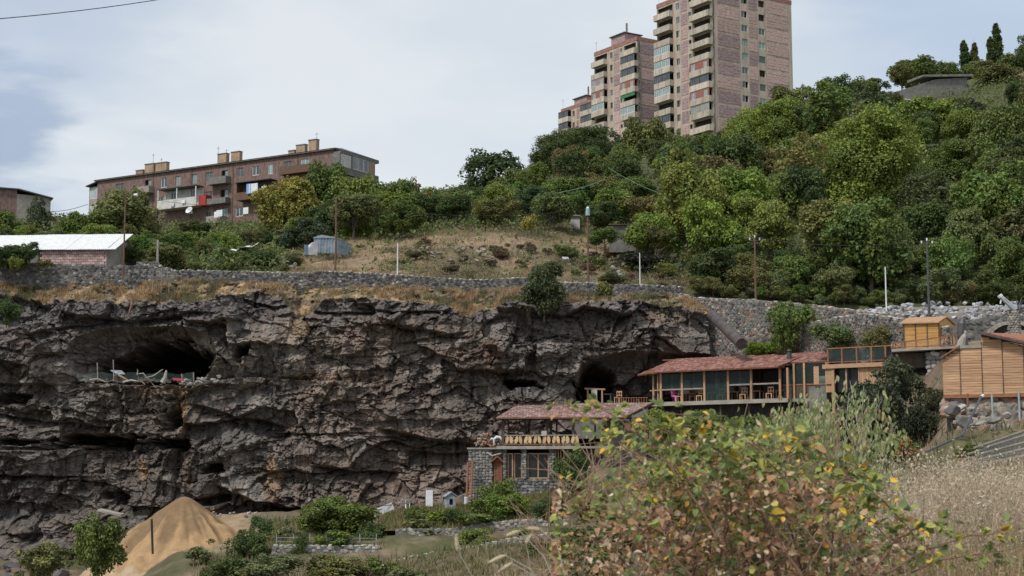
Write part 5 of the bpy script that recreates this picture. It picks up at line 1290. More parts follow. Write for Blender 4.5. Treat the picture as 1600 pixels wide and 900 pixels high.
# big drain pipe
a = P(1112, 492, 127); b = P(1157, 536, 121) - a; t = thing('drain_pipe', 'thick dark drain pipe sloping down right of the cliff', 'pipe', a)
m = MB(); m.tube([(0, 0, 0), b], .42, 14); m.build('pipe', M_rust and mat('tarred_pipe', (.055, .045, .042), (.10, .085, .08), scale=2, rough=.6), t)
m = MB(); m.tube([b * 1.0, b * 1.03], .45, 14); m.bar(b + Vector((-.3, -.1, -.3)), b + Vector((.5, -.1, .1)), .06); m.bar(b + Vector((-.2, -.1, .3)), b + Vector((.6, -.1, -.2)), .06); m.build('pipe_collar', MATS['tarred_pipe'], t)
# ------------------------------------------------------------------ restaurant buildings
def shingle_roof(par, A, B, C, D, nu, nv, seed, cols=((.36, .185, .15), (.42, .235, .19), (.30, .15, .125), (.47, .29, .24), (.27, .14, .12)), thick=.06, name='roof'):
    """A-B eave, D-C ridge (local points); a deck and rows of overlapping shingles"""
    A, B, C, D = map(Vector, (A, B, C, D)); rr = random.Random(seed); n_ = (B - A).cross(D - A).normalized()
    if n_.z < 0: n_ = -n_
    m = MB(); m.hexa([A - n_ * .08, B - n_ * .08, C - n_ * .08, D - n_ * .08, A, B, C, D]); rf = m.build(name, M_woodr, par)
    m = MB()
    for j in range(nv):
        for i in range(nu):
            s0 = (i + (.5 if j % 2 else 0)) / nu; s1 = min(s0 + 1 / nu, 1.0)
            if s1 - s0 < .2 / nu: continue
            t0 = j / nv; t1 = min((j + 1.25) / nv, 1)
            g = .06 / nu
            p = lambda s, t_: A.lerp(B, s).lerp(D.lerp(C, s), t_)
            a, b, c_, d = p(s0 + g, t0), p(s1 - g, t0), p(s1 - g, t1), p(s0 + g, t1); h = thick * rr.uniform(.6, 1.2)
            c1 = cols[rr.randrange(len(cols))]
            m.add([a + n_ * h, b + n_ * h * rr.uniform(.8, 1.1), c_ + n_ * .012, d + n_ * .012, a + n_ * .004, b + n_ * .004], [(0, 1, 2, 3), (4, 5, 1, 0)], c1)
    m.build('shingles', M_shingle, rf, kind='stuff'); return rf
def post(par, x, y, z0, z1, w=.14, mt=None, name='post'):
    m = MB(); m.box(x - w / 2, x + w / 2, y - w / 2, y + w / 2, z0, z1); return m.build(name, mt or M_wood, par)
def bar(par, a, b, w, h, mt, name='rail'):
    m = MB(); m.bar(a, b, w, h); return m.build(name, mt, par)
M_clear = bpy.data.materials.new('clear_glass'); M_clear.use_nodes = True
_n = M_clear.node_tree.nodes; _l = M_clear.node_tree.links.new
_b = _n['Principled BSDF']; _b.inputs['Base Color'].default_value = (.12, .17, .16, 1); _b.inputs['Roughness'].default_value = .06; _b.inputs['Specular IOR Level'].default_value = .7
_t = _n.new('ShaderNodeBsdfTransparent'); _t.inputs[0].default_value = (.62, .70, .68, 1); _m = _n.new('ShaderNodeMixShader'); _m.inputs[0].default_value = .86
_l(_b.outputs[0], _m.inputs[1]); _l(_t.outputs[0], _m.inputs[2]); _l(_m.outputs[0], _n['Material Output'].inputs[0])
# ---- upper glass walled hall
FU = Frame(1013, 630, 125, -33); U_ = lambda px, z=1.2, y=0: FU.u(px, z, y)
t = FU.thing('restaurant_hall', 'long glass walled timber restaurant hall with red shingle roof', 'restaurant')
xR = U_(1222); xE = U_(1292); xF = U_(1033)
fl = 0.0; dpth = 4.5
m = MB(); m.box(-.3, xR + .6, -.35, dpth, -.22, 0); m.build('floor_deck', M_oldwood, t)
m = MB(); m.box(-.32, xR + .62, -.42, -.352, -.27, .03); m.build('deck_edge', M_conc, t)
m = MB(); m.box(xR + .62, xE, .4, dpth, -.2, .02); m.build('rear_deck', M_oldwood, t)
ev = FU.z(583, U_(1035, 2.3)); evh = ev
eL = lambda x: ev          # eaves are level
for px in (1013, 1025, 1033, 1066, 1101, 1138, 1174, 1219, 1231):
    x = U_(px); post(t, x, 0 if px > 1030 else .9 - (px - 1013) * .04, 0, ev, .16)
for px in (1040, 1075, 1110, 1150, 1190, 1230): post(t, U_(px), dpth - .1, 0, ev + .2, .14, M_woodr)
m = MB(); m.box(-.2, xR + .2, -.1, .06, ev, ev + .22); m.build('eaves_beam', M_woodr, t)
segs = [(1033, 1066), (1066, 1101), (1101, 1138), (1138, 1174), (1174, 1219)]
for k, (a, b) in enumerate(segs):
    x0, x1 = U_(a) + .09, U_(b) - .09
    if k != 2: bar(t, (x0, 0, 1.0 if k < 2 else 1.18), (x1, 0, 1.0 if k < 2 else 1.18), .09, .11, M_oldwood, 'rail')
    if k != 4:
        m = MB(); m.box(x0, x1, .03, .045, 1.1 if k != 2 else .05, ev - .02); m.build('pane', M_clear, t)
        xm = (x0 + x1) / 2; post(t, xm, .06, 1.0, ev, .05, M_woodr, 'mullion')
bar(t, (-.1, .5, 1.0), (xF, 0, 1.0), .07, .09, M_wood, 'rail')
m = MB(); q0 = Vector((0, .85, 0)); m.hexa([(0.05, .9, .05), (xF - .1, .05, .05), (xF - .1, .07, .05), (0.05, .92, .05), (0.05, .9, ev), (xF - .1, .05, ev), (xF - .1, .07, ev), (.05, .92, ev)]); m.build('side_pane', M_clear, t)
# back wall with dark hall behind
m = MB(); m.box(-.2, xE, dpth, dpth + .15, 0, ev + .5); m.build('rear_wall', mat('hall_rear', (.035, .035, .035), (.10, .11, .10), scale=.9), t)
for k, (a, b) in enumerate(((1062, 1078), (1085, 1098), (1112, 1125), (1130, 1150), (1155, 1166))):
    m = MB(); x0 = FU.u(a, 1.5, dpth); x1 = FU.u(b, 1.5, dpth); m.box(x0, x1, dpth - .05, dpth - .005, .9, 2.0); m.build('rear_window', M_glassb, t)
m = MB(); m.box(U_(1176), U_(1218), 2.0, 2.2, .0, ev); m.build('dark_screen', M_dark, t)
m = MB(); m.box(-.3, xR + .6, .1, dpth, ev + .2, ev + .25); m.build('ceiling', M_woodd, t)
# roof: ridge over the back
rz_ = FU.z(562, FU.u(1030, 4, 3.0), 3.0)
shingle_roof(t, (U_(1029, ev) , -.75, ev + .05), (U_(1222, ev), -.75, ev + .05), (U_(1234, ev) + .6, 3.0, rz_), (U_(1029, ev) + .1, 3.0, rz_), 58, 13, 1)
shingle_roof(t, (U_(996, ev, .8), .75, ev - .02), (U_(1029, ev) - .03, -.35, ev + .02), (U_(1029, ev) + .07, 3.0, rz_ - .02), (U_(1029, ev) - .2, 3.02, rz_ - .03), 8, 12, 2, name='side_roof')
xr2 = U_(1292, ev + 1)
shingle_roof(t, (U_(1224, ev) + .2, .6, ev + .42), (U_(1284, ev), .9, ev + .40), (xr2, 3.2, rz_ + .02), (U_(1234, ev) + .63, 3.0, rz_ + .01), 16, 8, 3, name='lower_roof')
m = MB(); m.box(-.3, xE, 3.0, dpth + .6, rz_ - .10, rz_ - .02); m.build('rear_roof', M_woodr, t)
m = MB(); m.tube([(U_(1224), 1.2, ev + .6), (U_(1224), 1.2, ev + 1.35)], .17, 10); m.tube([(U_(1224), 1.2, ev + 1.36), (U_(1224), 1.2, ev + 1.5)], [.24, .05], 10); m.build('stove_pipe', M_steel, t)
# right annex with green glass
for px in (1241, 1257, 1292): post(t, U_(px, 1.5, .6), .6, -.1, ev + .35, .15, M_wood)
for a, b in ((1222, 1241), (1242, 1256), (1258, 1291)):
    x0, x1 = U_(a, 1.5, .6) + .09, U_(b, 1.5, .6) - .05; m = MB(); m.box(x0, x1, .62, .64, 1.1, ev + .3); m.build('pane', M_clear, t); bar(t, (x0, .6, 1.05), (x1, .6, 1.05), .08, .1, M_woodr, 'rail')
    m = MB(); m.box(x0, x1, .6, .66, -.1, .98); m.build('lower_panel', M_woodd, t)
m = MB(); m.box(U_(1260), U_(1280), 1.5, 2.2, .9, 1.7); m.build('counter', M_white, t)
# under-deck wall
m = MB(); m.box(.3, xR + 4.5, .9, 1.4, -4.2, -.23); m.build('under_wall', M_mortar and mat('shade_dark_masonry', (.035, .033, .03), (.075, .07, .062), scale=2, bump=.4), t)  # shade below the deck is put into this masonry's near-black colour
for px in (1036, 1080, 1125, 1170, 1215): post(t, U_(px, -.5), .1, -3.5, -.28, .14, M_woodd, 'strut')
# chairs and tables
def wood_chair(fr, x, y, rz, label, grp='golden chairs in the glass hall', mt=None, s=1.0):
    mt = mt or M_woodp; c_ = fr.w(x, y, 0); c = thing('chair', label, 'chair', c_, fr.a + rz, grp)
    m = MB(); m.box(-.24, .24, -.22, .22, .44, .49); m.build('seat', mt, c)
    for sx in (-.21, .21):
        for sy in (-.19, .19): m = MB(); m.box(sx - .03, sx + .03, sy - .03, sy + .03, 0, .438 if sy < 0 else 1.0); m.build('leg', mt, c)
    m = MB(); m.box(-.18, .18, .17, .2, .88, .98); m.box(-.18, .18, .17, .2, .62, .68); m.box(-.03, .03, .172, .198, .682, .878); m.build('backrest', mt, c); return c
def wood_table(fr, x, y, label, w=.9, grp='tables in the glass hall', mt=None):
    mt = mt or M_woodp; c = thing('table', label, 'table', fr.w(x, y, 0), fr.a, grp); m = MB(); m.box(-w / 2, w / 2, -.4, .4, .72, .78); m.build('tabletop', mt, c)
    for sx in (-1, 1):
        for sy in (-.34, .34): m = MB(); m.box(sx * (w / 2 - .06) - .035, sx * (w / 2 - .06) + .035, sy - .035, sy + .035, 0, .718); m.build('leg', mt, c)
for px, lb in ((1058, 'wooden chair beside the person in pink'), (1090, 'wooden chair left of the second thick post'), (1123, 'wooden chair in the open glass bay at the middle'), (1158, 'wooden chair under the fourth glass bay'), (1199, 'wooden chair before the dark opening')):
    wood_chair(FU, U_(px), .42, 0, lb)
for px, lb in ((1064, 'wooden table behind the first chairs'), (1097, 'wooden table between the first two thick posts'), (1130, 'wooden table in the middle bay'), (1165, 'wooden table under the fourth glass bay'), (1206, 'wooden table before the dark opening')):
    wood_table(FU, U_(px) + .1, 1.8, lb)
M_redc = mat('red_cloth', (.40, .04, .07), (.5, .07, .1), scale=4)
wood_chair(FU, U_(1073), .9, .4, 'dark brown chair right of the person in pink', None, M_woodr)
# seated person in pink: one skinned body
def seated_person(loc, rz, label):
    p = thing('person', label, 'person', loc, rz)
    vs_ = [(0, 0, .52), (0, .02, .72), (0, .02, .95), (0, 0, 1.05), (0, -.02, 1.18), (.11, 0, .50), (.12, -.38, .50), (.12, -.40, .08), (.12, -.5, .05), (-.11, 0, .50), (-.12, -.38, .50), (-.12, -.40, .08), (-.12, -.5, .05), (.18, .02, .97), (.22, -.05, .74), (.14, -.28, .72), (-.18, .02, .97), (-.22, -.05, .74), (-.14, -.28, .72)]
    ed_ = [(0, 1), (1, 2), (2, 3), (3, 4), (0, 5), (5, 6), (6, 7), (7, 8), (0, 9), (9, 10), (10, 11), (11, 12), (2, 13), (13, 14), (14, 15), (2, 16), (16, 17), (17, 18)]
    rd_ = [.14, .13, .15, .055, .10, .09, .07, .045, .04, .09, .07, .045, .04, .06, .045, .035, .06, .045, .035]
    me = bpy.data.meshes.new('body'); me.from_pydata(vs_, ed_, []); o = link('body', me, mat('pink_clothes', (.62, .12, .34), (.72, .2, .42), scale=4), p)
    sk = o.modifiers.new('skin', 'SKIN'); ss = o.modifiers.new('sub', 'SUBSURF'); ss.levels = ss.render_levels = 1
    for v, r_ in zip(me.skin_vertices[0].data, rd_): v.radius = (r_, r_)
    me.skin_vertices[0].data[0].use_root = True
    bm = bmesh.new(); bmesh.ops.create_uvsphere(bm, u_segments=12, v_segments=8, radius=.1)
    for v in bm.verts:
        v.co.z *= 1.2
        if v.co.y < -.08 and abs(v.co.x) < .03 and -.03 < v.co.z < .02: v.co.y -= .03
        v.co.z += 1.22; v.co.y -= .02
    me = bpy.data.meshes.new('head'); bm.to_mesh(me); bm.free(); link('head', me, mat('skin', (.42, .26, .19), (.48, .31, .23), scale=3), p)
    bm = bmesh.new(); bmesh.ops.create_uvsphere(bm, u_segments=12, v_segments=8, radius=.115)
    for v in bm.verts:
        v.co.z = v.co.z * 1.1 + 1.25
        if v.co.y < -.04: v.co.y = -.04
    me = bpy.data.meshes.new('hair'); bm.to_mesh(me); bm.free(); link('hair', me, mat('dark_hair', (.025, .018, .014), (.04, .03, .025), scale=6), p)
    return p
seated_person(FU.w(U_(1047), .5, 0), FU.a + 1.2, 'person in pink sitting at the left end of the glass hall')

# ---- lower two storey pavilion
FP = Frame(786, 699, 119.5, -8); p_ = lambda px, z=0, y=0: FP.u(px, z, y)
t = FP.thing('terrace_house', 'two storey stone and timber pavilion with carved balcony rail', 'pavilion')
xR = p_(1010); ev = FP.z(656, 0)
m = MB(); m.box(-.4, xR, -.3, 4.5, -.1, .06); m.build('balcony_floor', M_oldwood, t)
m = MB(); m.box(-.45, p_(907), -.38, -.302, -.14, .09); m.build('floor_edge', M_conc, t)
for px in (786, 793): post(t, p_(px), .0 if px < 790 else .5, .06, ev, .2 if px < 790 else .12, M_woodd)
for px, y in ((855, 0), (861, 1.6), (896, 0), (954, 0), (1000, 0)): post(t, p_(px, 0, y), y, .06, ev, .18, M_woodd)
for px in (820, 870, 930, 985): post(t, p_(px, 0, 3.6), 3.6, .06, ev + .4, .12, M_woodd)
m = MB(); m.box(-.3, xR, -.12, .06, ev - .02, ev + .14); m.build('eaves_beam', M_woodd, t)
shingle_roof(t, (p_(777, ev), -.7, ev + .12), (p_(979, ev), -.7, ev + .12), (p_(1022, ev + 1, 3.4), 3.4, FP.z(629.5, p_(1000, 2, 3.4), 3.4)), (p_(806, ev + 1, 3.4), 3.4, FP.z(634, p_(806, 2, 3.4), 3.4)), 44, 14, 4, cols=((.36, .25, .225), (.42, .30, .27), (.30, .20, .185), (.47, .36, .33), (.27, .18, .17)))
m = MB(); m.bar((p_(979, ev) + .05, -.72, ev + .1), (p_(1024, ev + 1, 3.4), 3.45, FP.z(629, p_(1000, 2, 3.4), 3.4)), .08, .2); m.build('barge_board', M_woodd, t)
# carved railing: oval log slices between two rails
zb0 = .22; zt0 = FP.z(680.5, 0)
bar(t, (.1, -.25, zt0), (p_(907), -.25, zt0), .09, .07, M_oldwood, 'top_rail'); bar(t, (.1, -.25, zb0), (p_(907), -.25, zb0), .08, .06, M_woodr, 'bottom_rail')
M_slice = mat('cut_log_face', (.52, .34, .17), (.66, .46, .26), scale=6, objvar=.15)
k = 0; x = .35; xe = p_(907)
base_me = None
while x < xe - .1:
    if base_me is None:
        m = MB(); n = 12; h = (zt0 - zb0) / 2 - .04; vs_ = [(0, 0, 0)]; vs_ = []
        for y in (-.035, .035):
            for i in range(n): a = 2 * math.pi * i / n; vs_.append((.125 * math.cos(a) * (1 + .1 * math.sin(a * 2)), y, h * math.sin(a)))
        m.add(vs_, [tuple(range(n))[::-1], tuple(range(n, 2 * n))] + [(i, (i + 1) % n, (i + 1) % n + n, i + n) for i in range(n)]); base_me = m.mesh('baluster'); base_me.materials.append(M_slice)
    o = bpy.data.objects.new('baluster', base_me); COL.objects.link(o); o.parent = t; o.location = (x, -.26, (zb0 + zt0) / 2); o.rotation_euler = (0, (.22 if k % 2 == 0 else -.22) * random.uniform(.5, 1.2), 0); x += .30 if k % 2 == 0 else .40; k += 1
m = MB(); m.box(p_(847), p_(855), -.35, -.3, zt0 - .05, zt0 + .32); m.build('notice_board', mat('dull_board', (.36, .33, .31), (.46, .43, .40), scale=4), t)
# lower storey: stone piers and big dark windows
zg = FP.z(768, 0); zs = FP.z(748, p_(830))
rg = np.random.default_rng(9)
def stone_block(par, x0, x1, y0, y1, z0, z1, size=.24, seed=1, pal=((.15, .155, .15), (.21, .215, .21), (.105, .11, .11), (.30, .30, .285)), name='stones'):
    rg = np.random.default_rng(seed); m = MB(); m.box(x0 + .03, x1 - .03, y0 + .04, y1, z0, z1 - .02); m.build('wall_core' if name == 'stones' else name, M_mortar, par); pos = []; dm = []
    nu = max(1, int(round((x1 - x0) / size))); nv = max(1, int(round((z1 - z0) / (size * .8))))
    for a in range(nu):
        for b in range(nv): pos.append((x0 + (x1 - x0) * (a + .5 + rg.uniform(-.18, .18)) / nu, y0 + .05 - rg.random() * .05, z0 + (z1 - z0) * (b + .5 + rg.uniform(-.18, .18)) / nv)); s_ = size * rg.uniform(.8, 1.25); dm.append((s_ * 1.1, s_ * .5, s_ * .9))
    cols = np.array([pal[i] for i in rg.integers(0, len(pal), len(pos))]) * (1 + .3 * (rg.random((len(pos), 1)) - .5))
    link('stones', stones_mesh('stones', np.array(pos), np.array(dm), cols, rg), parent=par, kind='stuff')
for i, (a, b) in enumerate(((786, 792), (815, 823), (858, 866))): stone_block(t, p_(a), p_(b), -.15, .5, zs - .02, -.12, .22, 30 + i)
stone_block(t, p_(786), p_(905), -.1, .5, zg - 2.0, zs - .03, .27, 40)
m = MB(); m.box(p_(786), xR, 2.5, 2.6, zg, -.12); m.box(p_(786), xR, .5, 2.5, zs - .06, zs - .04); m.build('inner_wall', M_dark, t)
sP = Side((0, 0, 0), (1, 0, 0), (0, -1, 0))
window(sP, t, p_(792.5), p_(801.5), zs, FP.z(708, 0), M_wood, 0, M_dglass, deep=.2, bar=.1)
window(sP, t, p_(803), p_(814.5), zs + .02, FP.z(708, 0), M_wood, 0, M_dglass, deep=.3, bar=.05)
window(sP, t, p_(823.5), p_(857.5), zs, FP.z(708, 0), M_wood, 1, M_dglass, deep=.2, bar=.1)
for px in (868, 872, 876, 881, 887): post(t, p_(px), .1, zs, -.15, .07, M_wood, 'slat')
m = MB(); m.box(p_(866), xR, .5, .6, zg - 2, -.15); m.build('side_wall', M_woodd, t)
m = MB(); m.box(xR - 3.2, xR, -.2, 3.5, zg - 2, ev - .1); m.build('end_wall', MATS['shade_dark_masonry'], t)
# stone store with the small gabled door, left
FS = Frame(732, 765, 120.5, -8); q_ = lambda px, z=1: FS.u(px, z); t = FS.thing('stone_store', 'grey stone store with a gabled plank door left of the pavilion', 'store')
zt = FS.z(702, 0); xw = q_(786)
stone_block(t, 0, q_(769.5), 0, 3.5, -2.2, zt, .26, 50, pal=((.19, .19, .18), (.245, .245, .23), (.15, .15, .145)))
stone_block(t, q_(786.5), xw + .02, 0, .3, -2.2, zt - .3, .26, 51) if False else None
m = MB(); m.box(q_(769.5), xw, .25, 3.5, -2.2, zt - .02); m.build('door_wall', M_mortar, t)
m = MB(); m.box(-.1, xw + .1, -.12, 3.6, zt, zt + .12); m.build('roof_slab', M_conc, t)
dr = None
for k in range(6):
    x0 = q_(771.5) + (q_(784.5) - q_(771.5)) * k / 6; m = MB(); m.box(x0 + .01, x0 + (q_(784.5) - q_(771.5)) / 6 - .01, .12 + .01 * (k % 2), .2, -1.0, FS.z(722, q_(778))); m.build('plank', M_woodr, t)
apx = (q_(778), FS.z(713, q_(778)))
m = MB(); m.bar((q_(767.5), 0, apx[1] - .42), (apx[0], 0, apx[1]), .5, .08); m.build('canopy_side', M_woodr, t); m = MB(); m.bar((apx[0], 0, apx[1]), (q_(787), 0, apx[1] - .42), .5, .08); m.build('canopy_side', M_woodr, t)
m = MB(); m.add([(q_(769), .1, apx[1] - .4), (q_(786), .1, apx[1] - .4), (apx[0], .1, apx[1]), (q_(769), .16, apx[1] - .4), (q_(786), .16, apx[1] - .4), (apx[0], .16, apx[1])], [(0, 1, 2), (5, 4, 3), (0, 3, 4, 1)]); m.build('gable_board', M_woodr, t)
m = MB(); m.tube([(q_(762), -.2, zt - .25), (q_(770), -.25, zt - .5), (q_(785), -.2, zt - .3)], .06, 6); o = m.build('driftwood_branch', mat('bleached_wood', (.34, .31, .27), (.48, .45, .40), scale=4)); o.location = FS.o; o.rotation_euler = (0, 0, FS.a); tag(o, 'bleached curved branch hung above the gabled plank door', 'branch')
for px, py0, py1 in ((729, 722, 772), (736, 720, 772)):
    a = P(px, py1, 119.4); m = MB(); h = P(px, py0, 119.4).z - a.z; m.tube([(0, 0, -.5), (.1, .3, h)], .09, 7); o = m.build('timber_prop', M_woodr); o.location = a; tag(o, 'red brown timber leaning at the store corner, ' + ('outer one' if px < 732 else 'inner one'), 'timber')
# firewood heap on the store roof, white animal skull shape
a = P(760, 700, 120.8); t = thing('firewood_pile', 'heap of split firewood on the stone store roof', 'firewood', a); r2 = random.Random(8)
for k in range(60):
    f_ = r2.random(); x = r2.uniform(-1.0, 1.15) * (1 - f_ * .75); z = .08 + f_ * 1.0; m = MB(); m.bar((x, r2.uniform(-.4, 0), z), (x + r2.uniform(-.35, .35), r2.uniform(.1, .5), z + r2.uniform(-.2, .2)), .12, .09); m.build('log', M_wood if k % 3 else M_oldwood, t)
a = P(777, 696, 119.6); t = thing('goat_statue', 'small white animal figure on the store roof edge', 'figure', a); m = MB(); m.tube([(-.25, 0, .1), (-.25, 0, .45), (-.05, 0, .62), (.2, 0, .6), (.36, 0, .42), (.42, 0, .2)], [.05, .1, .12, .12, .1, .05], 8); m.build('body', M_white, t)
m = MB(); m.tube([(-.25, 0, .45), (-.42, 0, .5), (-.5, 0, .42)], [.08, .09, .05], 7); m.build('head', M_white, t)

# ---- terrace in the alcove: low fence, chair, bar
FC = Frame(1000, 629, 126, -10)
t = FC.thing('terrace_floor', 'plank terrace in front of the dark alcove', 'terrace'); m = MB(); m.box(FC.u(885), FC.u(1012), 0, 4, -.2, 0); m.build('planks', M_oldwood, t); m = MB(); m.box(FC.u(885), FC.u(1012), .2, 3.8, -2.8, -.205); m.build('base', M_concd, t)
t = FC.thing('low_fence', 'low red brown fence on the alcove terrace', 'fence')
for px in range(966, 1012, 4): post(t, FC.u(px), .2, 0.002, .38, .05, M_woodr, 'picket')
bar(t, (FC.u(962), .2, .4), (FC.u(1012), .2, .4), .06, .04, M_woodr)
wood_chair(FC, FC.u(964), .9, -.4, 'lone wooden chair on the alcove terrace', None, M_wood)
t = thing('terrace_bar', 'rustic log bar stand draped with cloth in the alcove', 'bar stand', FC.w(FC.u(928), .9, 0), FC.a)
for x in (-.6, .55): post(t, x, 0, 0, 1.15, .12, M_wood)
bar(t, (-.85, 0, 1.2), (.8, 0, 1.12), .13, .12, M_wood, 'beam'); m = MB(); m.box(-.3, .15, -.12, .1, .1, 1.1); m.build('cloth', mat('grey_cloth', (.3, .32, .33), (.55, .55, .5), scale=3), t)
wood_table(FC, FC.u(945), 1.4, 'dark table beside the log bar stand', .8, None, M_woodd)

# ---- right: glass balustrade terrace over the plank kiosk
FK = Frame(1292, 572, 114, -33); k_ = lambda px, z=0, y=0: FK.u(px, z, y)
t = FK.thing('kiosk', 'orange plank kiosk with a glass balustrade terrace on top', 'kiosk'); xr = k_(1412)
m = MB(); m.box(-.2, xr, -.2, 4, -.12, .06); m.build('terrace_slab', M_conc, t); m = MB(); m.box(-.25, xr, -.26, -.202, -.2, .09); m.build('fascia', M_wood, t)
zt = FK.z(546, 0)
for px in (1295, 1317, 1340, 1363, 1385): post(t, k_(px), -.1, .06, zt, .11, M_woodr)
bar(t, (k_(1295), -.1, zt + .04), (xr, -.1, zt + .04), .1, .08, M_woodr, 'top_rail'); bar(t, (k_(1295), -.1, .25), (k_(1385), -.1, .25), .06, .06, M_woodr, 'bottom_rail')
for a, b in ((1295, 1317), (1317, 1340), (1340, 1363), (1363, 1385)): m = MB(); m.box(k_(a) + .08, k_(b) - .08, -.11, -.095, .3, zt - .05); m.build('glass_panel', M_clear, t)
zb = FK.z(613, 0)
for a, b, nm in ((1290, 1300, 0), (1342, 1356, 1), (1356, 1400, 1)):
    n = max(2, int((k_(b) - k_(a)) / .14))
    for i in range(n): x0 = k_(a) + (k_(b) - k_(a)) * i / n; m = MB(); m.box(x0, x0 + (k_(b) - k_(a)) / n - .012, 0, .06, zb if nm == 0 else zb + .5, -.125); m.build('board', M_wood, t)
post(t, k_(1302), -.05, zb - 1.5, -.125, .2, M_wood)
for px in (1322, 1342): post(t, k_(px), 0, zb, -.125, .1, M_wood)
m = MB(); m.box(k_(1304), k_(1341), .35, .38, zb, -.13); m.build('pane', M_dglass, t)
m = MB(); m.box(k_(1290), xr, .9, 1.0, zb - 2, -.13); m.build('rear_wall', M_dark, t)
m = MB(); m.box(k_(1262), k_(1290) - .02, .1, 2, zb - 1.2, FK.z(603, 0)); m.build('stone_base', M_concd, t)
for a, b, y0, y1 in ((1272, 1280, 572, 600), (1290, 1300, 572, 600)):
    m = MB(); m.box(k_(a), k_(b), -.12, -.06, FK.z(y1, 0), FK.z(y0, 0)); m.build('shutter', M_wood, t)
# deck with the X railing, the golden shed on it
FD = Frame(1395, 546, 108, -14); d_ = lambda px, z=0, y=0: FD.u(px, z, y)
t = FD.thing('timber_deck', 'raised timber deck with red brown railing and crossed panels', 'deck'); x0 = d_(1393); x1 = d_(1497)
m = MB(); m.hexa([(x0, -.3, -.18), (x1, -.3, -.02), (x1, 4, -.02), (x0, 4, -.18), (x0, -.3, 0), (x1, -.3, .12), (x1, 4, .12), (x0, 4, 0)]); m.build('floor', M_conc, t)
sl2 = .12 / (x1 - x0)
zr = FD.z(530, d_(1440)); fz = lambda x: sl2 * (x - x0)
bar(t, (x0, -.2, zr - .25), (x1, -.2, zr + .2), .09, .07, M_woodr, 'top_rail'); bar(t, (x0, -.2, fz(x0) + .1), (x1, -.2, fz(x1) + .1), .07, .06, M_woodr, 'bottom_rail')
tz = lambda x: zr - .25 + .45 * (x - x0) / (x1 - x0) - .04
px = 1393.0
while px < 1497:
    x = d_(px); m = MB(); m.box(x - .03, x + .03, -.23, -.17, fz(x) + .13, tz(x)); m.build('baluster', M_wood, t); px += 4.6 if not (1432 < px < 1446 or 1468 < px < 1482) else 14.5
for a, b in ((1433, 1447), (1470, 1482), (1399, 1408)):
    xa, xb = d_(a) + .05, d_(b) - .05; bar(t, (xa, -.2, fz(xa) + .15), (xb, -.2, tz(xb)), .07, .05, M_wood, 'cross_brace'); bar(t, (xa, -.26, tz(xa)), (xb, -.26, fz(xb) + .15), .07, .05, M_wood, 'cross_brace')
for px in (1415, 1432, 1468, 1495): post(t, d_(px), -.2, fz(d_(px)), tz(d_(px)) + .06, .1, M_woodr)
stone_block(t, d_(1447), d_(1476), .4, 2.6, -5.2, -.19, .34, 60, pal=((.26, .26, .255), (.34, .34, .33), (.19, .19, .19), (.45, .45, .43)), name='pier')
m = MB(); m.box(x0, x1, .8, 3.8, -1.2, -.2); m.build('under_beam', M_woodd, t)
# golden shed
FS2 = Frame(1413, 545, 109.5, -14); s_ = lambda px, z=1, y=0: FS2.u(px, z, y)
t = FS2.thing('garden_shed', 'small golden plank shed with a low rounded roof on the deck', 'shed'); xa, xb = 0, s_(1467); xs = s_(1489, 1, 1.4); zt = FS2.z(506, 0)
for sec in range(3):
    u0 = xa + (xb - xa) * sec / 3; u1 = xa + (xb - xa) * (sec + 1) / 3
    for r_ in range(14):
        m = MB(); h = (zt - .0) / 14; m.box(u0 + .05, u1 - .03, -.02 - .006 * (r_ % 2), .03, r_ * h, (r_ + 1) * h - .012); m.build('board', M_woodg, t)
    post(t, u1 - .0, -.02, 0, zt + .05, .07, M_woodd)
post(t, xa, -.02, 0, zt, .08, M_woodd)
zg_ = FS2.z(497, s_(1478, 2, .8), .8)
sw = Vector((s_(1489, 1, 1.6) - xb, 1.6, 0))
m = MB(); q = [Vector((xb + .03, 0, 0)), Vector((xb + .03, 0, 0)) + sw, Vector((xb + .03, 0, zt)) + sw, Vector((xb + .03, 0, zg_)) + sw * .5, Vector((xb + .03, 0, zt))]
m.add(q + [v + Vector((-.05, .03, 0)) for v in q], [(0, 1, 2, 3, 4), (9, 8, 7, 6, 5)] + [(i, i + 5, (i + 1) % 5 + 5, (i + 1) % 5) for i in range(5)]); m.build('end_wall', M_woodg, t)
for r_ in range(14): h = zt / 14; m = MB(); a_ = Vector((xb + .05, -.03, r_ * h)); m.hexa([a_, a_ + sw, a_ + sw + Vector((.0, .03, 0)), a_ + Vector((0, .03, 0)), a_ + Vector((0, 0, h - .012)), a_ + sw + Vector((0, 0, h - .012)), a_ + sw + Vector((0, .03, h - .012)), a_ + Vector((0, .03, h - .012))]); m.build('board', M_woodg, t)
m = MB(); pr = [(-.12, zt - .02), (.2, zt + (zg_ - zt) * .6), (.5, zg_ + .04), (.8, zt + (zg_ - zt) * .6), (1.12, zt - .02)]; vs_ = []
for xx in (xa - .15, xb + .12):
    for f_, z in pr: v = Vector((xx, 0, z)) + sw * f_; vs_ += [v, v + Vector((0, 0, .07))]
m.add(vs_, [(2 * i, 2 * i + 2, 12 + 2 * i, 10 + 2 * i) for i in range(4)] + [(2 * i + 1, 11 + 2 * i, 13 + 2 * i, 2 * i + 3) for i in range(4)] + [(10 + 2 * i, 12 + 2 * i, 13 + 2 * i, 11 + 2 * i) for i in range(4)] + [(2 * i, 2 * i + 1, 2 * i + 3, 2 * i + 2) for i in range(4)] + [(0, 10, 11, 1), (8, 9, 19, 18)]); m.build('roof', M_wood, t)
m = MB(); m.box(.3, xb - .2, 1.2, 1.3, 0, zt); m.build('rear_wall', M_woodg, t)
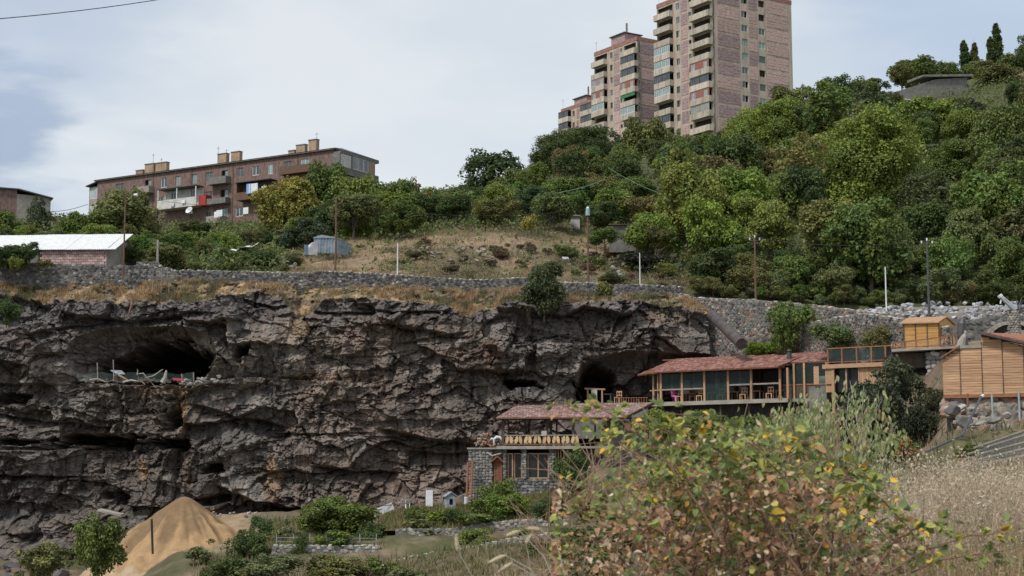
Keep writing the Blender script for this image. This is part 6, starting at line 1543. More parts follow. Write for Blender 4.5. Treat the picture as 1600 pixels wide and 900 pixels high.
# curved grey slab and sacks
a = P(1506, 541, 107); t = thing('standing_slab', 'curved dark slab standing on end beside the deck', 'slab', a); m = MB(); h = P(1506, 497, 107).z - a.z; m.tube([(.1, 0, -.5), (-.12, 0, h * .4), (-.08, 0, h * .8), (.02, 0, h)], [.3, .3, .28, .12], 8); m.build('slab', M_steel, t)
a = P(1502, 541, 105.4); t = thing('stone_figure', 'pale draped stone figure leaning by the dark slab', 'statue', a); m = MB(); m.tube([(-.1, 0, -.2), (.05, 0, .3), (.18, -.05, .62), (.3, 0, .85)], [.3, .26, .18, .06], 8); m.tube([(.3, 0, .84), (.33, 0, 1.05)], [.11, .09], 7); m.build('body', mat('pale_stone', (.26, .235, .21), (.38, .35, .32), scale=4, bump=.4), t)

# ---- big plank building on the right
FW = Frame(1473, 617, 76, -22); w_ = lambda px, z=0, y=0: FW.u(px, z, y)
t = FW.thing('plank_building', 'large raw plank clad building with a red roof at the right edge', 'building'); xr = w_(1625, 1); zt0 = FW.z(557, 0)
tops = [(1473, 560), (1500, 542), (1501, 545), (1534, 538), (1535, 521), (1566, 530), (1600, 539), (1625, 545)]
def ztop(px): return FW.z(float(np.interp(px, [a for a, b in tops], [b for a, b in tops])), w_(px, 2))
secs = [(1473, 1500.5), (1500.5, 1534.5), (1534.5, 1567), (1567, 1600), (1600, 1625)]
hb = .122; r2 = random.Random(21)
for a, b in secs:
    x0, x1 = w_(a, 1), w_(b, 1); z = 0; i = 0; f0 = .02 * r2.random()
    za, zb_ = ztop(a + .3), ztop(b - .3); sl3 = .035
    while z < max(za, zb_):
        zz = z + hb - .012
        def hx(zz_):   # clip the board's length under the slanted top
            if zz_ <= min(za, zb_): return x0, x1
            f_ = (zz_ - za) / (zb_ - za); xx = x0 + (x1 - x0) * f_
            return (xx, x1) if zb_ > za else (x0, xx)
        xa, xb = hx(zz)
        if xb - xa > .1:
            cuts = [xa, xb]
            if xb - xa > 1.6: cuts = [xa, xa + (xb - xa) * r2.uniform(.3, .7), xb]
            for c0, c1 in zip(cuts, cuts[1:]):
                m = MB(); e = r2.uniform(-.012, .012); m.hexa([(c0 + .006, e, z), (c1 - .006, e, z + r2.uniform(-.006, .006)), (c1 - .006, e + .03, z), (c0 + .006, e + .03, z), (c0 + .006, e - .008, zz), (c1 - .006, e - .008, zz), (c1 - .006, e + .03, zz), (c0 + .006, e + .03, zz)]); m.build('plank', M_woodp, t)
        z += hb; i += 1
    post(t, x1, -.02, 0, zb_, .035, M_woodd, 'joint_post')
m = MB(); pts_ = [(w_(a, 1), ztop(a)) for a, b in tops]; vs_ = [(w_(1473, 1), .06, -.05), (xr, .06, -.05)] + [(x, .06, z - .03) for x, z in reversed(pts_)]
m.add(vs_, [tuple(range(len(vs_)))]); m.add([(x, y + 2.5, z) for x, y, z in vs_], [tuple(range(len(vs_)))[::-1]]); m.build('sheathing', M_woodd, t)
m = MB(); m.box(w_(1473, 1), xr, -.03, .2, -.16, -.012); m.build('sill_beam', M_woodr, t)
m = MB(); m.bar((w_(1470, 1), -.1, FW.z(560, 0)), (w_(1501, 2), -.1, ztop(1500) + .05), .16, .06); m.build('barge_board', M_woodr, t)
m = MB(); xa, xb = w_(1501.5, 2), w_(1534, 2); m.box(xa, xb, -.06, 2, ztop(1502) + .01, ztop(1502) + .15); m.build('ledge', M_conc, t)
A_ = (w_(1533, 3), -.35, ztop(1535) + .03); B_ = (xr + .3, -.35, ztop(1625) + .03)
yb = 4.0; shingle_roof(t, A_, B_, (xr + 1.2, yb, ztop(1625) + .9), (w_(1540, 3, yb), yb, ztop(1535) + .25), 24, 12, 9, cols=((.30, .085, .07), (.36, .11, .085), (.25, .07, .06), (.33, .13, .10)))
m = MB(); m.bar(Vector(A_) + Vector((-.1, -.05, -.02)), Vector(B_) + Vector((0, -.05, -.02)), .08, .1); m.build('gutter', M_steel, t)
m = MB(); m.box(w_(1478, 1), xr, 1.2, 3.8, -1, .5); m.build('inner_floor', M_woodd, t)
# boulder bank and posts beneath it
t2 = thing('boulder_wall', 'rough wall of big stones under the plank building', 'stone wall', FW.w(0, .5, -2)); t2.rotation_euler = (0, 0, FW.a)
rg = np.random.default_rng(77); pos = []; dm = []
for k in range(620):
    px = rg.uniform(1475, 1625); f_ = rg.random(); x = w_(px, -1); zlo = -1.75 if px > 1500 else -.9; pos.append((x, rg.uniform(-.1, .25) - .5 * (1 - f_) , 2 + zlo + (-.15 - zlo) * f_)); s_2 = rg.uniform(.22, .62); dm.append((s_2 * 1.2, s_2 * .8, s_2 * .8))
cols = np.array([[(.30, .27, .23), (.22, .20, .18), (.36, .33, .29), (.18, .17, .165), (.30, .20, .15)][i] for i in rg.integers(0, 5, 620)])
link('stones', stones_mesh('stones', np.array(pos), np.array(dm), cols, rg), parent=t2, kind='stuff')
m = MB(); m.box(w_(1476, -1), xr, .3, 1.0, -.6, 1.85); m.build('wall_core', M_mortar, t2)
for px, py0, py1, lb in ((1512, 615, 628, 'red brown stub post under the plank building'), (1551, 616, 650, 'grey post under the middle of the plank building'), (1593, 612, 645, 'pale post under the right end of the plank building')):
    a = P(px, py1, 74.6); m = MB(); m.tube([(0, 0, -.4), (0, 0, P(px, py0, 74.6).z - a.z)], .05, 7); o = m.build('support_post', M_galv if px > 1520 else M_woodr); o.location = a; tag(o, lb, 'post')
for i, (px, py, sx, sz, D, lb, c_) in enumerate(((1488, 640, .75, .5, 71, 'dark angular boulder at the left foot of the stone wall', (.55, .5, .46)), (1505, 656, .8, .62, 69, 'largest grey boulder beside the leaning steel rail', (.5, .48, .45)), (1501, 637, .55, .35, 71.5, 'pale flat boulder atop the largest boulder', (.9, .86, .8)), (1518, 640, .35, .3, 70, 'small pale rock near the red brown post', (.9, .85, .78)), (1541, 643, .6, .42, 71, 'reddish boulder under the grey post', (.9, .75, .62)), (1527, 662, .7, .22, 68, 'long flat pale slab lying below the boulders', (1.1, 1.05, .9)), (1557, 655, .9, .35, 70, 'long dark boulder at the right of the slope', (.5, .47, .42)), (1575, 648, .45, .35, 71, 'round brown rock near the pale post', (.8, .7, .6)), (1524, 648, .4, .3, 70, 'dark little rock behind the flat slab', (.5, .48, .44)), (1492, 660, .3, .2, 69, 'half buried brown stone left of the largest boulder', (.7, .6, .5)))):
    rock(P(px, py, D), sx * 1.15, sx, sz * 1.15, lb, None, c_, 'boulder')
a = P(1503, 681, 66); t = thing('steel_rail', 'dark steel handrail leaning down the bank beside the boulders', 'handrail', a); b = P(1533, 620, 69.5) - a; m = MB(); m.tube([(0, 0, 0), b], .055, 7); m.build('upright', M_steel, t)
m = MB(); m.tube([(0, 0, .02), P(1447, 706, 62) - a], .045, 7); m.build('lower_rail', M_steel, t); m = MB(); m.tube([b, b * 1.02 + Vector((.08, 0, .03))], .07, 7); m.build('rail_end', M_white, t)
# stack of roof battens
a = P(1560, 716, 57); t = thing('batten_stack', 'stack of long roof battens lying on the slope at the right edge', 'timber stack', a); r2 = random.Random(5)
for k in range(12):
    m = MB(); y = k * .02; st = Vector((-1.0 + k * .06, -.1 + .0 * k, -.28 + k * .075)); en = P(1640, 655 + 4 * (12 - k), 58.5) - a
    m.bar(st - (en - st) * .12 * (k % 3), en + Vector((0, 0, r2.uniform(-.02, .02))), .07, .045); m.build('batten', M_oldwood if k % 3 else mat('pale_batten', (.55, .52, .48), (.7, .67, .62), scale=4) if 'pale_batten' not in MATS else MATS['pale_batten'] if k % 3 == 0 else M_woodr, t)
# ------------------------------------------------------------------ the foot of the cliff
pk = P(289, 776, 113); rs = np.linspace(0, 1, 60); an = np.linspace(0, 2 * math.pi, 121)[:-1]
V_ = [(0, 0, 0)]; Rm = 11.0
for r_ in rs[1:]:
    for a in an:
        x, y = math.cos(a) * r_ * Rm, math.sin(a) * r_ * Rm
        V_.append((x, y, 0))
V_ = np.array(V_); d = np.hypot(V_[:, 0] * (1 + .12 * np.sign(V_[:, 0])), V_[:, 1]); an_ = np.arctan2(V_[:, 1], V_[:, 0])
gul = (fbm(an_ * 6 + 20, d * .25, 3, 301) - .5)
V_[:, 2] = -(np.sqrt(d * d + .35) - .59) * (.86 - .12 * np.cos(an_)) + gul * .8 * sstep(.6, 3.5, d) + (fbm(V_[:, 0] * 2.2, V_[:, 1] * 2.2, 3, 303) - .5) * .34 * sstep(.3, 3, d) + (fbm(V_[:, 0] * .9 + 7, V_[:, 1] * .9, 2, 304) - .5) * .7 * sstep(.5, 3.5, d)
n = len(an); Fq = []
for i in range(len(rs) - 2):
    for k in range(n): Fq.append((1 + i * n + k, 1 + (i + 1) * n + k, 1 + (i + 1) * n + (k + 1) % n, 1 + i * n + (k + 1) % n))
for k in range(n): Fq.append((0, 1 + k, 1 + (k + 1) % n, 1 + (k + 1) % n))
Fq = [q for q in Fq]
me = bpy.data.meshes.new('sand_heap'); me.from_pydata([tuple(v) for v in V_], [], [q if q[2] != q[3] else q[:3] for q in Fq])
damp = 1 - sstep(2.6, 4.4, d + 1.5 * gul * 4 + .8 * np.cos(an_))
Cc = np.array([.36, .235, .125])[None] * (1 - .45 * damp[:, None]) * (1 + .25 * (fbm(V_[:, 0] * 3, V_[:, 1] * 3, 3, 305)[:, None] - .5))
Cc = np.where((sstep(4.5, 7, d) * (gul > .02))[:, None] > .5, np.array([.38, .28, .185]), Cc)
at = me.color_attributes.new('tint', 'FLOAT_COLOR', 'POINT'); c4 = np.ones((len(V_), 4), np.float32); c4[:, :3] = Cc; at.data.foreach_set('color', c4.ravel())
for p in me.polygons: p.use_smooth = True
M_sand = mat('sand', (.82, .82, .82), (1.15, 1.14, 1.12), scale=1.6, use_tint=True, rough=.95, bump=.5, bscale=14, bdist=.04, detail=8)
o = link('sand_heap', me, M_sand, loc=pk); tag(o, 'big pointed heap of brown sand at the foot of the cliff', 'sand heap')
a = P(239, 851, 105.2); m = MB(); h = P(237, 811, 105.2) - a; m.bar((0, 0, -.6), h, .13, .09); o = m.build('stake', M_dark); o.location = a; tag(o, 'black stake stuck upright in the left flank of the sand heap', 'stake')
for k in range(30):
    px = random.uniform(285, 420); py = random.uniform(800, 812); rock(P(px, py, 119), random.uniform(.2, .5), .3, random.uniform(.15, .3), 'small stone in the litter right of the sand heap', 'stones right of the sand heap', (.9, .85, .8))
for k in range(60):
    px = random.uniform(-40, 205); D = random.uniform(104, 125); g_ = lowp(px, D); s_ = random.uniform(.5, 1.5) * (1.2 if px < 110 else .7)
    rock(g_ + Vector((0, 0, s_ * .15)), s_, s_ * .9, s_ * random.uniform(.5, .8), 'dark fallen boulder at the foot of the cliff, left of the sand', 'dark boulders left of the sand heap', (.30, .28, .27), 'boulder')
# light slab and litter left of the heap top
a = P(160, 797, 113); m = MB(); m.hexa([(-.4, 0, -.1), (1.2, .4, -.45), (1.3, 1, -.4), (-.3, .8, 0), (-.4, 0, 0), (1.2, .4, -.3), (1.3, 1, -.25), (-.3, .8, .12)]); o = m.build('concrete_slab', M_conc); o.location = a; tag(o, 'tilted broken slab between the sand heap and the round green bush', 'slab')
# terraces
def terr(lab, pts, D, drop, seed, size=.24, cap=.4, cap_col=(.40, .38, .35), thick=.4):
    return stone_wall('terrace_wall', lab, path(pts, D), [P(x, y + drop, D) for x, y in pts], seed=seed, size=size, coping=cap, cap_col=cap_col, thick=thick, pal=[(.25, .235, .21), (.31, .29, .26), (.19, .18, .165), (.38, .36, .33), (.23, .25, .24)])
terr('low stone terrace wall with a straight pale cap under the bushes', [(425, 853), (500, 854), (594, 854)], 106, 45, 71)
terr('middle terrace wall of grey stone left of the pavilion', [(618, 826), (700, 826), (790, 814), (860, 808), (900, 806)], 109.5, 50, 72, cap=None)
terr('lowest terrace wall with a slanting pale cap', [(605, 880), (660, 868), (725, 858), (800, 842), (900, 830)], 104, 40, 73)
def gbank(pts, D0, D1, name):
    m = MB(); vs_ = []
    for px, py, d0, d1 in pts: vs_ += [P(px, py, d0)[:], P(px, py, d0)[:2] + (P(px, py, d0).z,)]
    return m
# soil behind the terraces
def bank(name, rows, colr):
    """rows: lists of points of equal length, a lofted sheet of soil"""
    n = len(rows[0]); V2 = [p[:] for r_ in rows for p in r_]; me = np_mesh(name, V2, grid_faces(n, len(rows)), [colr] * len(V2), True); link(name, me, M_hill, kind='structure')
xs = [410, 470, 530, 600]
xs2 = [340] + xs; sk = lambda x: 70 if x == 340 else 0
bank('upper_soil', [[P(x, 857 + sk(x), 106.3) for x in xs2], [P(x, 845 + sk(x), 111) for x in xs2], [P(x, 812 + sk(x), 118) for x in xs2], [P(x, 800 + sk(x), 124) for x in xs2]], (.15, .13, .085))
xs = [600, 660, 720, 790, 860, 930]
bank('upper_bank', [[P(x, y, 109.8) for x, y in zip(xs, (829, 829, 826, 817, 811, 809))], [P(x, y, 114) for x, y in zip(xs, (812, 806, 802, 795, 780, 775))], [P(x, y, 119) for x, y in zip(xs, (800, 792, 790, 782, 770, 768))], [P(x, y, 125) for x, y in zip(xs, (800, 786, 784, 778, 768, 766))]], (.16, .12, .08))
bank('middle_bank', [[P(x, y, 104.3) for x, y in zip(xs, (883, 871, 861, 846, 838, 832))], [P(x, y, 109.4) for x, y in zip(xs, (868, 866, 864, 850, 846, 840))]], (.10, .11, .045))
# wire fence above the terrace cap
t = thing('wire_fence', 'thin pale rail fence above the low terrace wall', 'fence', P(430, 850, 107))
for py in (840, 846):
    m = MB(); m.bar(P(432, py, 107) - t.location, P(588, py + 1, 107) - t.location, .03); m.build('rail', M_galv, t)
for px in range(432, 592, 26): m = MB(); a = P(px, 853, 107) - t.location; m.tube([a, a + Vector((0, 0, .8))], .03, 5); m.build('post', M_galv, t)
# white door leaf, dog house, broken frame
a = P(665, 789, 117); t = thing('door_leaf', 'white door leaf standing upright at the cliff foot', 'door', a); w = 11 / F * 117; h = P(665, 766, 117).z - a.z; m = MB(); m.box(0, w, 0, .06, -.1, h); m.build('leaf', M_white, t); m = MB(); m.box(-.06, -.002, 0, .08, -.1, h); m.build('edge_post', M_woodd, t)
fr = Frame(698, 790, 116, 14); t = fr.thing('dog_house', 'small blue grey hut with a pale gable roof near the white door', 'hut'); w = fr.u(712, .3); h = fr.z(776, w / 2)
Mb2 = mat('faded_blue_board', (.22, .25, .29), (.34, .37, .40), scale=4)
hol = [(w * .3, w * .7, .05, h * .75)]
m = MB()
for q in rects_minus(0, w, -.2, h, hol): m.box(q[0], q[1], 0, .05, q[2], q[3])
m.box(0, .05, .052, .9, -.2, h); m.box(w - .05, w, .052, .9, -.2, h); m.box(.05, w - .05, .85, .9, -.2, h); m.build('board_wall', Mb2, t)
m = MB(); m.add([(0, .02, h), (w, .02, h), (w / 2, .02, h + .28)], [(0, 1, 2)]); m.build('gable', Mb2, t)
for sg in (-1, 1): m = MB(); x_ = w / 2; m.hexa([(x_, -.1, h + .30), (x_ + sg * (w / 2 + .12), -.1, h - .02), (x_ + sg * (w / 2 + .12), 1, h - .02), (x_, 1, h + .30), (x_, -.1, h + .35), (x_ + sg * (w / 2 + .12), -.1, h + .03), (x_ + sg * (w / 2 + .12), 1, h + .03), (x_, 1, h + .35)]); m.build('roof_board', M_galv, t)
t = thing('broken_lean_to', 'collapsed white boarded lean-to with splintered laths', 'lean-to', P(583, 803, 116)); o_ = t.location
for k, (x0, y0, x1, y1, w_2, mt_) in enumerate(((584, 803, 614, 790, .5, M_white), (584, 800, 612, 786, .08, M_oldwood), (590, 797, 640, 782, .08, M_oldwood), (614, 798, 646, 780, .1, M_oldwood), (600, 790, 650, 784, .07, M_oldwood), (634, 796, 634, 783, .2, M_white), (640, 796, 640, 781, .1, M_white), (612, 786, 638, 795, .07, M_woodr), (618, 794, 630, 783, .08, M_woodr), (628, 780, 648, 782, .12, M_white))):
    m = MB(); m.bar(P(x0, y0, 116 - .02 * k) - o_, P(x1, y1, 116.3 + .2 * k) - o_, w_2 * .3, w_2); m.build('board', mt_, t)
for k, (px, py, c_, nm, lb) in enumerate(((722, 782, (.12, .12, .12), 'tin_drum', 'dark tin drum right of the little blue hut'), (728, 785, (.5, .5, .5), 'tin_bucket', 'pale bucket standing beside the dark drum'))):
    a = P(px, py, 116); m = MB(); m.tube([(0, 0, -.1), (0, 0, .35), (0, 0, .4)], [.17, .18, .16], 12); o = m.build(nm, mat(nm, c_, tuple(x * 1.3 for x in c_), scale=4, rough=.5)); o.location = a; tag(o, lb, 'drum' if k == 0 else 'bucket')
# boulders and rubble at the store
for k in range(22):
    px = random.uniform(730, 850); rock(P(px, random.uniform(772, 800), 117.5), random.uniform(.2, .5), .3, random.uniform(.15, .35), 'stone in the rubble below the pavilion', 'rubble stones below the pavilion', (1.0, .85, .78))
# debris on the big cave's ledge
def cavept(px, py, D): return P(px, py, D)
CAVE = 127.6
t = thing('wire_net_fence', 'sagging green wire net fence along the lip of the big cave', 'fence', P(125, 594, CAVE)); o_ = t.location
M_net = bpy.data.materials.new('green_net'); M_net.use_nodes = True; _n = M_net.node_tree.nodes; _l = M_net.node_tree.links.new; _b = _n['Principled BSDF']; _b.inputs['Base Color'].default_value = (.12, .19, .18, 1)
_t = _n.new('ShaderNodeBsdfTransparent'); _m = _n.new('ShaderNodeMixShader'); _m.inputs[0].default_value = .8; _l(_b.outputs[0], _m.inputs[1]); _l(_t.outputs[0], _m.inputs[2]); _l(_m.outputs[0], _n['Material Output'].inputs[0])
m = MB(); vs_ = []
for i in range(15): px = 122 + i * 13; vs_ += [P(px, 596, CAVE) - o_, P(px, 583 + 2 * math.sin(i * 1.7), CAVE + .1 * math.sin(i)) - o_]
m.add(vs_, [(2 * i, 2 * i + 2, 2 * i + 3, 2 * i + 1) for i in range(14)]); m.build('net', M_net, t)
for px, y0 in ((153, 567), (178, 562), (216, 577), (303, 582), (285, 584)): m = MB(); a = P(px, 597, CAVE - .1) - o_; m.tube([a, P(px - 1, y0, CAVE - .1) - o_], .045, 6); m.build('post', M_oldwood, t)
for i, (pp, r_, lb, mt_) in enumerate((([(192, 597), (205, 594), (218, 596)], .07, 'short pale driftwood log lying on the cave ledge', 'bleached_wood'), ([(217, 584), (224, 583), (229, 590), (240, 587), (250, 580), (255, 577)], .035, 'crooked bleached branch reaching up from the cave ledge', 'bleached_wood'), ([(185, 586), (200, 594)], .09, 'yellow brown plank leaning left of the bleached branch', 'orange_wood'), ([(216, 592), (214, 582)], .05, 'short pale stick standing on the cave ledge', 'bleached_wood'), ([(140, 594), (152, 592), (166, 597)], .08, 'grey beam lying at the left of the cave ledge', 'old_grey_wood'))):
    pts_ = [P(x, y, CAVE - .3) for x, y in pp]; m = MB(); m.tube([q - pts_[0] for q in pts_], [r_] * (len(pts_) - 1) + [r_ * .6], 7); o = m.build('log' if i == 0 else 'branch', MATS[mt_]); o.location = pts_[0]; tag(o, lb, 'wood')
a = P(258, 596, CAVE - .4); m = MB(); m.tube([(-.2, 0, -.1), (0, 0, .3), (.02, 0, .55), (.06, 0, .75), (.08, 0, .9)], [.26, .17, .13, .1, .04], 7); o = m.build('stalagmite', MATS['pale_stone']); o.location = a; tag(o, 'pale stump like figure standing on the cave ledge', 'stump')
a = P(182, 582, CAVE + .3); m = MB(); m.add([(-.5, 0, .2), (.1, -.2, -.12), (.7, 0, -.1), (.3, .4, .2), (-.5, 0, .15), (.1, -.2, -.17), (.7, 0, -.15), (.3, .4, .15)], [(0, 1, 2, 3), (7, 6, 5, 4), (0, 4, 5, 1), (1, 5, 6, 2), (2, 6, 7, 3), (3, 7, 4, 0)]); o = m.build('tin_sheet', M_galv); o.location = a; tag(o, 'bent pale tin sheet on the cave ledge', 'tin sheet')
a = P(280, 594, CAVE - .2); m = MB(); m.hexa([(-.5, 0, 0), (.5, 0, -.1), (.4, .4, 0), (-.4, .4, .1), (-.5, 0, .1), (.5, 0, .0), (.4, .4, .12), (-.4, .4, .2)]); o = m.build('red_sheet', MATS['red_cloth']); o.location = a; tag(o, 'red scrap lying at the right of the cave ledge', 'scrap')
for k in range(34):
    px = random.uniform(125, 300); a = P(px, 597 - random.uniform(0, 5), CAVE - random.uniform(-1, .5)); L_ = random.uniform(.3, 1.3); d = Vector((random.uniform(-1, 1), random.uniform(-.6, .6), random.uniform(-.1, .55))).normalized() * L_
    m = MB(); m.bar(-d * .5, d * .5, random.uniform(.04, .22), random.uniform(.03, .07)); o = m.build('stick', random.choice([M_oldwood, M_woodd, M_rust, M_concd, M_oldwood])); o.location = a; tag(o, 'bit of broken wood in the litter on the cave ledge', 'stick', 'wood litter on the cave ledge')
for k in range(30):
    px = random.uniform(130, 290); rock(P(px, 597 - random.uniform(0, 4), CAVE - random.uniform(-1.5, .3)), random.uniform(.2, .6), .4, random.uniform(.15, .35), 'brown stone in the litter on the cave ledge', 'stones on the cave ledge', (.5, .44, .38))
for k in range(26):
    px = random.uniform(285, 345); rock(P(px, np.interp(px, [285, 345], [598, 590]) + random.uniform(-3, 6), CAVE - .4), random.uniform(.3, .9), .5, random.uniform(.2, .5), 'grey boulder at the right lip of the big cave', 'boulders at the right lip of the big cave', (.75, .72, .68), 'boulder')

# ------------------------------------------------------------------ shrubs of the cliff, the walls and the terraces
def shrub(kind, px, top, D, w, h, col_, label, cat='bush', g=None, base=None):
    s = D / F; T = P(px, top, D); zc = T.z - h * s * .5; t = thing('bush' if cat == 'bush' else 'tree', label, cat, (T.x, T.y, T.z - h * s * 1.0), random.uniform(0, 6), g)
    k = len(PROTO[kind]); NTREE[kind] = NTREE.get(kind, 0) + 1; me, lm, rx, rz, ht = PROTO[kind][NTREE[kind] % k]
    c_ = link('foliage' if cat == 'bush' else 'crown', me, parent=t, loc=(0, 0, h * s * .5)); c_.scale = (w * s / (2 * rx),) * 2 + (h * s / (2 * rz),); c_.color = (*vary(col_, .06), 1)
    l_ = link('stem' if cat == 'bush' else 'trunk', lm, parent=t, loc=(0, 0, h * s * .5)); l_.scale = (w * s / (2 * rx),) * 2 + (h * s / (2 * rz) * (1.15 if cat == 'tree' else .72),); return t
SHR = [
 ('fine', 152, 800, 101, 84, 112, MG, 'round bright green bush left of the sand heap'), ('wisp', 68, 838, 98, 90, 80, OL, 'thin dull green bush at the bottom left'), ('fine', 70, 850, 99, 66, 66, OL, 'olive bush inside the thin dull one'),
 ('fine', 388, 818, 104, 60, 72, DG, 'dark grey green bush right of the sand heap'), ('wisp', 330, 838, 101, 74, 50, GY, 'thin grey bush on the right flank of the sand'), ('fine', 420, 862, 96, 110, 60, GY, 'grey green bush at the bottom, under the terrace wall'), ('fine', 350, 868, 96, 80, 56, DG, 'dark bush at the bottom right of the sand'),
 ('fine', 408, 806, 112, 46, 60, DG, 'dark bush at the left end of the terrace grass'), ('wisp', 430, 822, 109, 60, 50, OL, 'thin olive weeds at the corner of the low terrace'),
 ('broad', 540, 771, 113, 118, 84, MG, 'large leafy green bush against the cliff foot'), ('fine', 492, 776, 114, 50, 60, MG, 'left shoulder of green leaves beside the large leafy bush'), ('wisp', 455, 806, 111, 60, 60, GY, 'grey weeds left of the large leafy bush'), ('fine', 582, 812, 110, 56, 60, DG, 'dark bush at the end of the low terrace wall'), ('bush', 520, 828, 107, 70, 30, MG, 'low green plants over the terrace rail'), ('fine', 470, 830, 106, 30, 60, DG, 'dark climber over the terrace wall'),
 ('fine', 520, 866, 97, 110, 50, OL, 'olive bush at the bottom below the terrace wall'), ('wisp', 600, 865, 98, 80, 50, MG, 'thin green bush left of the slanting wall'), ('bush', 640, 884, 96, 80, 40, GY, 'grey low bush at the bottom near the slanting wall'),
 ('fine', 655, 785, 112, 44, 40, MG, 'weedy green bush below the white door leaf'), ('bush', 690, 792, 112, 60, 32, BG, 'low light green plants below the little blue hut'), ('fine', 712, 792, 111, 40, 32, DG, 'dark round bush below the little blue hut'), ('wisp', 672, 800, 110, 90, 36, OL, 'loose weeds along the middle terrace'),
 ('fine', 776, 746, 113.5, 80, 74, MG, 'green bush in front of the gabled plank door'), ('broad', 790, 768, 111, 78, 50, BG, 'yellow green bush below the pavilion'), ('bush', 742, 800, 110, 80, 26, MG, 'creeping plants along the middle terrace wall'), ('broad', 752, 820, 106, 74, 54, BG, 'bright vine bush on the slanting terrace wall'), ('fine', 820, 824, 105, 60, 30, BG, 'light green plants above the slanting wall'),
 ('fine', 893, 692, 112, 60, 84, DG, 'dark climber covering the right part of the pavilion'), ('fine', 860, 770, 106, 60, 50, DG, 'dark bush at the foot of the pavilion'), ('fine', 845, 840, 98, 70, 60, OL, 'olive bush at the lower terrace end'),
 ('fine', 850, 408, 126.0, 78, 96, (.075, .095, .04), 'dark bush growing out of the cliff rim over the stone wall'), ('bush', 945, 440, 129, 34, 26, OL, 'small bush on the stone wall right of the lamp pole'),
 ('broad', 1190, 531, 124, 66, 44, (.17, .24, .035), 'vivid light green bush behind the restaurant roof'), ('fine', 1244, 458, 122.3, 84, 94, MG, 'green bush spilling over the tall retaining wall'), ('fine', 1300, 500, 117.2, 76, 56, GY, 'pale grey shrub before the lower retaining wall'), ('fine', 1368, 506, 113.6, 50, 50, OL, 'thin olive shrub beside the golden shed'), ('fine', 1225, 500, 121.5, 40, 60, MG, 'second green bush low on the retaining wall'),
 ('open', 1404, 546, 90, 120, 150, (.075, .088, .046), 'large dark tree in front of the deck'), ('broad', 1350, 600, 88, 100, 110, (.05, .062, .034), 'dark lower tree left of the large dark tree'), ('fine', 1462, 596, 87, 50, 70, (.07, .08, .035), 'small dark bush at the corner of the plank building'), ('fine', 1434, 626, 84, 60, 80, (.045, .06, .03), 'dark bush beneath the large dark tree'),
 ('fine', 1040, 636, 113, 70, 60, BG, 'fresh green bush under the left end of the glass hall'), ('fine', 1095, 640, 112, 90, 60, MG, 'green bush under the glass hall'), ('fine', 1160, 640, 110, 90, 60, MG, 'green bush under the right half of the glass hall'), ('fine', 1220, 640, 108, 80, 60, MG, 'green bush under the annex'),
 ('wisp', 1412, 676, 70, 40, 60, (.30, .16, .05), 'small orange brown shrub below the dark trees'), ('bush', 1540, 690, 60, 44, 24, MG, 'green weeds below the boulders on the bank'), ('fine', 1508, 692, 60, 36, 30, MG, 'green plants left of the batten stack'),
 ('broad', 10, 380, 131, 72, 40, DG, 'dark ivy over the left end of the garage wall'), ('fine', 48, 378, 131, 36, 34, DG, 'ivy clump hanging under the garage eave'), ('fine', 26, 398, 129.5, 26, 26, BG, 'light green tuft on the stone wall below the garage'), ('bush', 70, 404, 131, 30, 16, OL, 'dry weeds at the foot of the garage wall'),
 ('fine', 12, 462, 126, 44, 50, DG, 'dark bush on the rim at the left edge')]
for k_, px, top, D, wp, hp, c_, lab in SHR:
    shrub(k_, px, top, D, wp, hp, c_, lab, 'tree' if 'tree' in lab.split() and 'dark' in lab and k_ == 'broad' else 'bush')
# scrub on the slope behind the bramble, low weeds on the terraces
grp_s = 'bushes on the slope behind the bramble'
for k in range(45):
    D = random.uniform(56, 108); px = random.uniform(900, 1395); g_ = lowp(px, D); q = proj(g_)
    if px > 1430 and D > 58 and q[1] < 720: continue
    if q[1] < 655: continue
    plant('bush' if k % 3 else 'fine', g_, random.uniform(2, 4), random.uniform(1.4, 2.6), vary(random.choice([MG, DG, OL]), .12), 'green bush on the slope behind the bramble', 'bush', grp_s, 'bush')
rg = np.random.default_rng(15)
n = 5000; q = rg.uniform(405, 960, n); dd = rg.uniform(98, 121, n); x, y, z = low(q, dd)
def weeds(name, n, x0, x1, rows, cols, rg, h, seed):
    """thin weeds on a lofted bank"""
    q = rg.random((n, 2)); xs_ = np.array([[p.x for p in r_] for r_ in rows]); ys_ = np.array([[p.y for p in r_] for r_ in rows]); zs_ = np.array([[p.z for p in r_] for r_ in rows])
    i = q[:, 0] * (xs_.shape[0] - 1.001); j = q[:, 1] * (xs_.shape[1] - 1.001); a = i.astype(int); b = j.astype(int); u = i - a; v = j - b
    f = lambda A: (A[a, b] * (1 - u) + A[a + 1, b] * u) * (1 - v) + (A[a, b + 1] * (1 - u) + A[a + 1, b + 1] * u) * v
    base = np.stack([f(xs_), f(ys_), f(zs_)], 1); c0 = np.array(cols)[rg.integers(0, len(cols), n)] * (1 + .4 * (rg.random((n, 1)) - .5))
    blades(name, base, h, .025, c0, rg, .35)
xs = [410, 470, 530, 600]
weeds('terrace_grass', 6000, 0, 0, [[P(x, 857, 106.3) for x in xs], [P(x, 845, 111) for x in xs], [P(x, 812, 118) for x in xs]], [(.12, .15, .05), (.20, .19, .08), (.28, .24, .13)], rg, .45, 1)
xs = [600, 660, 720, 790, 860, 930]
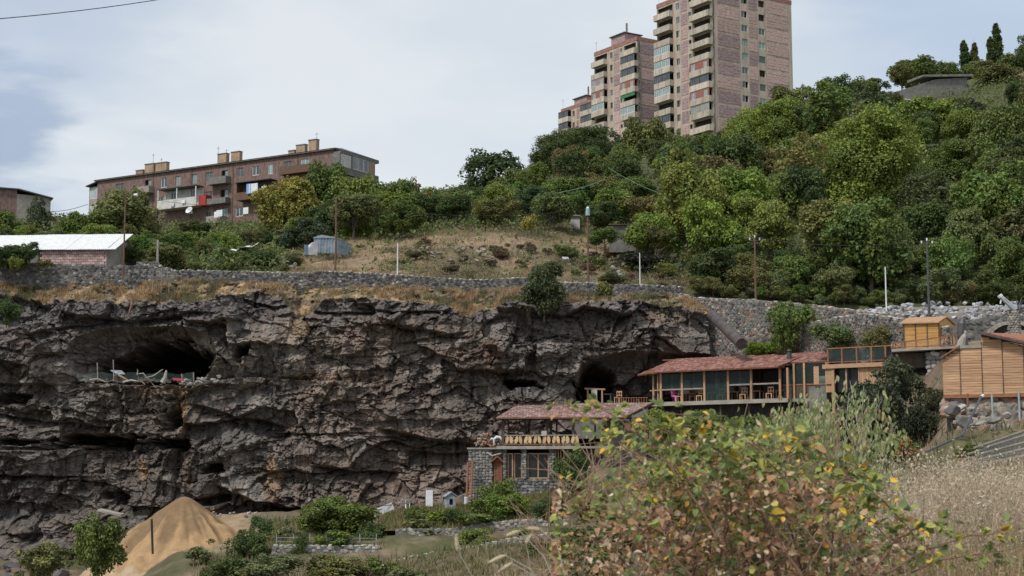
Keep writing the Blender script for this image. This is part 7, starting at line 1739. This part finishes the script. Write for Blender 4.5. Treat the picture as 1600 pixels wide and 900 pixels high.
weeds('terrace_grass', 9000, 0, 0, [[P(x, y, 109.8) for x, y in zip(xs, (829, 829, 826, 817, 811, 809))], [P(x, y, 114) for x, y in zip(xs, (812, 806, 802, 795, 780, 775))], [P(x, y, 119) for x, y in zip(xs, (800, 792, 790, 782, 770, 768))]], [(.13, .16, .05), (.22, .19, .09), (.32, .24, .14), (.10, .13, .04)], rg, .38, 2)
weeds('terrace_grass', 6000, 0, 0, [[P(x, y, 104.3) for x, y in zip(xs, (883, 871, 861, 846, 838, 832))], [P(x, y, 109.4) for x, y in zip(xs, (868, 866, 864, 850, 846, 840))]], [(.13, .17, .05), (.20, .20, .08), (.10, .13, .04)], rg, .35, 3)
n = 14000; q = np.concatenate([rg.uniform(560, 1640, 9000), rg.uniform(300, 960, 5000)]); dd = np.concatenate([rg.uniform(52, 105, 9000), rg.uniform(92, 104, 5000)]); x, y, z = low(q, dd); base = np.stack([x, y, z], 1)
c0 = np.array([(.12, .15, .05), (.22, .19, .10), (.30, .23, .14), (.09, .12, .04)])[rg.integers(0, 4, n)] * (1 + .4 * (rg.random((n, 1)) - .5))
blades('slope_grass', base, .5, .03, c0, rg, .4)

# ------------------------------------------------------------------ the bramble close to the camera
LT = np.array([(0, 0, 0), (-.34, .26, .10), (-.30, .62, .13), (.02, 1, -.10), (.33, .60, .11), (.35, .28, .09), (0, .5, -.06)])
LF = np.array([(0, 6, 1), (1, 6, 2), (2, 6, 3), (3, 6, 4), (4, 6, 5), (5, 6, 0)])
def basis(d, n_):
    d = d / np.linalg.norm(d, axis=1, keepdims=True); s = np.cross(d, n_); s /= np.linalg.norm(s, axis=1, keepdims=True) + 1e-9; u = np.cross(s, d); return s, d, u
def leaves_np(pos, dirs, nrm, size, wid=1.0, curl=None):
    s, d, u = basis(dirs, nrm); T = LT[None].repeat(len(pos), 0).copy(); T[..., 0] *= wid
    if curl is not None: T[..., 2] += curl[:, None] * (T[..., 1] ** 2 - abs(T[..., 0]) * .9)
    T = T * size[:, None, None]
    v = pos[:, None] + T[..., 0:1] * s[:, None] + T[..., 1:2] * d[:, None] + T[..., 2:3] * u[:, None]
    f = LF[None] + (np.arange(len(pos)) * 7)[:, None, None]; return v.reshape(-1, 3), f.reshape(-1, 3)
rb = random.Random(44); rg = np.random.default_rng(44)
B0 = lowp(1150, 9.2); bram = thing('bramble_bush', 'large tangled bramble with green, yellow and withered brown leaves', 'bramble', B0)
BLP = []   # leaf pos, dir, colour type, size
def topline(px): return float(np.interp(px, [840, 880, 920, 1000, 1060, 1120, 1200, 1280, 1340, 1400, 1450], [800, 715, 660, 648, 655, 652, 655, 668, 690, 735, 830]))
MCANE = mat('bramble_cane', (.13, .065, .055), (.20, .12, .08), scale=14, rough=.7)
MTWIG = mat('dead_twig', (.15, .095, .065), (.36, .26, .18), scale=10, rough=.8)
def cane(p0, p1, p2, p3, r_, nl, leafy, mt=MCANE, nm='cane', par=bram, size=.055, thorn=True):
    pts_ = []
    for i in range(15):
        t_ = i / 14; a = (1 - t_) ** 3; b = 3 * t_ * (1 - t_) ** 2; c_ = 3 * t_ * t_ * (1 - t_); d = t_ ** 3
        pts_.append(p0 * a + p1 * b + p2 * c_ + p3 * d + Vector((rb.uniform(-.008, .008), rb.uniform(-.008, .008), rb.uniform(-.008, .008))))
    m = MB(); m.tube([q - par.location for q in pts_], [r_ * (1 - .72 * i / 14) for i in range(15)], 6)
    if thorn:
        for i in range(2, 14):
            q = pts_[i] - par.location; d = Vector((rb.uniform(-1, 1), rb.uniform(-1, 1), rb.uniform(-.6, .6))).normalized(); m.tube([q, q + d * (r_ * 2.4)], [r_ * .4, r_ * .05], 4, cap=False)
    m.build(nm, mt, par)
    for k in range(nl):
        t_ = .25 + .75 * (k + rb.random()) / nl; i = min(13, int(t_ * 14)); q = pts_[i].lerp(pts_[i + 1], t_ * 14 - i)
        out = Vector((rb.uniform(-1, 1), rb.uniform(-1, .6), rb.uniform(-.7, .6))).normalized(); st = q + out * rb.uniform(.02, .06)
        for j in range(3 if rb.random() < .75 else 1):
            dj = (out + Vector((rb.uniform(-.8, .8), rb.uniform(-.6, .6), rb.uniform(-.7, .2)))).normalized(); BLP.append((st, dj, leafy, size * rb.uniform(.75, 1.4)))
for k in range(34):          # arching canes
    bx = rb.uniform(1040, 1300); D = rb.uniform(8.3, 10.2); p0 = lowp(bx, D); ex = rb.uniform(870, 1440); ey = topline(ex) + rb.uniform(5, 130); De = D + rb.uniform(-.9, .5)
    p3 = P(ex, ey, De); mid_ = P((bx + ex) / 2 * .6 + bx * .4, topline((bx + ex) / 2) - rb.uniform(-30, 20), (D + De) / 2)
    cane(p0, p0.lerp(mid_, .6) + Vector((0, 0, .15)), mid_, p3, rb.uniform(.0045, .008), rb.randint(16, 26), 'g')
for pts_, sz in (([(1150, 900), (1080, 760), (1000, 650), (935, 628)], .05), ([(1120, 840), (1060, 720), (960, 640), (925, 632)], .045), ([(1010, 720), (960, 690), (920, 640), (868, 633)], .04), ([(1300, 860), (1220, 700), (1120, 640), (1020, 645)], .055), ([(1240, 820), (1150, 690), (1090, 690), (985, 660)], .055), ([(1250, 900), (1180, 760), (1100, 690), (1030, 670)], .055), ([(1080, 900), (980, 800), (930, 780), (890, 810)], .05), ([(1300, 760), (1340, 720), (1380, 790), (1470, 880)], .05), ([(1380, 900), (1440, 850), (1520, 838), (1600, 822)], .045), ([(1400, 905), (1460, 870), (1530, 868), (1620, 850)], .045), ([(1360, 900), (1400, 830), (1450, 810), (1480, 820)], .045)):
    D = rb.uniform(7.2, 8.4); q = [P(x, y, D + .1 * i) for i, (x, y) in enumerate(pts_)]; cane(*q, .006, 24, 'g', size=sz)
nC = len(BLP)
# filler leaves through the bush volume
def inb(px, py): return py > topline(px) + 8
for k in range(11000):
    px = rb.gauss(1160, 150); px = min(max(px, 868), 1445); tl = topline(px); py = tl + 8 + (930 - tl) * rb.random() ** .9
    D = 8.9 + rb.gauss(0, .75); h_ = (py - tl) / (930 - tl)
    nn = float(vnoise(np.array([px / 38.]), np.array([py / 34.]), 9)[0])
    if nn < .42 and rb.random() < .85: continue
    if h_ < .28 and rb.random() < .65: continue
    n3 = float(vnoise(np.array([px / 55.]), np.array([py / 45.]), 19)[0]); kind = 'b' if rb.random() < .04 + 1.2 * max(0, h_ - .08) * (.3 + nn) + (.8 if n3 > .57 and h_ > .1 else 0) else 'g'
    q = P(px, py, D); BLP.append((q, Vector((rb.uniform(-1, 1), rb.uniform(-1, 1), rb.uniform(-1, .5))).normalized(), kind, rb.uniform(.026, .052) if kind == 'g' else rb.uniform(.018, .045)))
pos = np.array([a[0][:] for a in BLP]); dr = np.array([a[1][:] for a in BLP]); kd = np.array([a[2] == 'g' for a in BLP]); sz = np.array([a[3] for a in BLP]); n = len(pos)
G_ = np.array([(.17, .215, .08), (.23, .275, .09), (.13, .18, .08), (.30, .33, .10), (.42, .41, .12), (.68, .48, .07), (.66, .38, .08), (.34, .22, .11)])
Bc = np.array([(.36, .21, .12), (.50, .34, .22), (.24, .14, .085), (.60, .46, .32), (.50, .28, .12), (.15, .095, .065), (.68, .58, .46)])
G_ = G_ * np.array([1.2, 1.16, 1.1]); cg = G_[rg.choice(8, n, p=[.27, .22, .2, .12, .07, .04, .02, .06])]; cb = Bc[rg.choice(7, n, p=[.24, .2, .2, .12, .1, .09, .05])]
cl = np.where(kd[:, None], cg, cb) * (1 + .35 * (rg.random((n, 1)) - .5))
nr = rg.normal(size=(n, 3)) * .55 + np.array([-.15, -.35, .8]); curl = np.where(kd, rg.uniform(-.1, .15, n), rg.uniform(-.7, .7, n))
# the largest, nearest leaves are single parts
score = sz / np.maximum(pos[:, 1], 1) * (kd * .5 + .5) * (1 + .3 * rg.random(n)); order = np.argsort(-score)[:300]; rest = np.setdiff1d(np.arange(n), order)
v, f = leaves_np(pos[rest] - np.array(B0), dr[rest], nr[rest], sz[rest], 1.0, curl[rest])
me = np_mesh('foliage', v, f, np.repeat(cl[rest], 6, 0)); link('foliage', me, M_leafnear, bram, kind='stuff')
leafm = []
for ci in range(8):
    for vv in range(2):
        me = np_mesh('leaf', np.array([(x, y, z + (.08 if vv else -.04) * y * y) for x, y, z in LT]), LF, np.tile(G_[ci], (6, 1))); me.materials.append(M_leafnear); leafm.append(me)
sN, dN, uN = basis(dr, nr)
gi = rg.choice(8, n, p=[.30, .26, .2, .14, .04, .015, .015, .03])
for i in order:
    o = bpy.data.objects.new('leaf', leafm[gi[i] * 2 + int(i) % 2]); COL.objects.link(o); o.parent = bram
    M4 = Matrix(((sN[i][0], dN[i][0], uN[i][0]), (sN[i][1], dN[i][1], uN[i][1]), (sN[i][2], dN[i][2], uN[i][2]))).to_4x4() @ Matrix.Diagonal((sz[i],) * 3 + (1,)); M4.translation = Vector(pos[i]) - B0; o.matrix_basis = M4
# dead stems inside and in front
m = MB()
for k in range(650):
    px = rb.gauss(1120, 160); px = min(max(px, 850), 1440); py = rb.uniform(max(topline(px) + 60, 720), 960); D = rb.uniform(8, 10); a = P(px, py, D) - B0; L_ = rb.uniform(.12, .5); d = Vector((rb.uniform(-1, 1), rb.uniform(-.4, .4), rb.uniform(-.2, 1.2))).normalized()
    b = a + d * L_ * .5 + Vector((rb.uniform(-.03, .03), 0, rb.uniform(-.03, .03))); m.tube([a, b, a + d * L_ + Vector((0, 0, -rb.uniform(0, .08)))], [.0028, .0024, .0012], 4, cap=False)
m.build('dead_stems', MTWIG, bram, kind='stuff')
# pale leaved shrub behind the bramble
B1 = lowp(1290, 13.2); shr = thing('shrub', 'grey twigged shrub with drooping pale green leaves behind the bramble', 'shrub', B1)
M_twg = mat('pale_twig', (.30, .27, .23), (.46, .43, .38), scale=10, rough=.8)
m = MB(); LP2 = []
def t2(px): return float(np.interp(px, [1090, 1150, 1230, 1300, 1340, 1400, 1440], [668, 650, 622, 598, 588, 625, 700]))
for k in range(60):
    bx = rb.uniform(1200, 1360); p0 = P(bx, 1000, 13 + rb.uniform(-.6, .6)); ex = rb.uniform(1095, 1430); ey = t2(ex) + rb.uniform(0, 90); p3 = P(ex, ey, 13.2 + rb.uniform(-.9, .9)); md = p0.lerp(p3, .55) + Vector((rb.uniform(-.15, .15), 0, .15)); pts_ = [p0, p0.lerp(md, .5), md, md.lerp(p3, .6) + Vector((0, 0, .05)), p3]
    m.tube([q - B1 for q in pts_], [.008, .006, .0045, .003, .0015], 5, cap=False)
    for j in range(95):
        t_ = .3 + .7 * rb.random(); i = min(3, int(t_ * 4)); q = pts_[i].lerp(pts_[i + 1], t_ * 4 - i) + Vector((rb.gauss(0, .07), rb.gauss(0, .07), rb.gauss(-.02, .05))); LP2.append((q, Vector((rb.uniform(-.5, .5), rb.uniform(-.4, .4), -1)).normalized(), rb.uniform(.035, .065)))
m.build('twigs', M_twg, shr, kind='stuff')
pos = np.array([a[0][:] for a in LP2]); dr = np.array([a[1][:] for a in LP2]); sz = np.array([a[2] for a in LP2]); n = len(pos)
cl = np.array([(.26, .30, .13), (.38, .41, .20), (.20, .25, .11), (.50, .46, .26), (.36, .20, .12)])[rg.choice(5, n, p=[.34, .3, .22, .1, .04])] * (1 + .3 * (rg.random((n, 1)) - .5))
v, f = leaves_np(pos - np.array(B1), dr, rg.normal(size=(n, 3)) + np.array([0, -.8, .2]), sz, .62, rg.uniform(-.2, .3, n)); link('foliage', np_mesh('foliage', v, f, np.repeat(cl, 6, 0)), M_leafnear, shr, kind='stuff')
# pale dead weeds on the right
def wstem(n, fpx, fD, fz, hgt, cols, seed, fl, flsize, wid=.0035):
    rg = np.random.default_rng(seed); px = fpx(rg, n); D = fD(rg, n); x, y, z = low(px, D); top = fz(px, D, rg); H_ = np.maximum(top - z, .1)
    a = rg.normal(size=(n, 2)) * .17 * H_[:, None]; base = np.stack([x, y, z], 1); md = base + np.stack([a[:, 0] * .3, a[:, 1] * .3, H_ * .55], 1); tip = base + np.stack([a[:, 0], a[:, 1], H_], 1)
    an = rg.random(n) * 6.28; d = np.stack([np.cos(an), np.sin(an), an * 0], 1) * wid
    V_ = np.stack([base - d, base + d, md + d * .8, md - d * .8, tip], 1).reshape(-1, 3); i5 = np.arange(n) * 5
    Fq = np.concatenate([np.stack([i5, i5 + 1, i5 + 2], 1), np.stack([i5, i5 + 2, i5 + 3], 1), np.stack([i5 + 3, i5 + 2, i5 + 4], 1)])
    c0 = np.array(cols)[rg.integers(0, len(cols), n)]; Cf = np.concatenate([c0, c0, c0])
    t_ = rg.random((n, fl)); t_ = .30 + .7 * t_; p = base[:, None] + (tip - base)[:, None] * t_[..., None]; p = p + rg.normal(size=p.shape) * .028; p = p.reshape(-1, 3)
    V2, F2 = leaf_quads(p, rg.normal(size=p.shape), flsize, rg, 2.2); c2 = np.repeat(c0, fl, 0) * (1 + .4 * (rg.random((len(p), 1)) - .5))
    F2 = np.concatenate([F2[:, :3], F2[:, [0, 2, 3]]]); c2 = np.concatenate([c2, c2])
    return np.concatenate([V_, V2]), np.concatenate([Fq, F2 + len(V_)]), np.concatenate([Cf, c2])
tp = lambda px: np.interp(px, [1360, 1400, 1430, 1500, 1560, 1600, 1700], [800, 735, 706, 690, 700, 705, 700])
fz = lambda px, D, rg: np.array([P(a, b, c_).z for a, b, c_ in zip(px, tp(px) + 26 * (vnoise(px / 23., D * 1.3, 3) - .3) + rg.gamma(1.3, 42, len(px)), D)])
v, f, c0 = wstem(3000, lambda r_, n: r_.uniform(1385, 1640, n), lambda r_, n: r_.uniform(11, 15, n), fz, 1, [(.50, .42, .31), (.62, .55, .42), (.38, .30, .21), (.52, .43, .31), (.58, .48, .38), (.46, .37, .28)], 61, 15, .012, .0045)
me = np_mesh('dry_weeds', v, f, c0); link('dry_weeds', me, M_blade, kind='stuff')
fz2 = lambda px, D, rg: np.array([P(a, b, c_).z for a, b, c_ in zip(px, np.interp(px, [830, 880, 1100, 1360, 1420, 1500, 1660], [895, 880, 885, 870, 830, 810, 800]) + rg.gamma(2, 30, len(px)), D)])
v, f, c0 = wstem(2600, lambda r_, n: r_.uniform(790, 1660, n), lambda r_, n: r_.uniform(7.5, 11, n), fz2, 1, [(.38, .27, .16), (.50, .39, .25), (.28, .19, .115), (.18, .20, .08)], 62, 10, .008)
me = np_mesh('dry_grass', v, f, c0); link('dry_grass', me, M_blade, kind='stuff')
fz3 = lambda px, D, rg: np.array([P(a, b, c_).z for a, b, c_ in zip(px, np.full(len(px), 868.) + rg.gamma(2, 26, len(px)), D)])
v, f, c0 = wstem(500, lambda r_, n: r_.uniform(740, 900, n), lambda r_, n: r_.uniform(7.5, 9.5, n), fz3, 1, [(.42, .32, .2), (.6, .5, .35), (.2, .22, .09)], 63, 4, .008)
me = np_mesh('near_grass', v, f, c0); link('near_grass', me, M_blade, kind='stuff')
mat('straw_head', (.36, .30, .20), (.46, .40, .28), scale=8)
# seed heads, lower middle
for i, pp in enumerate(([(880, 940), (850, 870), (812, 830), (790, 838)], [(900, 960), (870, 850), (845, 828), (822, 826)], [(860, 950), (830, 890), (790, 868), (762, 880)], [(850, 960), (835, 900), (800, 880), (778, 895)], [(835, 960), (828, 880), (822, 850), (830, 835)], [(745, 980), (738, 900), (716, 862), (712, 835)])):
    D = 7.6 + .15 * i; q = [P(x, y, D) for x, y in pp]; root = Vector((q[0].x, q[0].y, lowp(pp[0][0], D).z)); t = thing('grass_stalk', ['arched foxtail reaching furthest left over the terraces', 'foxtail with its head pointing up near the slanting wall', 'drooping foxtail at the bottom, lowest head', 'second drooping foxtail close to the bottom edge', 'upright foxtail beside the arched ones', 'thin upright foxtail apart from the others'][i], 'grass stalk', root)
    m = MB(); m.tube([(0, 0, 0)] + [v_ - root for v_ in q], [.003, .0028, .0024, .002, .0015], 5); m.build('stem', MATS['pale_twig'], t); m = MB(); a, b = q[2] - root, q[3] - root
    m.tube([a.lerp(b, s) for s in (0, .15, .4, .7, 1)], [.004, .011, .013, .010, .003], 7)
    for k in range(50): c_ = a.lerp(b, rb.random()); m.tube([c_, c_ + Vector((rb.uniform(-1, 1), rb.uniform(-1, 1), rb.uniform(-.3, 1))).normalized() * .022], [.0012, .0004], 3, cap=False)
    m.build('seed_head', MATS['straw_head'], t)
